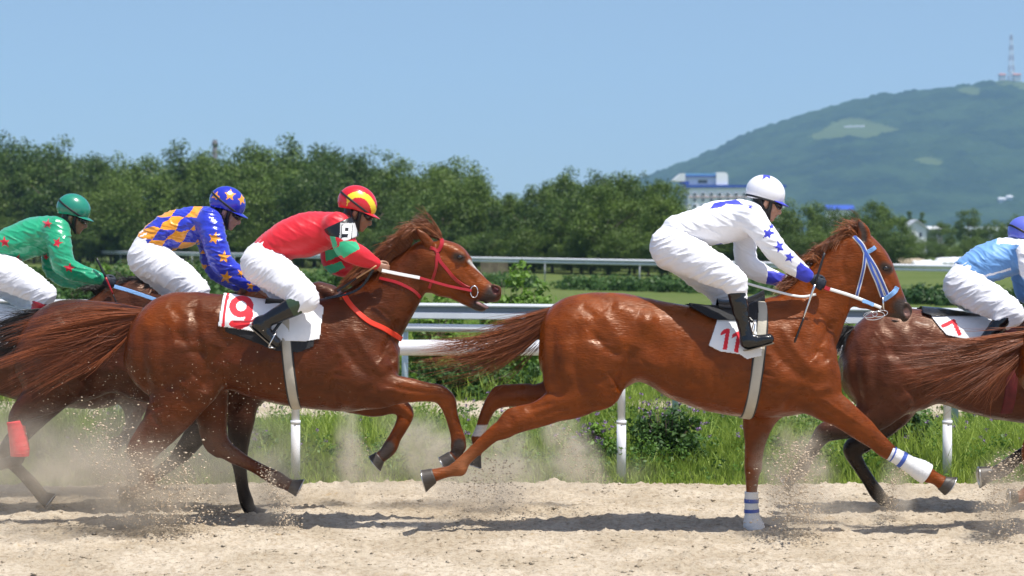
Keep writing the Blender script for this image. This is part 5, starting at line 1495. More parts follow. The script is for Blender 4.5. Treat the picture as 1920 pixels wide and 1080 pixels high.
    H.hoof((244, 924), (224, 929), 13.5, nd); H.hoof((546, 911), (562, 918), 12.5, fd); H.hoof((848, 859), (830, 872), 13.5, nf); H.hoof((712, 858), (700, 868), 12.5, ff)
    H.eye(862, 482, 6.2)
    G = []
    for a, b, c, d, e in [((268, 582), (215, 582), (140, 590), (60, 605), (-40, 640)), ((258, 592), (205, 600), (130, 618), (50, 635), (-40, 660)),
                          ((252, 602), (200, 618), (135, 640), (60, 660), (-40, 700)), ((248, 612), (215, 632), (170, 655), (90, 690), (-20, 745)), ((246, 622), (228, 645), (205, 665), (165, 690), (120, 720))]:
        G.append([[*H.pt(*a), .015], [*H.pt(*b), .03], [*H.pt(*c), .05], [*H.pt(*d, -.05), .055], [*H.pt(*e, -.08), .06]])
    hair('tail', G, 1150, M_HAIR_RED, root, wid=0.0038, seed=15, wave=0.014, jit=.8, nseg=14)
    G = []
    for i, (x, y) in enumerate([(655, 530), (690, 500), (715, 482), (740, 462), (762, 438), (785, 428)]):
        G.append([[*H.pt(x + 14, y + 12), .012], [*H.pt(x - 2, y - 3, -.03), .018], [*H.pt(x - 22, y + 8, -.06), .022], [*H.pt(x - 48, y + 34, -.08), .026]])
    hair('mane', G, 1700, M_HAIR_CHEST, root, wid=0.005, seed=18, wave=0.01, nseg=10)
    G = [[[*H.pt(824, 440), .012], [*H.pt(805, 425), .02], [*H.pt(785, 418), .02], [*H.pt(762, 412), .02]],
         [[*H.pt(828, 448), .012], [*H.pt(812, 432), .02], [*H.pt(792, 424), .025], [*H.pt(770, 430), .03]]]
    hair('forelock', G, 380, M_HAIR_CHEST, root, wid=0.0048, seed=19, nseg=8)
    br = H.band([(806, 464), (818, 470), (824, 488), (836, 503), (852, 522), (868, 534), (880, 540)], 6.5, 'bridle', M_RED)
    H.band([(826, 445), (829, 455), (824, 468), (817, 472)], 8, 'browband', M_RED, th=.006, parent=br)
    H.band([(819, 478), (818, 500), (812, 522), (805, 540)], 5.5, 'throat_latch', M_RED, parent=br)
    mb = MB(); q = H.pt(889, 546, -.085)
    pp = [H.pt(889 + 7 * math.cos(t), 547 + 11 * math.sin(t), -.088) for t in np.linspace(0, 2 * math.pi, 20)]
    mb.tube(pp, .004, 6); mb.build('bit', M_STEEL, br, smooth=True)
    n0 = np.array([0, -1, 0.25]); mb = MB()
    r = catmull([[*H.pt(884, 545, -.095)], [*H.pt(840, 536, -.13)], [*H.pt(787, 521, -.17)]], 5); mb.strap(r, np.tile(n0, (len(r), 1)), .020, .003, 0)
    r = catmull([[*H.pt(787, 521, -.17)], [*H.pt(750, 514, -.19)], [*H.pt(716, 507, -.20)]], 5); mb.strap(r, np.tile(n0, (len(r), 1)), .024, .003, 1)
    r = catmull([[*H.pt(700, 505, -.21)], [*H.pt(680, 535, -.20)], [*H.pt(655, 550, -.20)], [*H.pt(610, 560, -.19)]], 6); mb.strap(r, np.tile(n0, (len(r), 1)), .018, .003, 2)
    mb.build('reins', [M_RED, M_WSTRAP, M_BLEATH], br)
    H.band([(645, 553), (660, 575), (690, 602), (720, 616), (753, 636)], 10, 'breast_strap', M_ORED, th=.006, off=.006)
    H.band([(712, 522), (745, 530), (775, 545), (787, 557)], 6, 'neck_strap', M_RED, th=.006, off=.006)
    girth(H, (540, 590), (558, 762), 22)
    def m9(fx, fy, fc):
        x = (fx - 452) / 24.0; y = (fy - 586) / 32.0; x = x + 0.06 * y
        r = np.zeros(len(fx), dtype=int)
        ring = ((x / .95) ** 2 + ((y + .36) / .64) ** 2 < 1) & ((x / .40) ** 2 + ((y + .38) / .30) ** 2 > 1)
        dd, _ = poly_dist(x * 24, y * 32, [(16, -12), (16, 6), (11, 20), (0, 25), (-15, 21)])
        tl = dd < 6.3
        near = fc[:, 1] < 14.2
        r[(ring | tl) & near] = 1
        b, _ = poly_dist(fx, fy, [(429, 545), (422, 575), (418, 614)]); r[b < 2.6] = 1
        return r
    H.cloth([(408, 612), (412, 585), (420, 545), (424, 530), (560, 540), (608, 575), (604, 600), (600, 636), (575, 640), (530, 640), (500, 627), (450, 618)], 'saddle_cloth', [M_CLOTH, M_NUMR], m9, res=.006, seed=24)
    H.cloth([(418, 560), (420, 622), (470, 640), (515, 658), (560, 662), (590, 650), (596, 560)], 'saddle_pad', M_PAD, gap=.006, res=.012, wav=.002, seed=26)
    sd = saddle(H, (500, 570), (590, 560), (580, 610))
    stirrup(H, sd, (540, 585), (510, 640), -.33, tilt=.6)
    H.band([(436, 604), (470, 606), (480, 600)], 4, 'keeper', M_RED, both=False, off=.03)
    return H
H9 = build_h9()

# ============ the other horses ============
def body_from(ref, Y, name_label, box, dx, dyp, legs, colr, h=0.013, front='h9', leg_dark=True, headdrop=0, hooves=(), strokes=True, twist=0):
    """ref: scale to the reference (9) frame; dx in px of this depth"""
    sc = ref
    def mp(x, y): return (238 + dx + (x - 238) * sc, 600 + dyp + (y - 600) * sc)
    root = empty('race_horse', P(box[0] * .5 + box[1] * .5, 950, Y) * [1, 1, 0], name_label, 'horse', 'racehorses galloping along the track')
    H = Horse(Y, root, h, mp); H.begin(*box)
    ck = H.k; H.k = H.k * sc
    H.torso([(a, b, c, w) for a, b, c, w in H9_TORSO])
    # ch() radii are in photo px of this depth; scale them
    och = H.ch
    H.ch = lambda rows, dy=0.0, wr=0.85: och([[r[0], r[1], r[2] * sc] + list(r[3:]) for r in rows], dy, wr)
    h9_front(H, headdrop)
    H.ch = och; keep = H.mp; H.mp = lambda x, y: (x, y)
    for dy, rows, k in legs:
        H.S.chain(H.ch(rows, dy), k=k, sub=5)
    H.mp = keep
    dark = np.array(BLK)
    legrows = [r for dy, rows, k in legs for r in rows]
    def col(v, n, px, py):
        c = np.tile(colr, (len(v), 1))
        if leg_dark:
            c = mixc(c, dark[None] * np.ones_like(c), np.clip((py - 770) / 50, 0, 1))
        e = keep(925, 560 + headdrop); d = np.hypot(px - e[0], py - e[1]); c = mixc(c, GREY[None] * np.ones_like(c), (26 - d) / 14)
        return c
    H.finish(col, std_strokes(238, .915) if strokes else [])
    H.mp = lambda x, y: (x, y)
    for cor, toe, r, dy in hooves: H.hoof(cor, toe, r, dy)
    H.mp = keep
    H.eye(862, 482 + headdrop, 6.2)
    return H

def tail_at(H, pts, n, mat, seed, wid=.0045):
    keep = H.mp; H.mp = lambda x, y: (x, y)
    G = [[[*H.pt(*q[:2], q[3] if len(q) > 3 else 0), q[2]] for q in row] for row in pts]
    hair('tail', G, n, mat, H.root, wid=wid, seed=seed, wave=.014, jit=.8, nseg=14)
    H.mp = keep

def mane_at(H, crest, mat, n, seed, drop=34):
    G = []
    for x, y in crest:
        G.append([[*H.pt(x + 14, y + 12), .012], [*H.pt(x - 2, y - 3, -.02), .018], [*H.pt(x - 22, y + 4, -.04), .03], [*H.pt(x - 48, y + drop, -.06), .035]])
    hair('mane', G, n, mat, H.root, wid=.0045, seed=seed, wave=.012, nseg=9)

# dark bay of the blue and orange jockey, running inside number 9
H4 = body_from(.955, 15.0, 'dark bay racehorse with black tail and red leg bandage, half hidden behind horse 9', (-75, 760, 410, 985), -205, 12, [
    (-.16, [(110, 670, 66, .45), (95, 720, 50, .5), (70, 750, 32, .6), (45, 768, 22, .7), (33, 786, 18, .8), (33, 815, 13, .85), (36, 845, 13, .85), (30, 862, 14, .85), (14, 868, 11, .9), (-4, 872, 11, 1)], .05),
    (.14, [(120, 690, 60, .5), (100, 740, 34, .6), (60, 790, 22, .7), (20, 835, 18, .75), (14, 858, 14, .8), (38, 884, 11, .85), (58, 905, 12, .85), (72, 922, 12, .9), (80, 932, 12, 1)], .05),
    (-.13, [(455, 700, 55, .5), (452, 750, 34, .6), (451, 790, 26, .7), (448, 830, 20, .75), (447, 856, 17, .8), (450, 880, 13, .85), (455, 915, 11.5, .85), (462, 940, 13.5, .85), (468, 956, 12, .9), (474, 962, 13, 1)], .045),
    (.13, [(440, 710, 50, .5), (420, 755, 30, .6), (395, 785, 25, .7), (368, 815, 22, .75), (345, 845, 18, .8), (325, 866, 13, .85), (300, 884, 12, .85), (288, 892, 12, .9), (276, 896, 11, 1)], .045)],
    BAY * .8, headdrop=62, hooves=[((-4, 872), (-20, 876), 12, -.16), ((80, 932), (94, 942), 12, .14), ((476, 961), (487, 971), 13, -.13), ((276, 896), (262, 902), 12, .13)])
tail_at(H4, [[(120, 580, .015), (70, 584, .04), (20, 598, .06), (-60, 620, .07)], [(112, 592, .015), (60, 604, .05), (10, 622, .07), (-60, 650, .08)], [(100, 602, .015), (60, 625, .04), (20, 650, .07), (-50, 690, .08)]], 1300, M_HAIR_BLACK, 31)
mane_at(H4, [(640, 530), (690, 530), (720, 528), (750, 520), (780, 505)], M_HAIR_BLACK, 700, 32, 30)
bandage(H4, [], 0, M_RED) if False else None
M_REDB = simple('red_bandage', (0.72, 0.03, 0.045), 0.8, bump=0.004, bscale=30, stretch=(1, 1, 5))
def raw_bandage(H, rows, dy, mat, stripes=(), smat=None):
    keep = H.mp, H.k; H.mp = lambda x, y: (x, y); H.k = H.Y / F_PX
    o = bandage(H, rows, dy, mat, stripes, smat=smat); H.mp, H.k = keep
    return o
raw_bandage(H4, [(29, 789, 16), (33, 815, 16.5), (37, 840, 18), (37, 855, 17)], -.16, M_REDB)
raw_bandage(H11, [(1668, 849, 14), (1680, 855, 14.5), (1705, 870, 16), (1725, 881, 20), (1738, 889, 20.5)], -.145, M_BANDAGE, [(.10, .16), (.33, .39)])
raw_bandage(H11, [(1409, 922, 13), (1409, 945, 13.2), (1410, 965, 14.5), (1412, 982, 19), (1416, 994, 22)], .14, M_BANDAGE, [(.14, .22), (.36, .44)])

# bay of the green jockey, beyond
H3 = body_from(.915, 15.9, 'brown racehorse with black mane and white saddle cloth, second nearest the rail at far left', (-250, 480, 430, 945), -445, 10, [
    (-.16, [(-130, 690, 60, .45), (-140, 740, 36, .6), (-180, 790, 22, .7), (-215, 830, 18, .8), (-230, 880, 12, .85), (-228, 915, 12, .9)], .05),
    (.14, [(-110, 690, 55, .5), (-100, 740, 34, .6), (-105, 800, 22, .7), (-110, 850, 16, .8), (-95, 900, 12, .85), (-88, 918, 12, .9)], .05),
    (-.13, [(215, 690, 50, .5), (245, 725, 28, .6), (262, 742, 20, .7), (268, 752, 17, .8), (258, 772, 12.5, .85), (248, 796, 11, .85), (242, 812, 13, .85), (230, 824, 11, .9), (222, 830, 11, 1)], .045),
    (.13, [(205, 700, 44, .5), (235, 738, 24, .6), (248, 765, 18, .7), (250, 800, 15, .8), (246, 850, 11, .85), (246, 890, 12, .85), (254, 905, 11, 1)], .045)],
    np.array([.085, .028, .015]), headdrop=70, hooves=[((222, 830), (210, 836), 11.5, -.13), ((254, 905), (262, 914), 11.5, .13), ((-228, 915), (-226, 928), 11, -.16), ((-88, 918), (-80, 930), 11, .14)])
mane_at(H3, [(650, 530), (690, 524), (720, 516), (750, 506), (785, 500)], M_HAIR_BLACK, 800, 34, 26)
tail_at(H3, [[(-205, 590, .015), (-250, 600, .04), (-300, 640, .06)], [(-205, 600, .015), (-240, 640, .04), (-260, 700, .06)]], 300, M_HAIR_BLACK, 35)
H3.cloth([(395, 640), (400, 545), (560, 545), (608, 575), (604, 640), (530, 650)], 'saddle_cloth', M_CLOTH, None, res=.012, seed=28)
_m = MB(); _n = np.array([0, -1, .25])
_q = catmull([[*P(214, 537, 15.6)], [*P(245, 546, 15.62)], [*P(292, 562, 15.7)]], 5); _m.strap(_q, np.tile(_n, (len(_q), 1)), .03, .004)
_m.build('reins', M_LBLUE, H3.root)
H4.cloth([(500, 640), (505, 585), (560, 585), (608, 575), (604, 630), (530, 640)], 'saddle_cloth', M_CLOTH, None, res=.014, seed=29)

# bay of the light blue jockey, number 7
H7 = body_from(.985, 14.95, 'brown bay racehorse with white saddle cloth 7 and black legs, near the right edge', (1470, 2290, 400, 985), 1338, 29, [
    (-.15, [(1660, 700, 66, .42), (1655, 750, 46, .5), (1625, 785, 30, .6), (1592, 800, 22, .7), (1566, 806, 20, .75), (1545, 812, 18, .8), (1528, 835, 13, .85), (1512, 862, 12, .85), (1502, 880, 13, .85), (1490, 892, 11, .9), (1480, 900, 11, 1)], .05),
    (.14, [(1690, 700, 60, .45), (1680, 760, 38, .6), (1650, 800, 26, .7), (1615, 830, 21, .75), (1598, 843, 18, .8), (1608, 868, 13.5, .85), (1625, 895, 12, .85), (1643, 922, 13.5, .85), (1654, 936, 12, .9), (1660, 942, 12, 1)], .05),
    (-.13, [(2010, 700, 60, .5), (1990, 760, 34, .6), (1975, 800, 24, .7), (1962, 826, 19, .8), (1935, 842, 14, .85), (1905, 860, 12, .85), (1885, 877, 14, .85), (1868, 886, 12.5, .9), (1858, 888, 13, 1)], .045),
    (.13, [(2040, 700, 50, .5), (2060, 760, 30, .6), (2080, 820, 19, .75), (2090, 870, 13, .85), (2100, 920, 13, .85), (2106, 940, 12, 1)], .045)],
    np.array([.105, .030, .014]), h=.011, headdrop=20, hooves=[((1480, 900), (1468, 908), 12, -.15), ((1662, 941), (1674, 952), 12.5, .14), ((1858, 888), (1834, 892), 14, -.13), ((2106, 940), (2114, 954), 12, .13)])
tail_at(H7, [[(1600, 612, .015), (1585, 618, .04), (1572, 632, .05), (1545, 645, .05)], [(1590, 618, .015), (1575, 630, .04), (1566, 645, .05), (1552, 662, .05)]], 500, M_HAIR_BLACK, 41)
def m7(fx, fy, fc):
    a, _ = poly_dist(fx, fy, [(1768, 611), (1788, 602), (1799, 626)]); r = np.zeros(len(fx), dtype=int)
    r[(a < 3.6) & (fc[:, 1] < 14.95)] = 1
    return r
H7.mp = lambda x, y: (x, y)
H7.cloth([(1745, 570), (1745, 592), (1760, 612), (1775, 628), (1800, 634), (1830, 640), (1870, 645), (1890, 570)], 'saddle_cloth', [M_CLOTH, M_NUMR], m7, res=.007, seed=44)
H7.cloth([(1732, 570), (1728, 586), (1745, 592), (1850, 592), (1850, 570)], 'saddle_pad', M_BLEATH, gap=.024, res=.012, wav=.002, seed=46)
H7.ring_strap((1885, 600), (1876, 752), 22, 'girth', simple('dark_red_girth', (.14, .012, .016), .6, noise=.3), th=.006, gap=.008)
mane_at(H7, [(0, 0)] * 0 + [(1970, 540), (2010, 520), (2060, 480)], M_HAIR_BLACK, 200, 47)

# chestnut whose big tail streams in at the right edge
H8 = body_from(1.0, 13.9, 'bright chestnut racehorse just entering at right, long red tail streaming out', (1840, 2640, 400, 1010), 1672, 18, [
    (-.15, [(2010, 690, 70, .42), (1990, 750, 46, .5), (1960, 800, 26, .65), (1935, 845, 20, .75), (1932, 875, 13, .85), (1934, 905, 12, .85), (1930, 922, 14, .85), (1915, 930, 11, .9), (1905, 932, 12, 1)], .05),
    (.14, [(2030, 700, 60, .45), (2040, 770, 34, .6), (2010, 830, 20, .75), (2040, 900, 12, .85), (2060, 940, 14, .85), (2070, 955, 12, 1)], .05),
    (-.13, [(2350, 700, 60, .5), (2390, 770, 30, .6), (2440, 800, 20, .75), (2480, 850, 12, .85), (2500, 890, 14, .85), (2495, 905, 12, 1)], .045),
    (.13, [(2340, 700, 50, .5), (2370, 780, 28, .6), (2400, 850, 18, .75), (2400, 930, 12, .85), (2402, 970, 14, .85), (2408, 985, 12, 1)], .045)],
    CH * 1.0, h=.014, headdrop=0, leg_dark=False, hooves=[((1905, 932), (1890, 932), 13, -.15), ((2070, 955), (2080, 968), 12, .14), ((2495, 905), (2485, 918), 12, -.13), ((2410, 985), (2420, 997), 12, .13)])
tail_at(H8, [[(1935, 622, .02), (1890, 632, .03), (1820, 648, .04, -.1), (1740, 656, .05, -.15), (1665, 652, .05, -.15)],
             [(1930, 630, .02), (1880, 644, .04), (1810, 664, .06, -.1), (1730, 672, .08, -.15), (1655, 680, .07, -.15)],
             [(1925, 634, .02), (1880, 655, .04), (1820, 680, .06, -.1), (1755, 715, .07, -.15), (1690, 745, .07, -.15)],
             [(1925, 645, .02), (1895, 672, .04), (1845, 698, .05, -.1), (1800, 725, .06, -.12), (1755, 765, .06, -.12)],
             [(1930, 640, .02), (1922, 680, .03), (1918, 715, .04), (1930, 740, .04)]], 900, M_HAIR_MID, 51, .0038)
# ------------------------------------------------------------------ jockeys
def skin_mat(name, c):
    m, nt, b = nodemat(name)
    at = node(nt, 'ShaderNodeAttribute', attribute_name='Col'); nt.links.new(at.outputs['Color'], b.inputs['Base Color'])
    b.inputs['Roughness'].default_value = .45; b.inputs['Subsurface Weight'].default_value = .08; b.inputs['Subsurface Radius'].default_value = (.01, .004, .002)
    return m
M_SKIN = skin_mat('skin', None)
def fabric(name, c, rough=.5, sheen=.2, bump=.0025, bscale=26, spec=.4):
    return simple(name, c, rough, spec=spec, bump=bump, bscale=bscale, sheen=sheen)
M_BREECH = fabric('white_breeches', (.80, .80, .84), .6)
M_SILKW = fabric('white_silks', (.84, .84, .87), .55)
M_SILKB = fabric('royal_blue_silks', (.035, .045, .50), .5)
M_SILKR = fabric('red_silks', (.62, .010, .022), .42)
M_SATG = fabric('green_satin', (.010, .32, .15), .24, spec=.7, bump=.005, bscale=18)
M_SATR = fabric('red_star_satin', (.50, .012, .03), .35)
M_SATB = fabric('blue_satin', (.018, .035, .48), .22, spec=.7, bump=.005, bscale=18)
M_SATO = fabric('orange_satin', (.85, .33, .015), .26, spec=.6, bump=.005, bscale=18)
M_SILKG = fabric('green_band', (.03, .42, .20), .45)
M_LBSILK = fabric('light_blue_silks', (.15, .34, .66), .5)
M_YEL = simple('yellow_silk', (.82, .62, .03), .35)
M_HELW = simple('white_helmet_silk', (.84, .84, .88), .25, coat=.5)
M_HELB = simple('blue_helmet_silk', (.02, .03, .42), .18, coat=.6, bump=.004, bscale=14)
M_HELR = simple('red_helmet_silk', (.60, .012, .02), .25, coat=.4, bump=.004, bscale=12)
M_HELG = simple('green_helmet_shell', (.015, .22, .14), .22, coat=.6)
M_HELP = simple('violet_blue_helmet', (.12, .15, .62), .25, coat=.5)
M_BLACKW = simple('black_webbing', (.012, .012, .014), .5)
M_LENS = simple('dark_lens', (.012, .012, .016), .08, spec=.9)
M_BOOT = simple('black_patent_boot', (.005, .005, .006), .13, spec=.6, bump=.008, bscale=14)
M_BOOTG = simple('green_boot_top', (.035, .06, .03), .25)
M_BOOTR = simple('dark_red_boot_top', (.26, .01, .02), .2)
M_GLOVE = simple('navy_glove', (.012, .018, .032), .7, bump=.003, bscale=60)
M_PATCHW = simple('white_patch', (.78, .78, .76), .5)
M_HAIRB = simple('dark_hair', (.015, .012, .010), .6)

class Jockey:
    def __init__(s, Y, label, at):
        s.Y = Y; s.k = Y / F_PX
        s.root = empty('person', [*P(at[0], at[1], Y)], label, 'person', 'jockeys riding the racehorses')
        s.skin = []
    def rows(s, rows, dy=0.0):
        out = []
        for r in rows:
            x, y, rr = r[:3]; wf = r[3] if len(r) > 3 and r[3] is not None else 1.0; d = r[4] if len(r) > 4 else dy
            p = P(x, y, s.Y + d); R = rr * (s.Y + d) / F_PX
            out.append([*p, R, R * wf])
        return np.array(out)
    def field(s, sets, grow, h=.007, k=.03, cutters=()):
        al = np.vstack(sets); m = al[:, 3:].max() + .06
        S = SDF(al[:, :3].min(0) - m, al[:, :3].max(0) + m, h)
        for r in sets: S.chain(r, k=k, sub=4, grow=grow)
        return S
    def garment(s, name, sets, grow, mats, matfn=None, fold=(0, 0, 0, 0), clip=None, h=.007, k=.035, seed=1, parent=None, strokes=()):
        S = s.field(sets, grow, h, k)
        if clip is not None:
            X, Yy, Z = S.grid(tuple(slice(0, n) for n in S.n))
            for (x0, y0, x1, y1) in clip:      # keep the side to the left of the pixel line (x0,y0)->(x1,y1)
                a = P(x0, y0, s.Y); b = P(x1, y1, s.Y); d = (b - a)[[0, 2]]; L = np.hypot(*d)
                sd_ = ((X - a[0]) * d[1] - (Z - a[2]) * d[0]) / L
                S.F = np.maximum(S.F, sd_ + 0 * S.F)
        v, fs = S.mesh(); v = relax(v, fs, 2)
        n = vnormals(v, fs); px, py = proj(v)
        ang, lo, sh, amp = fold
        if amp:
            u = (px * math.cos(ang) + py * math.sin(ang)); w = (-px * math.sin(ang) + py * math.cos(ang))
            w = w + 5 * vnoise(u / 30, w / 22, v[:, 1] * 8, seed)
            f1 = 1 - np.abs(vnoise(u / lo, w / sh, v[:, 1] * 6, seed + 3)); f2 = 1 - np.abs(vnoise(u / (lo * .6), w / (sh * .55), v[:, 1] * 9, seed + 5))
            v = v + n * (((f1 ** 3 - .4) + (f2 ** 3 - .4) * .45) * amp)[:, None]
        for pl, wd, dep in strokes:
            d, t = poly_dist(px, py, pl); v = v + n * (np.exp(-(d / wd) ** 2) * dep)[:, None]
        mi = None
        if matfn is not None:
            mi = np.concatenate([matfn(*proj(v[f].mean(1)), v[f].mean(1)) for f in fs])
        return mesh_obj(name, v, fs, mats, parent or s.root, True, midx=mi)
    # head: local frame u forward, v up, in metres
    def hp(s, u, v, y=0.0):
        c, sn = math.cos(s.tilt), math.sin(s.tilt)
        X = u * c + v * sn; Z = -u * sn + v * c
        return np.array([s.hc[0] + X, s.hc[1] + y, s.hc[2] + Z])
    def head_rows(s):
        H = []
        def R(*rows): H.append(np.array([[*s.hp(u, v, y), r, r * w] for u, v, y, r, w in rows]))
        R((-.02, .01, 0, .090, .82), (.015, .005, 0, .088, .82))
        R((.045, -.03, 0, .056, 1.0), (.052, -.075, 0, .046, .95), (.062, -.108, 0, .026, 1.1))
        R((.0, -.075, 0, .040, 1.3), (.045, -.105, 0, .026, 1.4))
        return H
    def build_body(s, torso, narm, farm, legs, hands, tone, gloves=False):
        """one continuous skin mesh under the clothes"""
        sets = [torso, narm, farm] + legs
        hd = s.head_rows(); allr = sets + hd
        al = np.vstack(allr); m = .14
        S = SDF(al[:, :3].min(0) - m, al[:, :3].max(0) + m, .006)
        for r in sets: S.chain(r, k=.03, grow=-.016)
        for r in hd: S.chain(r, k=.022, sub=1)
        nk = np.array([[*torso[-1][:3], .06, .06], [*s.hp(-.045, -.10), .055, .056], [*s.hp(-.025, -.03), .06, .06]]); S.chain(nk, k=.03)
        f = lambda *rows, **kw: S.chain(np.array([[*s.hp(u, v, y), r, r * w] for u, v, y, r, w in rows]), **kw)
        f((.092, -.012, 0, .012, .8), (.106, -.040, 0, .012, .8), (.116, -.058, 0, .012, 1.1), (.100, -.068, 0, .012, 1.4), k=.010)      # nose
        f((.092, -.083, 0, .011, 2.0), (.094, -.093, 0, .010, 2.0), k=.008)                                                   # lips
        f((.108, -.0885, -.02, .0022, 1), (.108, -.0885, .02, .0022, 1), k=.003, cut=True, sub=1)
        f((.080, -.118, 0, .018, 1.2), (.082, -.124, 0, .015, 1.2), k=.014)                                                   # chin
        for e in (-1, 1):
            f((.088, -.020, e * .032, .015, 1.1), (.090, -.024, e * .034, .012, 1.1), k=.012, cut=True)                        # eye sockets
            f((.078, -.022, e * .032, .012, 1), (.0785, -.022, e * .032, .012, 1), k=.004)                                      # eyes
            f((.082, -.002, e * .020, .008, 1.2), (.078, .000, e * .045, .008, 1), k=.010)                                      # brows
            f((-.008, -.012, e * .078, .012, .6), (-.016, -.030, e * .084, .020, .45), (-.008, -.056, e * .078, .010, .7), k=.008)   # ears
            f((.060, -.055, e * .045, .016, .8), (.055, -.065, e * .048, .014, .8), k=.02)                                      # cheekbones
        for hnd in hands: s.fist(S, *hnd)
        v, fs = S.mesh(); v = relax(v, fs, 1, .4)
        n = vnormals(v, fs)
        col = np.tile(np.array(tone), (len(v), 1))
        # lips, brows and stubble are real colour
        loc = v - s.hc; c, sn = math.cos(s.tilt), math.sin(s.tilt)
        U = loc[:, 0] * c - loc[:, 2] * sn; V = loc[:, 0] * sn + loc[:, 2] * c
        lip = np.exp(-((V + .088) / .008) ** 2) * (U > .092) * (np.abs(loc[:, 1]) < .03)
        col = mixc(col, np.array([.36, .12, .10])[None] * np.ones_like(col), lip * .8)
        brow = np.exp(-((V + .000) / .006) ** 2) * (U > .07) * (np.abs(loc[:, 1]) > .012) * (np.abs(loc[:, 1]) < .055)
        col = mixc(col, np.array([.03, .02, .015])[None] * np.ones_like(col), brow)
        eye = np.exp(-((V + .022) / .007) ** 2 - ((np.abs(loc[:, 1]) - .032) / .010) ** 2) * (U > .075)
        col = mixc(col, np.array([.02, .015, .012])[None] * np.ones_like(col), eye * 1.2)
        hairm = (V > -.02) * (U < .055) + (U < -.025) * (V > -.085) * (np.hypot(U, V) < .16) * (V > -.07)
        col = mixc(col, np.array([.02, .015, .012])[None] * np.ones_like(col), (hairm > 0) * 1.0 * (np.hypot(U, V) < .13))
        return mesh_obj('body', v, fs, M_SKIN, s.root, True, vcol=col)
    def fist(s, S, wx, wy, dy, ang, side=1, scale=1.0, grow=0.0):
        """hand closed on the reins; ang = direction of the forearm in the picture, side=-1 near hand"""
        w = P(wx, wy, s.Y + dy); a = np.array([math.cos(ang), 0, -math.sin(ang)]); d = np.array([math.sin(ang) * -1, 0, -math.cos(ang)])
        inn = np.array([0, -side, 0]) if side else np.array([0, 1, 0])
        q = scale
        C = lambda rows, k: S.chain(np.array([[*(w + (a * x + d * y_ + inn * z) * q), r * q + grow, r * q * wf + grow] for x, y_, z, r, wf in rows]), k=k, sub=2)
        C([(-.03, 0, 0, .024, .9), (.01, .0, 0, .027, .75), (.045, .004, .002, .034, .5), (.07, .006, .006, .034, .42)], .012)
        for i, (o, L) in enumerate(((-.028, 1.0), (-.010, 1.1), (.009, 1.02), (.026, .82))):
            C([(.072, o + .006, .006, .0105, 1), (.094 * (1 + (L - 1) * .4), o + .007, .016, .0100, 1), (.092 * (1 + (L - 1) * .4), o + .006, .036 * L, .0092, 1), (.068, o + .004, .042, .0085, 1), (.052, o + .002, .034, .0075, 1)], .003)
        C([(.018, -.020, .012, .013, 1), (.042, -.036, .026, .0115, 1), (.066, -.040, .034, .0100, 1), (.082, -.036, .034, .0085, 1)], .006)
    def helmet(s, mats, matfn, size=1.0, strap_back=.0, peak=True, strapmat=None, u0=-.034, v0=.034, cap=None):
        A, B, C = .142 * size, .118 * size, .124 * size
        nphi, nt = 120, 46; V = []; Q = []
        def pos(ph, th, sc=1.0):
            return s.hp(u0 + A * sc * math.sin(th) * math.cos(ph), v0 + C * sc * math.cos(th), B * sc * math.sin(th) * math.sin(ph))
        rim = lambda ph: -.004 + .016 * math.cos(ph) - .030 * max(0, -math.cos(ph)) ** 1.0 - .012 * math.sin(ph) ** 2
        for sc in (1.0, .95):
            for i in range(nt):
                for j in range(nphi):
                    ph = 2 * math.pi * j / nphi
                    tm = math.acos(max(-.8, min(.8, (rim(ph) - v0) / C)))
                    V.append(pos(ph, max(1e-3, tm * i / (nt - 1)), sc))
        for L_ in (0, 1):
            b = L_ * nt * nphi
            for i in range(nt - 1):
                for j in range(nphi):
                    f = (b + i * nphi + j, b + (i + 1) * nphi + j, b + (i + 1) * nphi + (j + 1) % nphi, b + i * nphi + (j + 1) % nphi)
                    Q.append(f if L_ == 0 else f[::-1])
        e = (nt - 1) * nphi
        for j in range(nphi): Q.append((e + j, e + nt * nphi + j, e + nt * nphi + (j + 1) % nphi, e + (j + 1) % nphi))
        V = np.array(V); Q = np.array(Q); mi = matfn(*proj(V[Q].mean(1)), V[Q].mean(1)) if matfn else None
        hm = mesh_obj('helmet', V, Q, mats, s.root, True, midx=mi)
        if peak:
            V = []; Q = []; n = 21; m = 6
            for lay in (0, 1):
                for i in range(m):
                    for j in range(n):
                        ph = (-1.0 + 2.0 * j / (n - 1)) * 1.05; t = i / (m - 1); ext = .052 * size * (math.cos(ph / 1.05 * math.pi / 2) ** .6) * t
                        tm = math.acos((rim(ph) + .004 - v0) / C)
                        V.append(s.hp(u0 + (A * 1.0 * math.sin(tm) + ext) * math.cos(ph), rim(ph) + .006 - ext * .22 - .004 * lay, (B * math.sin(tm) + ext * .5) * math.sin(ph)))
            for lay in (0, 1):
                for i in range(m - 1):
                    for j in range(n - 1):
                        b = lay * m * n + i * n + j; f = (b, b + n, b + n + 1, b + 1); Q.append(f if lay == 0 else f[::-1])
            for j in range(n - 1): b = (m - 1) * n + j; Q.append((b, b + m * n, b + m * n + 1, b + 1))
            mesh_obj('peak', np.array(V), np.array(Q), mats[cap if cap is not None else 0], hm, True)
        mb = MB(); pts = []; nn = []
        for j in range(65):
            ph = 2 * math.pi * j / 64; vv = .006 - .002 * math.cos(ph) + strap_back * (1 - math.cos(ph)) / 2 * (1 if True else 0) + (-.006)
            q = max(.05, 1 - ((vv - v0) / C) ** 2) ** .5
            pts.append(s.hp(u0 + A * 1.012 * q * math.cos(ph), vv, B * 1.012 * q * math.sin(ph))); nn.append(s.hp(u0 + A * 2 * math.cos(ph), vv, B * 2 * math.sin(ph)) - pts[-1])
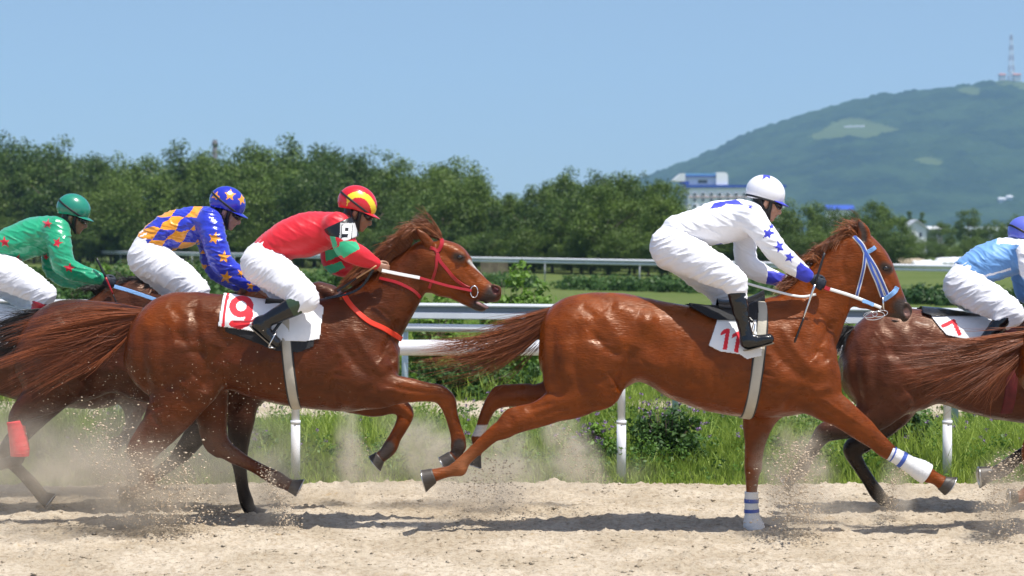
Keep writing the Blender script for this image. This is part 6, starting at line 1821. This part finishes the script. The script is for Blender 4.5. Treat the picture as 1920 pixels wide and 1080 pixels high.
        nn = np.array(nn); nn /= np.linalg.norm(nn, axis=1)[:, None]; mb.strap(pts, nn, .016, .003); mb.build('goggle_strap', strapmat or M_BLACKW, hm, smooth=True)
        # goggles
        L = SDF(s.hp(0.05, -.02) - .14, s.hp(.05, -.02) + .14, .005)
        for e_ in (-1, 1):
            L.chain(np.array([[*s.hp(.094, -.021, e_ * .018), .024, .014], [*s.hp(.088, -.021, e_ * .045), .023, .014], [*s.hp(.070, -.019, e_ * .068), .015, .012]]), k=.006, sub=2)
        v, fs = L.mesh(); g = mesh_obj('goggles', v, fs, M_LENS, s.root, True)
        for e_ in (-1, 1):
            mb = MB(); mb.tube([s.hp(.066, -.018, e_ * .076), s.hp(.062, -.018, e_ * .088)], .013, 12)
            mb.build('goggle_vent', M_BLACKW, g, smooth=True)
        # chin harness: pad over the ear and strap under the jaw
        L = SDF(s.hp(0, -.07) - .16, s.hp(0, -.07) + .16, .006)
        for e_ in (-1, 1):
            L.chain(np.array([[*s.hp(.018, -.005, e_ * .082), .012, .008], [*s.hp(.026, -.045, e_ * .076), .015, .010], [*s.hp(.034, -.085, e_ * .058), .016, .010], [*s.hp(.050, -.118, e_ * .038), .014, .010], [*s.hp(.060, -.138, e_ * .012), .011, .011]]), k=.008)
            L.chain(np.array([[*s.hp(-.045, -.03, e_ * .074), .010, .007], [*s.hp(-.015, -.075, e_ * .074), .011, .008], [*s.hp(.022, -.098, e_ * .058), .012, .009]]), k=.008)
        v, fs = L.mesh(); mesh_obj('chin_strap', v, fs, M_BLACKW, hm, True)
        return hm
    def boot(s, rows, foot, dy, top=None, topn=.16):
        r = s.rows(rows, dy); f = s.rows(foot, dy); al = np.vstack([r, f]); m = .05
        S = SDF(al[:, :3].min(0) - al[:, 3:].max() - m, al[:, :3].max(0) + al[:, 3:].max() + m, .006)
        S.chain(r, k=.02); S.chain(f, k=.03)
        a, b = P(*rows[0][:2], s.Y + dy), P(*rows[1][:2], s.Y + dy); d = (b - a)[[0, 2]]; d = d / np.hypot(*d)
        X, Yy, Z = S.grid(tuple(slice(0, n) for n in S.n)); t = (X - a[0]) * d[0] + (Z - a[2]) * d[1]
        S.F = np.maximum(S.F, -t + 0 * S.F)
        v, fs = S.mesh(); v = relax(v, fs, 1)
        n = vnormals(v, fs)
        w = vnoise(v[:, 0] * 22, v[:, 1] * 22, v[:, 2] * 34, 5); v = v + n * (w * .002)[:, None]
        mi = None
        if top is not None:
            tt = [(v[f_].mean(1)[:, 0] - a[0]) * d[0] + (v[f_].mean(1)[:, 2] - a[2]) * d[1] for f_ in fs]
            mi = np.concatenate([(x < topn * .6) * 1 for x in tt])
        o = mesh_obj('boot', v, fs, [M_BOOT] + ([top] if top else []), s.root, True, midx=mi)
        # sole
        ff = s.rows(foot, dy); p0, p1 = ff[0], ff[-1]; ax = p1[:3] - p0[:3]; L = np.linalg.norm(ax); ax /= L; dn = np.cross(ax, [0, 1, 0]);
        if dn[2] > 0: dn = -dn
        pts = [p0[:3] - ax * p0[3] * .8 + dn * p0[3] * .98, p0[:3] + dn * p0[3] * 1.0, p0[:3] * .45 + p1[:3] * .55 + dn * (p0[3] * .45 + p1[3] * .55) * 1.0, p1[:3] + ax * p1[3] * .75 + dn * p1[3] * .9]
        mb = MB(); mb.strap(catmull(pts, 3), np.tile(dn, (10, 1)), .075, .007); mb.build('sole', simple_sole, o)
        return o
simple_sole = simple('boot_sole', (.22, .19, .15), .6)

def make_jockey(Y, label, at, tilt, hc, torso, narm, farm, thigh_n, thigh_f, shin_n, shin_f, tone, jacket, breech_fold=(-.9, 48, 8, .0085), hands=(), gloves=(), jfold=(.4, 34, 9, .006), kneecut=None, size=1.0):
    J = Jockey(Y, label, at); J.tilt = tilt; J.hc = P(hc[0] + 6, hc[1] + 2, Y)
    T = J.rows(torso); A = J.rows(narm); B = J.rows(farm)
    pel = J.rows(torso[:2]); TN = J.rows(thigh_n); TF = J.rows(thigh_f); SN = J.rows(shin_n); SF = J.rows(shin_f)
    J.build_body(T, A, B, [TN, TF, SN, SF], hands, tone)
    mats, fn = jacket
    J.garment('silks', [T[1:], A, B], .004, mats, fn, fold=jfold, seed=int(hc[0]) % 50, clip=J_CLIP.get(label[:9]))
    J.garment('breeches', [pel, TN, TF, SN[:2], SF[:2]], .002, M_BREECH, None, fold=breech_fold, seed=int(hc[0]) % 37 + 3)
    for g in gloves:
        w = P(g[0], g[1], Y + g[2]); S = SDF(w - .16, w + .16, .005); J.fist(S, *g, scale=1.04, grow=.003)
        v, fs = S.mesh(); mesh_obj('glove', v, fs, M_GLOVE, J.root, True)
    return J
J_CLIP = {}

def poly_mats(base, items):
    """items: (material index, polygon)"""
    def fn(fx, fy, c):
        r = np.full(len(fx), base, dtype=int)
        wx = 1.4 * vnoise(fx / 9, fy / 9, c[:, 1] * 12, 91); wy = 1.4 * vnoise(fx / 9, fy / 9, c[:, 1] * 12, 92)
        fx = fx + wx; fy = fy + wy
        for m, pl in items: r[in_poly(fx, fy, pl)] = m
        return r
    return fn
def segpoly(a, b, w):
    a = np.array(a, float); b = np.array(b, float); d = b - a; d /= np.hypot(*d); n = np.array([-d[1], d[0]]) * w
    return [tuple(a + n), tuple(b + n), tuple(b - n), tuple(a - n)]

# --- white jockey on 11
jk = poly_mats(0, [(1, [(1331, 391), (1338, 382), (1380, 374), (1394, 385), (1362, 382), (1352, 388)]), (1, segpoly((1478, 493), (1502, 512), 60)) if False else (1, [(1494, 498), (1502, 492), (1530, 512), (1520, 536), (1492, 522)]),
                 (1, star(1441, 438, 13, .3)), (1, star(1461, 463, 12, .9)), (1, star(1480, 483, 11, .2)), (1, star(1408, 388, 6, .4)), (1, [(1342, 458), (1352, 456), (1366, 464), (1358, 469), (1344, 467)]),
                 (1, [(1440, 508), (1475, 512), (1462, 545), (1436, 532)]), (1, star(1446, 425, 6, .1))])
J1 = make_jockey(14.0, 'jockey in white silks with blue stars and white helmet, crouching on horse 11', (1380, 620), .40, (1434, 371),
    [(1258, 462, 40, 1.10), (1274, 436, 33, 1.25), (1306, 426, 33, 1.35), (1345, 418, 40, 1.15), (1385, 412, 37, 1.25), (1404, 404, 27, 1.6)],
    [(1408, 408, 26, .8, -.16), (1430, 436, 22, .9, -.22), (1452, 466, 21, .9, -.24), (1476, 489, 19, .9, -.22), (1500, 507, 14.5, .9, -.20), (1514, 517, 11.5, .9, -.19)],
    [(1402, 412, 26, .8, .16), (1398, 450, 21, .9, .22), (1400, 492, 20, .9, .22), (1428, 512, 17, .9, .18), (1456, 522, 13, .9, .13), (1470, 526, 11, .9, .10)],
    [(1264, 466, 40, .8, -.08), (1295, 482, 37, .8, -.15), (1335, 503, 32, .8, -.25), (1366, 520, 26, .85, -.31), (1380, 532, 20, .9, -.33)],
    [(1262, 470, 38, .8, .08), (1290, 490, 34, .8, .15), (1320, 520, 28, .8, .25), (1342, 540, 22, .85, .31), (1352, 550, 18, .9, .33)],
    [(1378, 532, 21, .85, -.33), (1385, 556, 17, .85, -.335), (1392, 590, 14.5, .9, -.34), (1399, 622, 11, .9, -.34), (1410, 634, 11, .9, -.34), (1436, 636, 8, 1, -.34)],
    [(1350, 550, 19, .85, .33), (1352, 572, 16, .85, .335), (1356, 600, 14, .9, .34), (1362, 630, 11, .9, .34), (1372, 642, 10, .9, .34), (1396, 646, 8, 1, .34)],
    (.50, .27, .19), ([M_SILKW, M_SILKB], jk), breech_fold=(-.35, 48, 8, .0085), gloves=[(1521, 522, -.185, .45, -1), (1478, 528, .09, .3, 1)],
    hands=[(1521, 522, -.185, .45, -1, .97), (1478, 528, .09, .3, 1, .97)])
J1.helmet([M_HELW, M_SILKB], poly_mats(0, [(1, star(1437, 325, 15, 0, 1.0))]), strap_back=-.035, cap=1)
J1.boot([(1381, 547, 17.5, .85), (1388, 580, 16, .9), (1396, 614, 12.5, .95), (1402, 636, 14, .95)], [(1403, 641, 14, .9), (1420, 640, 12, .95), (1442, 635, 9.5, 1.1)], -.34)
J1.boot([(1350, 566, 17, .85), (1355, 596, 15, .9), (1361, 624, 12.5, .95), (1366, 642, 13, .95)], [(1367, 645, 13, .9), (1380, 646, 11, .95), (1402, 646, 9, 1.1)], .34)

# --- red jockey on 9
jr = poly_mats(0, [(1, segpoly((640, 460), (668, 443), 1)) if False else (1, [(636, 452), (668, 452), (676, 466), (645, 484), (634, 474)]), (1, [(608, 470), (640, 462), (642, 478), (612, 490)]), (1, [(606, 500), (640, 490), (646, 502), (620, 515)]), (1, [(618, 442), (628, 440), (632, 462), (624, 466)])])
J2 = make_jockey(14.2, 'jockey in red silks with 9 armband and red and yellow cap on horse 9', (560, 620), .46, (668, 391),
    [(490, 494, 38, 1.10), (508, 470, 33, 1.25), (540, 450, 36, 1.30), (575, 440, 41, 1.12), (608, 432, 34, 1.3), (624, 424, 26, 1.6)],
    [(632, 424, 26, .8, -.16), (642, 446, 23, .85, -.22), (652, 468, 21, .9, -.25), (675, 480, 18, .9, -.22), (694, 490, 13, .9, -.19), (703, 494, 10.5, .9, -.18)],
    [(622, 432, 26, .8, .16), (622, 462, 22, .9, .22), (626, 492, 20, .9, .22), (650, 502, 17, .9, .17), (676, 505, 12, .9, .12), (690, 504, 10, .9, .08)],
    [(494, 498, 38, .8, -.08), (520, 515, 35, .8, -.16), (548, 536, 30, .8, -.25), (570, 553, 25, .85, -.31), (577, 562, 21, .9, -.33)],
    [(492, 500, 36, .8, .08), (515, 522, 32, .8, .16), (535, 545, 28, .8, .25), (550, 560, 22, .85, .31), (552, 568, 18, .9, .33)],
    [(574, 562, 21, .85, -.33), (556, 573, 18, .85, -.335), (525, 588, 15, .9, -.34), (496, 602, 12, .9, -.34), (492, 612, 11, .9, -.34), (515, 634, 8, 1, -.34)],
    [(552, 568, 19, .85, .33), (535, 578, 16, .85, .335), (505, 592, 14, .9, .34), (480, 604, 11, .9, .34), (478, 614, 10, .9, .34), (498, 634, 8, 1, .34)],
    (.30, .15, .09), ([M_SILKR, M_SILKG], jr), breech_fold=(-.75, 48, 8, .0085), hands=[(703, 496, -.18, .35, -1, 1.0), (690, 506, .08, .2, 1, 1.0)], jfold=(.5, 40, 10, .004))
J2.helmet([M_HELR, M_YEL], lambda fx, fy, c: ((np.hypot((fx - 672) / 1.0, (fy - 398) / 1.15) > 24) & (np.hypot((fx - 672) / 1.0, (fy - 398) / 1.15) < 34) & (fx > 650)).astype(int), strap_back=.055, cap=0, size=1.02)
J2.boot([(566, 567, 19, .85), (535, 583, 17, .9), (502, 600, 13, .95), (488, 607, 13.5, .95)], [(487, 609, 13.5, .9), (500, 624, 11.5, .95), (518, 642, 9.5, 1.1)], -.34, M_BOOTG, .15)
J2.boot([(545, 573, 17, .85), (515, 588, 15, .9), (484, 602, 12.5, .95), (474, 608, 13, .95)], [(473, 610, 12.5, .9), (484, 624, 11, .95), (500, 640, 9, 1.1)], .34, M_BOOTG, .15)
# numbered armband
def armband(J):
    a = np.array([634, 418.0]); b = np.array([650, 453.0]); S = SDF(P(590, 480, 13.6), P(700, 390, 14.4) + [0, 0, 0], .005)
    rows = J.rows([(634, 418, 30, .82, -.17), (642, 437, 28, .86, -.205), (650, 456, 26, .9, -.23)])
    S.chain(rows, k=.01)
    X, Yy, Z = S.grid(tuple(slice(0, n) for n in S.n))
    for p, q, sg in ((a, b, 1), (b, a, 1)):
        A_ = P(*p, 14.0); d = (P(*q, 14.0) - A_)[[0, 2]]; d = d / np.hypot(*d); S.F = np.maximum(S.F, -((X - A_[0]) * d[0] + (Z - A_[2]) * d[1]) + 0 * S.F)
    v, fs = S.mesh()
    def fn(fx, fy, c):
        u = (fx - 650) / 13.0; w = (fy - 436) / 17.0; u = u + .10 * w
        r = np.zeros(len(fx), dtype=int); near = c[:, 1] < 14.2
        r[near & (u > -1.0) & (u < 1.5) & (np.abs(w) < 1.05)] = 2
        r[near & (np.abs(u) < .78) & (np.abs(w) < .88)] = 0
        d1, _ = poly_dist(u * 9, w * 13, [(-4.2, -9.2), (4.2, -9.2), (4.2, 0), (-4.2, 0), (-4.2, -9.2)]); d2, _ = poly_dist(u * 9, w * 13, [(4.2, -1), (4.0, 9.2), (-4.2, 9.2)])
        r[near & (np.minimum(d1, d2) < 2.0)] = 1
        return r
    mi = np.concatenate([fn(*proj(v[f].mean(1)), v[f].mean(1)) for f in fs])
    mesh_obj('armband', v, fs, [M_BLEATH, M_PATCHW, simple('grey_patch', (.50, .50, .49), .6)], J.root, True, midx=mi)
armband(J2)

# --- blue and orange jockey
ax_ = math.radians(-22)
def harl(fx, fy, c):
    u = (fx - 330) * math.cos(ax_) + (fy - 430) * math.sin(ax_); w = -(fx - 330) * math.sin(ax_) + (fy - 430) * math.cos(ax_)
    u = u + 7 * vnoise(fx / 18, fy / 18, c[:, 1] * 5, 93); w = w + 5 * vnoise(fx / 16, fy / 16, c[:, 1] * 5, 94); a = u / 52 + w / 25; b = u / 52 - w / 25
    r = ((np.floor(a) + np.floor(b)) % 2).astype(int)
    slv = in_poly(fx, fy, [(376, 392), (392, 380), (425, 400), (500, 520), (520, 570), (400, 540), (392, 490), (372, 452), (364, 420)])
    r[slv] = 0
    for (x, y, q, rt) in ((402, 447, 13, .3), (420, 482, 13, .1), (424, 520, 13, .2), (452, 512, 9, .5), (470, 536, 9, .2)): r[in_poly(fx, fy, star(x, y, q, rt))] = 1
    return r
J4 = make_jockey(15.0, 'jockey in blue and orange diamond silks with a star-covered blue cap', (330, 600), .50, (424, 390),
    [(276, 482, 36, 1.10), (290, 456, 33, 1.25), (315, 436, 34, 1.30), (345, 427, 36, 1.15), (374, 420, 32, 1.3), (388, 412, 25, 1.6)],
    [(392, 416, 25, .8, -.16), (402, 450, 22, .9, -.22), (414, 490, 21, .9, -.24), (440, 514, 18, .9, -.21), (466, 530, 14, .9, -.19), (482, 536, 11, .9, -.18)],
    [(388, 420, 24, .8, .16), (392, 455, 21, .9, .22), (402, 500, 19, .9, .22), (432, 524, 16, .9, .17), (460, 540, 12, .9, .12), (476, 544, 10, .9, .08)],
    [(278, 484, 36, .8, -.08), (305, 500, 33, .8, -.16), (340, 522, 29, .8, -.25), (364, 538, 23, .85, -.31), (372, 546, 19, .9, -.33)],
    [(276, 490, 34, .8, .08), (300, 512, 30, .8, .16), (322, 535, 26, .8, .25), (340, 552, 21, .85, .31), (346, 560, 17, .9, .33)],
    [(370, 546, 20, .85, -.33), (355, 568, 16, .85, -.335), (335, 590, 14, .9, -.34), (320, 612, 11, .9, -.34), (325, 622, 10, .9, -.34), (345, 632, 8, 1, -.34)],
    [(346, 560, 18, .85, .33), (335, 580, 15, .85, .335), (318, 600, 13, .9, .34), (304, 620, 11, .9, .34), (308, 628, 10, .9, .34), (328, 638, 8, 1, .34)],
    (.45, .25, .18), ([M_SATB, M_SATO], harl), breech_fold=(-.55, 48, 8, .0085), hands=[(482, 538, -.18, .4, -1, 1.0), (476, 546, .08, .3, 1, 1.0)], jfold=(.2, 24, 7, .009))
J4.helmet([M_HELB, M_SATO], poly_mats(0, [(1, star(431, 366, 12, .1)), (1, star(404, 367, 11, .5, .8)), (1, star(454, 374, 11, -.2, .7))]), strap_back=.05, cap=0)
J4.boot([(364, 556, 17, .85), (346, 580, 15, .9), (328, 602, 12, .95), (320, 614, 12.5, .95)], [(321, 618, 12, .9), (332, 626, 11, .95), (350, 632, 9, 1.1)], -.34)
J4.boot([(340, 570, 16, .85), (328, 590, 14, .9), (312, 610, 12, .95), (304, 622, 12, .95)], [(305, 625, 12, .9), (316, 632, 10, .95), (334, 638, 9, 1.1)], .34)

# --- green jockey
jg = poly_mats(0, [(1, star(89, 420, 10, .2)), (1, star(9, 454, 11, 0, 1.0)), (1, star(108, 455, 11, .3)), (1, star(130, 503, 11, .1)), (1, star(32, 487, 10, .4)), (1, star(86, 482, 7, .3)), (1, star(118, 545, 7, .3)), (1, star(50, 424, 0.1, .3))])
J3 = make_jockey(15.9, 'jockey in shiny green silks with red stars and a green helmet', (40, 600), .42, (136, 400),
    [(-16, 500, 35, 1.10), (0, 476, 33, 1.25), (28, 458, 34, 1.30), (58, 446, 36, 1.15), (88, 438, 32, 1.3), (102, 430, 24, 1.6)],
    [(106, 432, 25, .8, -.16), (112, 462, 22, .9, -.22), (120, 496, 21, .9, -.24), (145, 510, 17, .9, -.21), (170, 518, 14, .9, -.19), (186, 522, 11, .9, -.18)],
    [(100, 440, 24, .8, .16), (98, 470, 21, .9, .22), (104, 506, 20, .9, .22), (132, 524, 16, .9, .17), (160, 528, 12, .9, .12), (180, 528, 10, .9, .08)],
    [(-14, 500, 35, .8, -.08), (14, 514, 33, .8, -.16), (50, 532, 28, .8, -.25), (76, 546, 22, .85, -.31), (86, 552, 18, .9, -.33)],
    [(-16, 504, 34, .8, .08), (8, 526, 30, .8, .16), (30, 546, 26, .8, .25), (46, 560, 20, .85, .31), (52, 568, 17, .9, .33)],
    [(84, 552, 19, .85, -.33), (75, 572, 16, .85, -.335), (66, 600, 13.5, .9, -.34), (58, 622, 11, .9, -.34), (64, 632, 10, .9, -.34), (86, 636, 8, 1, -.34)],
    [(52, 568, 18, .85, .33), (46, 585, 15, .85, .335), (38, 606, 13, .9, .34), (32, 626, 11, .9, .34), (38, 634, 10, .9, .34), (58, 640, 8, 1, .34)],
    (.27, .14, .085), ([M_SATG, M_SATR], jg), breech_fold=(-.45, 48, 8, .0085), gloves=[(190, 523, -.18, .3, -1), (182, 530, .08, .2, 1)], hands=[(190, 523, -.18, .3, -1, .97), (182, 530, .08, .2, 1, .97)], jfold=(.35, 28, 8, .008))
J3.helmet([M_HELG], None, strap_back=.055, cap=0, size=.97)
J3.boot([(78, 567, 18, .85), (71, 592, 15, .9), (63, 612, 12, .95), (58, 626, 12, .95)], [(60, 630, 12, .9), (72, 633, 11, .95), (92, 636, 9, 1.1)], -.34, M_BOOTR, .18)
J3.boot([(50, 576, 17, .85), (44, 596, 14, .9), (36, 616, 12, .95), (32, 628, 12, .95)], [(34, 632, 12, .9), (46, 636, 10, .95), (64, 640, 9, 1.1)], .34, M_BOOTR, .18)

# --- light blue jockey on 7
jb = poly_mats(0, [(1, [(1905, 470), (1922, 440), (1990, 440), (2010, 520), (1990, 560), (1936, 540), (1912, 515)]), (1, [(1872, 440), (1925, 440), (1925, 464), (1900, 458), (1868, 457)]), (1, [(1838, 522), (1840, 518), (1895, 502), (1896, 506)])])
J5 = make_jockey(14.95, 'jockey in light blue silks on horse 7, cut by the right edge', (1890, 620), .45, (1922, 446),
    [(1806, 536, 36, 1.10), (1820, 512, 33, 1.25), (1848, 494, 35, 1.30), (1880, 484, 37, 1.15), (1912, 476, 32, 1.3), (1924, 468, 25, 1.6)],
    [(1926, 474, 26, .8, -.16), (1934, 500, 22, .9, -.22), (1946, 532, 20, .9, -.24), (1974, 552, 17, .9, -.21), (2000, 568, 13, .9, -.19), (2014, 574, 11, .9, -.18)],
    [(1920, 480, 24, .8, .16), (1918, 515, 21, .9, .22), (1926, 550, 19, .9, .22), (1960, 566, 16, .9, .17), (1990, 578, 12, .9, .12), (2006, 580, 10, .9, .08)],
    [(1808, 536, 36, .8, -.08), (1834, 552, 34, .8, -.16), (1868, 570, 30, .8, -.25), (1892, 584, 25, .85, -.31), (1898, 592, 20, .9, -.33)],
    [(1806, 540, 34, .8, .08), (1830, 562, 30, .8, .16), (1855, 582, 26, .8, .25), (1872, 596, 20, .85, .31), (1876, 604, 17, .9, .33)],
    [(1894, 590, 22, .85, -.33), (1880, 604, 18, .85, -.335), (1858, 626, 14, .9, -.34), (1842, 646, 11, .9, -.34), (1846, 656, 10, .9, -.34), (1868, 668, 8, 1, -.34)],
    [(1874, 604, 18, .85, .33), (1862, 620, 15, .85, .335), (1842, 640, 13, .9, .34), (1828, 658, 11, .9, .34), (1832, 668, 10, .9, .34), (1852, 678, 8, 1, .34)],
    (.40, .22, .15), ([M_LBSILK, M_SILKW], jb), breech_fold=(-.45, 48, 8, .0085), gloves=[(2018, 577, -.18, .4, -1), (2008, 582, .08, .3, 1)], hands=[(2018, 577, -.18, .4, -1, .97), (2008, 582, .08, .3, 1, .97)], jfold=(.5, 34, 8, .008))
J5.helmet([M_HELP], None, strap_back=.03, cap=0)
J5.boot([(1890, 592, 18, .85), (1872, 612, 16, .9), (1852, 634, 13, .95), (1842, 648, 13, .95)], [(1843, 652, 12.5, .9), (1856, 662, 11, .95), (1872, 670, 9, 1.1)], -.34)
J5.boot([(1868, 612, 17, .85), (1852, 630, 14, .9), (1836, 648, 12, .95), (1828, 660, 12, .95)], [(1829, 664, 12, .9), (1842, 672, 10, .95), (1858, 680, 9, 1.1)], .34)

# --- whips
def whip(rows, Y, dy, label, mats):
    pts = [P(x, y, Y + dy) for x, y, r in rows]; root = empty('riding_whip', pts[0], label, 'whip', 'riding whips')
    n = len(rows)
    for i, (nm, mt) in enumerate(mats):
        mb = MB(); k = 7; t = np.linspace(0, 1, k)[:, None]; q = pts[i] * (1 - t) + pts[i + 1] * t
        mb.tube(q, np.linspace(rows[i][2], rows[i + 1][2], k), 8); mb.build(nm, mt, root, smooth=True)
whip([(1546, 474, .008), (1528, 534, .009), (1507, 595, .006), (1488, 646, .008)], 14.0, -.24, 'riding whip with silver shaft held by the white jockey', [('grip', M_BLACKW), ('shaft', M_STEEL), ('flap', M_BLEATH)])
whip([(706, 498, .006), (668, 522, .006), (632, 546, .009)], 14.2, -.22, 'tan riding whip held back by the red jockey', [('shaft', simple('tan_cane', (.45, .24, .11), .5)), ('flap', M_BLACKW)])
whip([(181, 484, .010), (198, 520, .009), (212, 552, .005), (222, 577, .008)], 15.9, -.24, 'thin dark riding whip held by the green jockey', [('grip', M_BLACKW), ('shaft', M_RED), ('flap', M_BLACKW)])
# ------------------------------------------------------------------ air
mb = MB(); mb.box((700, 2100, 188), (6400, 4440, 378)); hz = mb.build('haze', simple('haze', (1, 1, 1)), None); hz['kind'] = 'stuff'
m = bpy.data.materials.new('haze_air'); m.use_nodes = True; nt = m.node_tree
for n in list(nt.nodes): nt.nodes.remove(n)
pv = nt.nodes.new('ShaderNodeVolumePrincipled'); out = nt.nodes.new('ShaderNodeOutputMaterial'); nt.links.new(pv.outputs[0], out.inputs[1])
pv.inputs['Color'].default_value = (.42, .68, 1.0, 1); pv.inputs['Density'].default_value = .00014; pv.inputs['Anisotropy'].default_value = 0.0
hz.data.materials.clear(); hz.data.materials.append(m)
hz.display_type = 'WIRE'

# ---- kicked-up sand: loose grains in the air
def spray(ctrl, w0, w1, Y, n, seed, dep=.18, pw=1.0):
    r = np.random.default_rng(seed); c = catmull(ctrl, 8); t = r.random(n) ** pw; s_ = np.linspace(0, 1, len(c))
    x = np.interp(t, s_, c[:, 0]) + r.normal(size=n) * (w0 + (w1 - w0) * t); y = np.interp(t, s_, c[:, 1]) + r.normal(size=n) * (w0 + (w1 - w0) * t) * .7
    d = Y + r.normal(size=n) * dep
    p = np.stack([(x - 960) * d / F_PX, d, CAM_H - (y - HOR) * d / F_PX], 1); return p[p[:, 2] > .01]
M_GRAIN = simple('dry_sand_grains', (.55, .45, .33), .9, spec=.1)
for i, (ctrl, w0, w1, Y, n, lo, hi, lb) in enumerate([
    ([(300, 985), (245, 900), (190, 780)], 38, 34, 14.0, 2600, .002, .012, ''), ([(330, 1000), (330, 940), (290, 860)], 50, 40, 13.8, 2600, .002, .012, ''),
    ([(548, 1000), (525, 945), (498, 878)], 13, 10, 14.1, 1300, .002, .009, ''), ([(955, 1000), (945, 930), (930, 850)], 24, 30, 14.2, 1100, .002, .010, ''),
    ([(1140, 918), (1080, 860), (1040, 780)], 13, 18, 14.7, 1000, .002, .008, ''), ([(1510, 1000), (1485, 930), (1500, 835)], 36, 20, 13.65, 3600, .002, .011, ''),
    ([(1672, 975), (1668, 925), (1695, 880)], 9, 8, 14.3, 900, .002, .009, ''), ([(1895, 1000), (1868, 940), (1905, 850)], 22, 18, 13.6, 1700, .002, .011, ''),
    ([(850, 965), (880, 915), (930, 900)], 34, 26, 14.3, 900, .002, .009, ''), ([(60, 900), (240, 760), (520, 720)], 90, 70, 13.9, 1300, .0012, .005, ''),
    ([(720, 960), (690, 900), (650, 820)], 22, 18, 14.8, 400, .002, .007, '')]):
    pts = spray(ctrl, w0, w1, Y, n, 200 + i)
    structure(clods('flying_sand', 0, 300 + i, None, None, lo, hi, M_GRAIN, pts=pts), 'stuff')
# ---- and the dust that hangs in it
def dust_mat(dens, seed, sc=2.6, col=(.93, .83, .69)):
    m = bpy.data.materials.new('dust'); m.use_nodes = True; nt = m.node_tree
    for n in list(nt.nodes): nt.nodes.remove(n)
    tc = node(nt, 'ShaderNodeTexCoord'); g = node(nt, 'ShaderNodeNewGeometry')
    ln = node(nt, 'ShaderNodeVectorMath', operation='LENGTH'); nt.links.new(tc.outputs['Object'], ln.inputs[0])
    mr = node(nt, 'ShaderNodeMapRange'); mr.interpolation_type = 'SMOOTHSTEP'; mr.inputs[1].default_value = 1.0; mr.inputs[2].default_value = .1; mr.inputs[3].default_value = 0; mr.inputs[4].default_value = 1
    nt.links.new(ln.outputs['Value'], mr.inputs[0])
    ad = node(nt, 'ShaderNodeVectorMath', operation='ADD'); ad.inputs[1].default_value = (seed * 3.1, seed, seed * 1.7); nt.links.new(g.outputs['Position'], ad.inputs[0])
    ns = noise_tex(nt, ad.outputs[0], sc, 4, .6)
    m2 = node(nt, 'ShaderNodeMapRange'); m2.inputs[1].default_value = .40; m2.inputs[2].default_value = .70; m2.inputs[3].default_value = .05; nt.links.new(ns, m2.inputs[0])
    mu = node(nt, 'ShaderNodeMath', operation='MULTIPLY'); nt.links.new(mr.outputs[0], mu.inputs[0]); nt.links.new(m2.outputs[0], mu.inputs[1])
    mu2 = node(nt, 'ShaderNodeMath', operation='MULTIPLY'); nt.links.new(mu.outputs[0], mu2.inputs[0]); mu2.inputs[1].default_value = dens * 2.0
    pv = node(nt, 'ShaderNodeVolumePrincipled'); pv.inputs['Color'].default_value = (*col, 1); pv.inputs['Anisotropy'].default_value = .2
    nt.links.new(mu2.outputs[0], pv.inputs['Density']); out = node(nt, 'ShaderNodeOutputMaterial'); nt.links.new(pv.outputs[0], out.inputs[1])
    return m
def dust(px, py, rx, rz, ry, Y, dens, seed, rot=0.0, sc=2.6):
    n1, n2 = 12, 20; V = [(0, 0, 1.0)]
    for i in range(1, n1):
        for j in range(n2): a = math.pi * i / n1; b = 2 * math.pi * j / n2; V.append((math.sin(a) * math.cos(b), math.sin(a) * math.sin(b), math.cos(a)))
    V.append((0, 0, -1.0)); q = []; t = []
    for i in range(n1 - 2):
        for j in range(n2): q.append((1 + i * n2 + j, 1 + (i + 1) * n2 + j, 1 + (i + 1) * n2 + (j + 1) % n2, 1 + i * n2 + (j + 1) % n2))
    e = 1 + (n1 - 2) * n2
    for j in range(n2): t.append((0, 1 + j, 1 + (j + 1) % n2)); t.append((len(V) - 1, e + (j + 1) % n2, e + j))
    o = mesh_obj('dust_cloud', V, [np.array(q), np.array(t)], dust_mat(dens, seed, sc), None, True)
    o.location = P(px, py, Y); o.scale = (rx * Y / F_PX, ry, rz * Y / F_PX); o.rotation_euler = (0, rot, 0); o['kind'] = 'stuff'
for i, a in enumerate([
    (200, 850, 480, 140, .9, 15.6, 2.0), (120, 870, 380, 130, .6, 13.8, 1.5), (260, 930, 150, 110, .4, 13.9, 3.5), (520, 930, 60, 110, .3, 14.3, 3.0, .3),
    (655, 850, 40, 120, .3, 15.4, 4.2), (810, 845, 140, 75, .35, 15.3, 4.4, .5), (945, 890, 85, 140, .35, 14.9, 4.2), (1075, 850, 60, 130, .3, 15.2, 4.4, -.55),
    (880, 930, 120, 55, .4, 14.5, 2.5), (1490, 910, 100, 160, .3, 13.75, 4.6), (870, 890, 420, 75, .5, 15.4, 1.6), (1560, 960, 110, 50, .35, 14.2, 2.0), (1680, 930, 45, 95, .25, 14.6, 3.4), (1880, 940, 80, 110, .3, 13.7, 3.4), (430, 900, 160, 90, .5, 15.2, 1.6)]):
    dust(*a[:4], a[4], a[5], a[6], i + 1, a[7] if len(a) > 7 else 0.0, 3.2 if a[2] > 200 else 7.0)
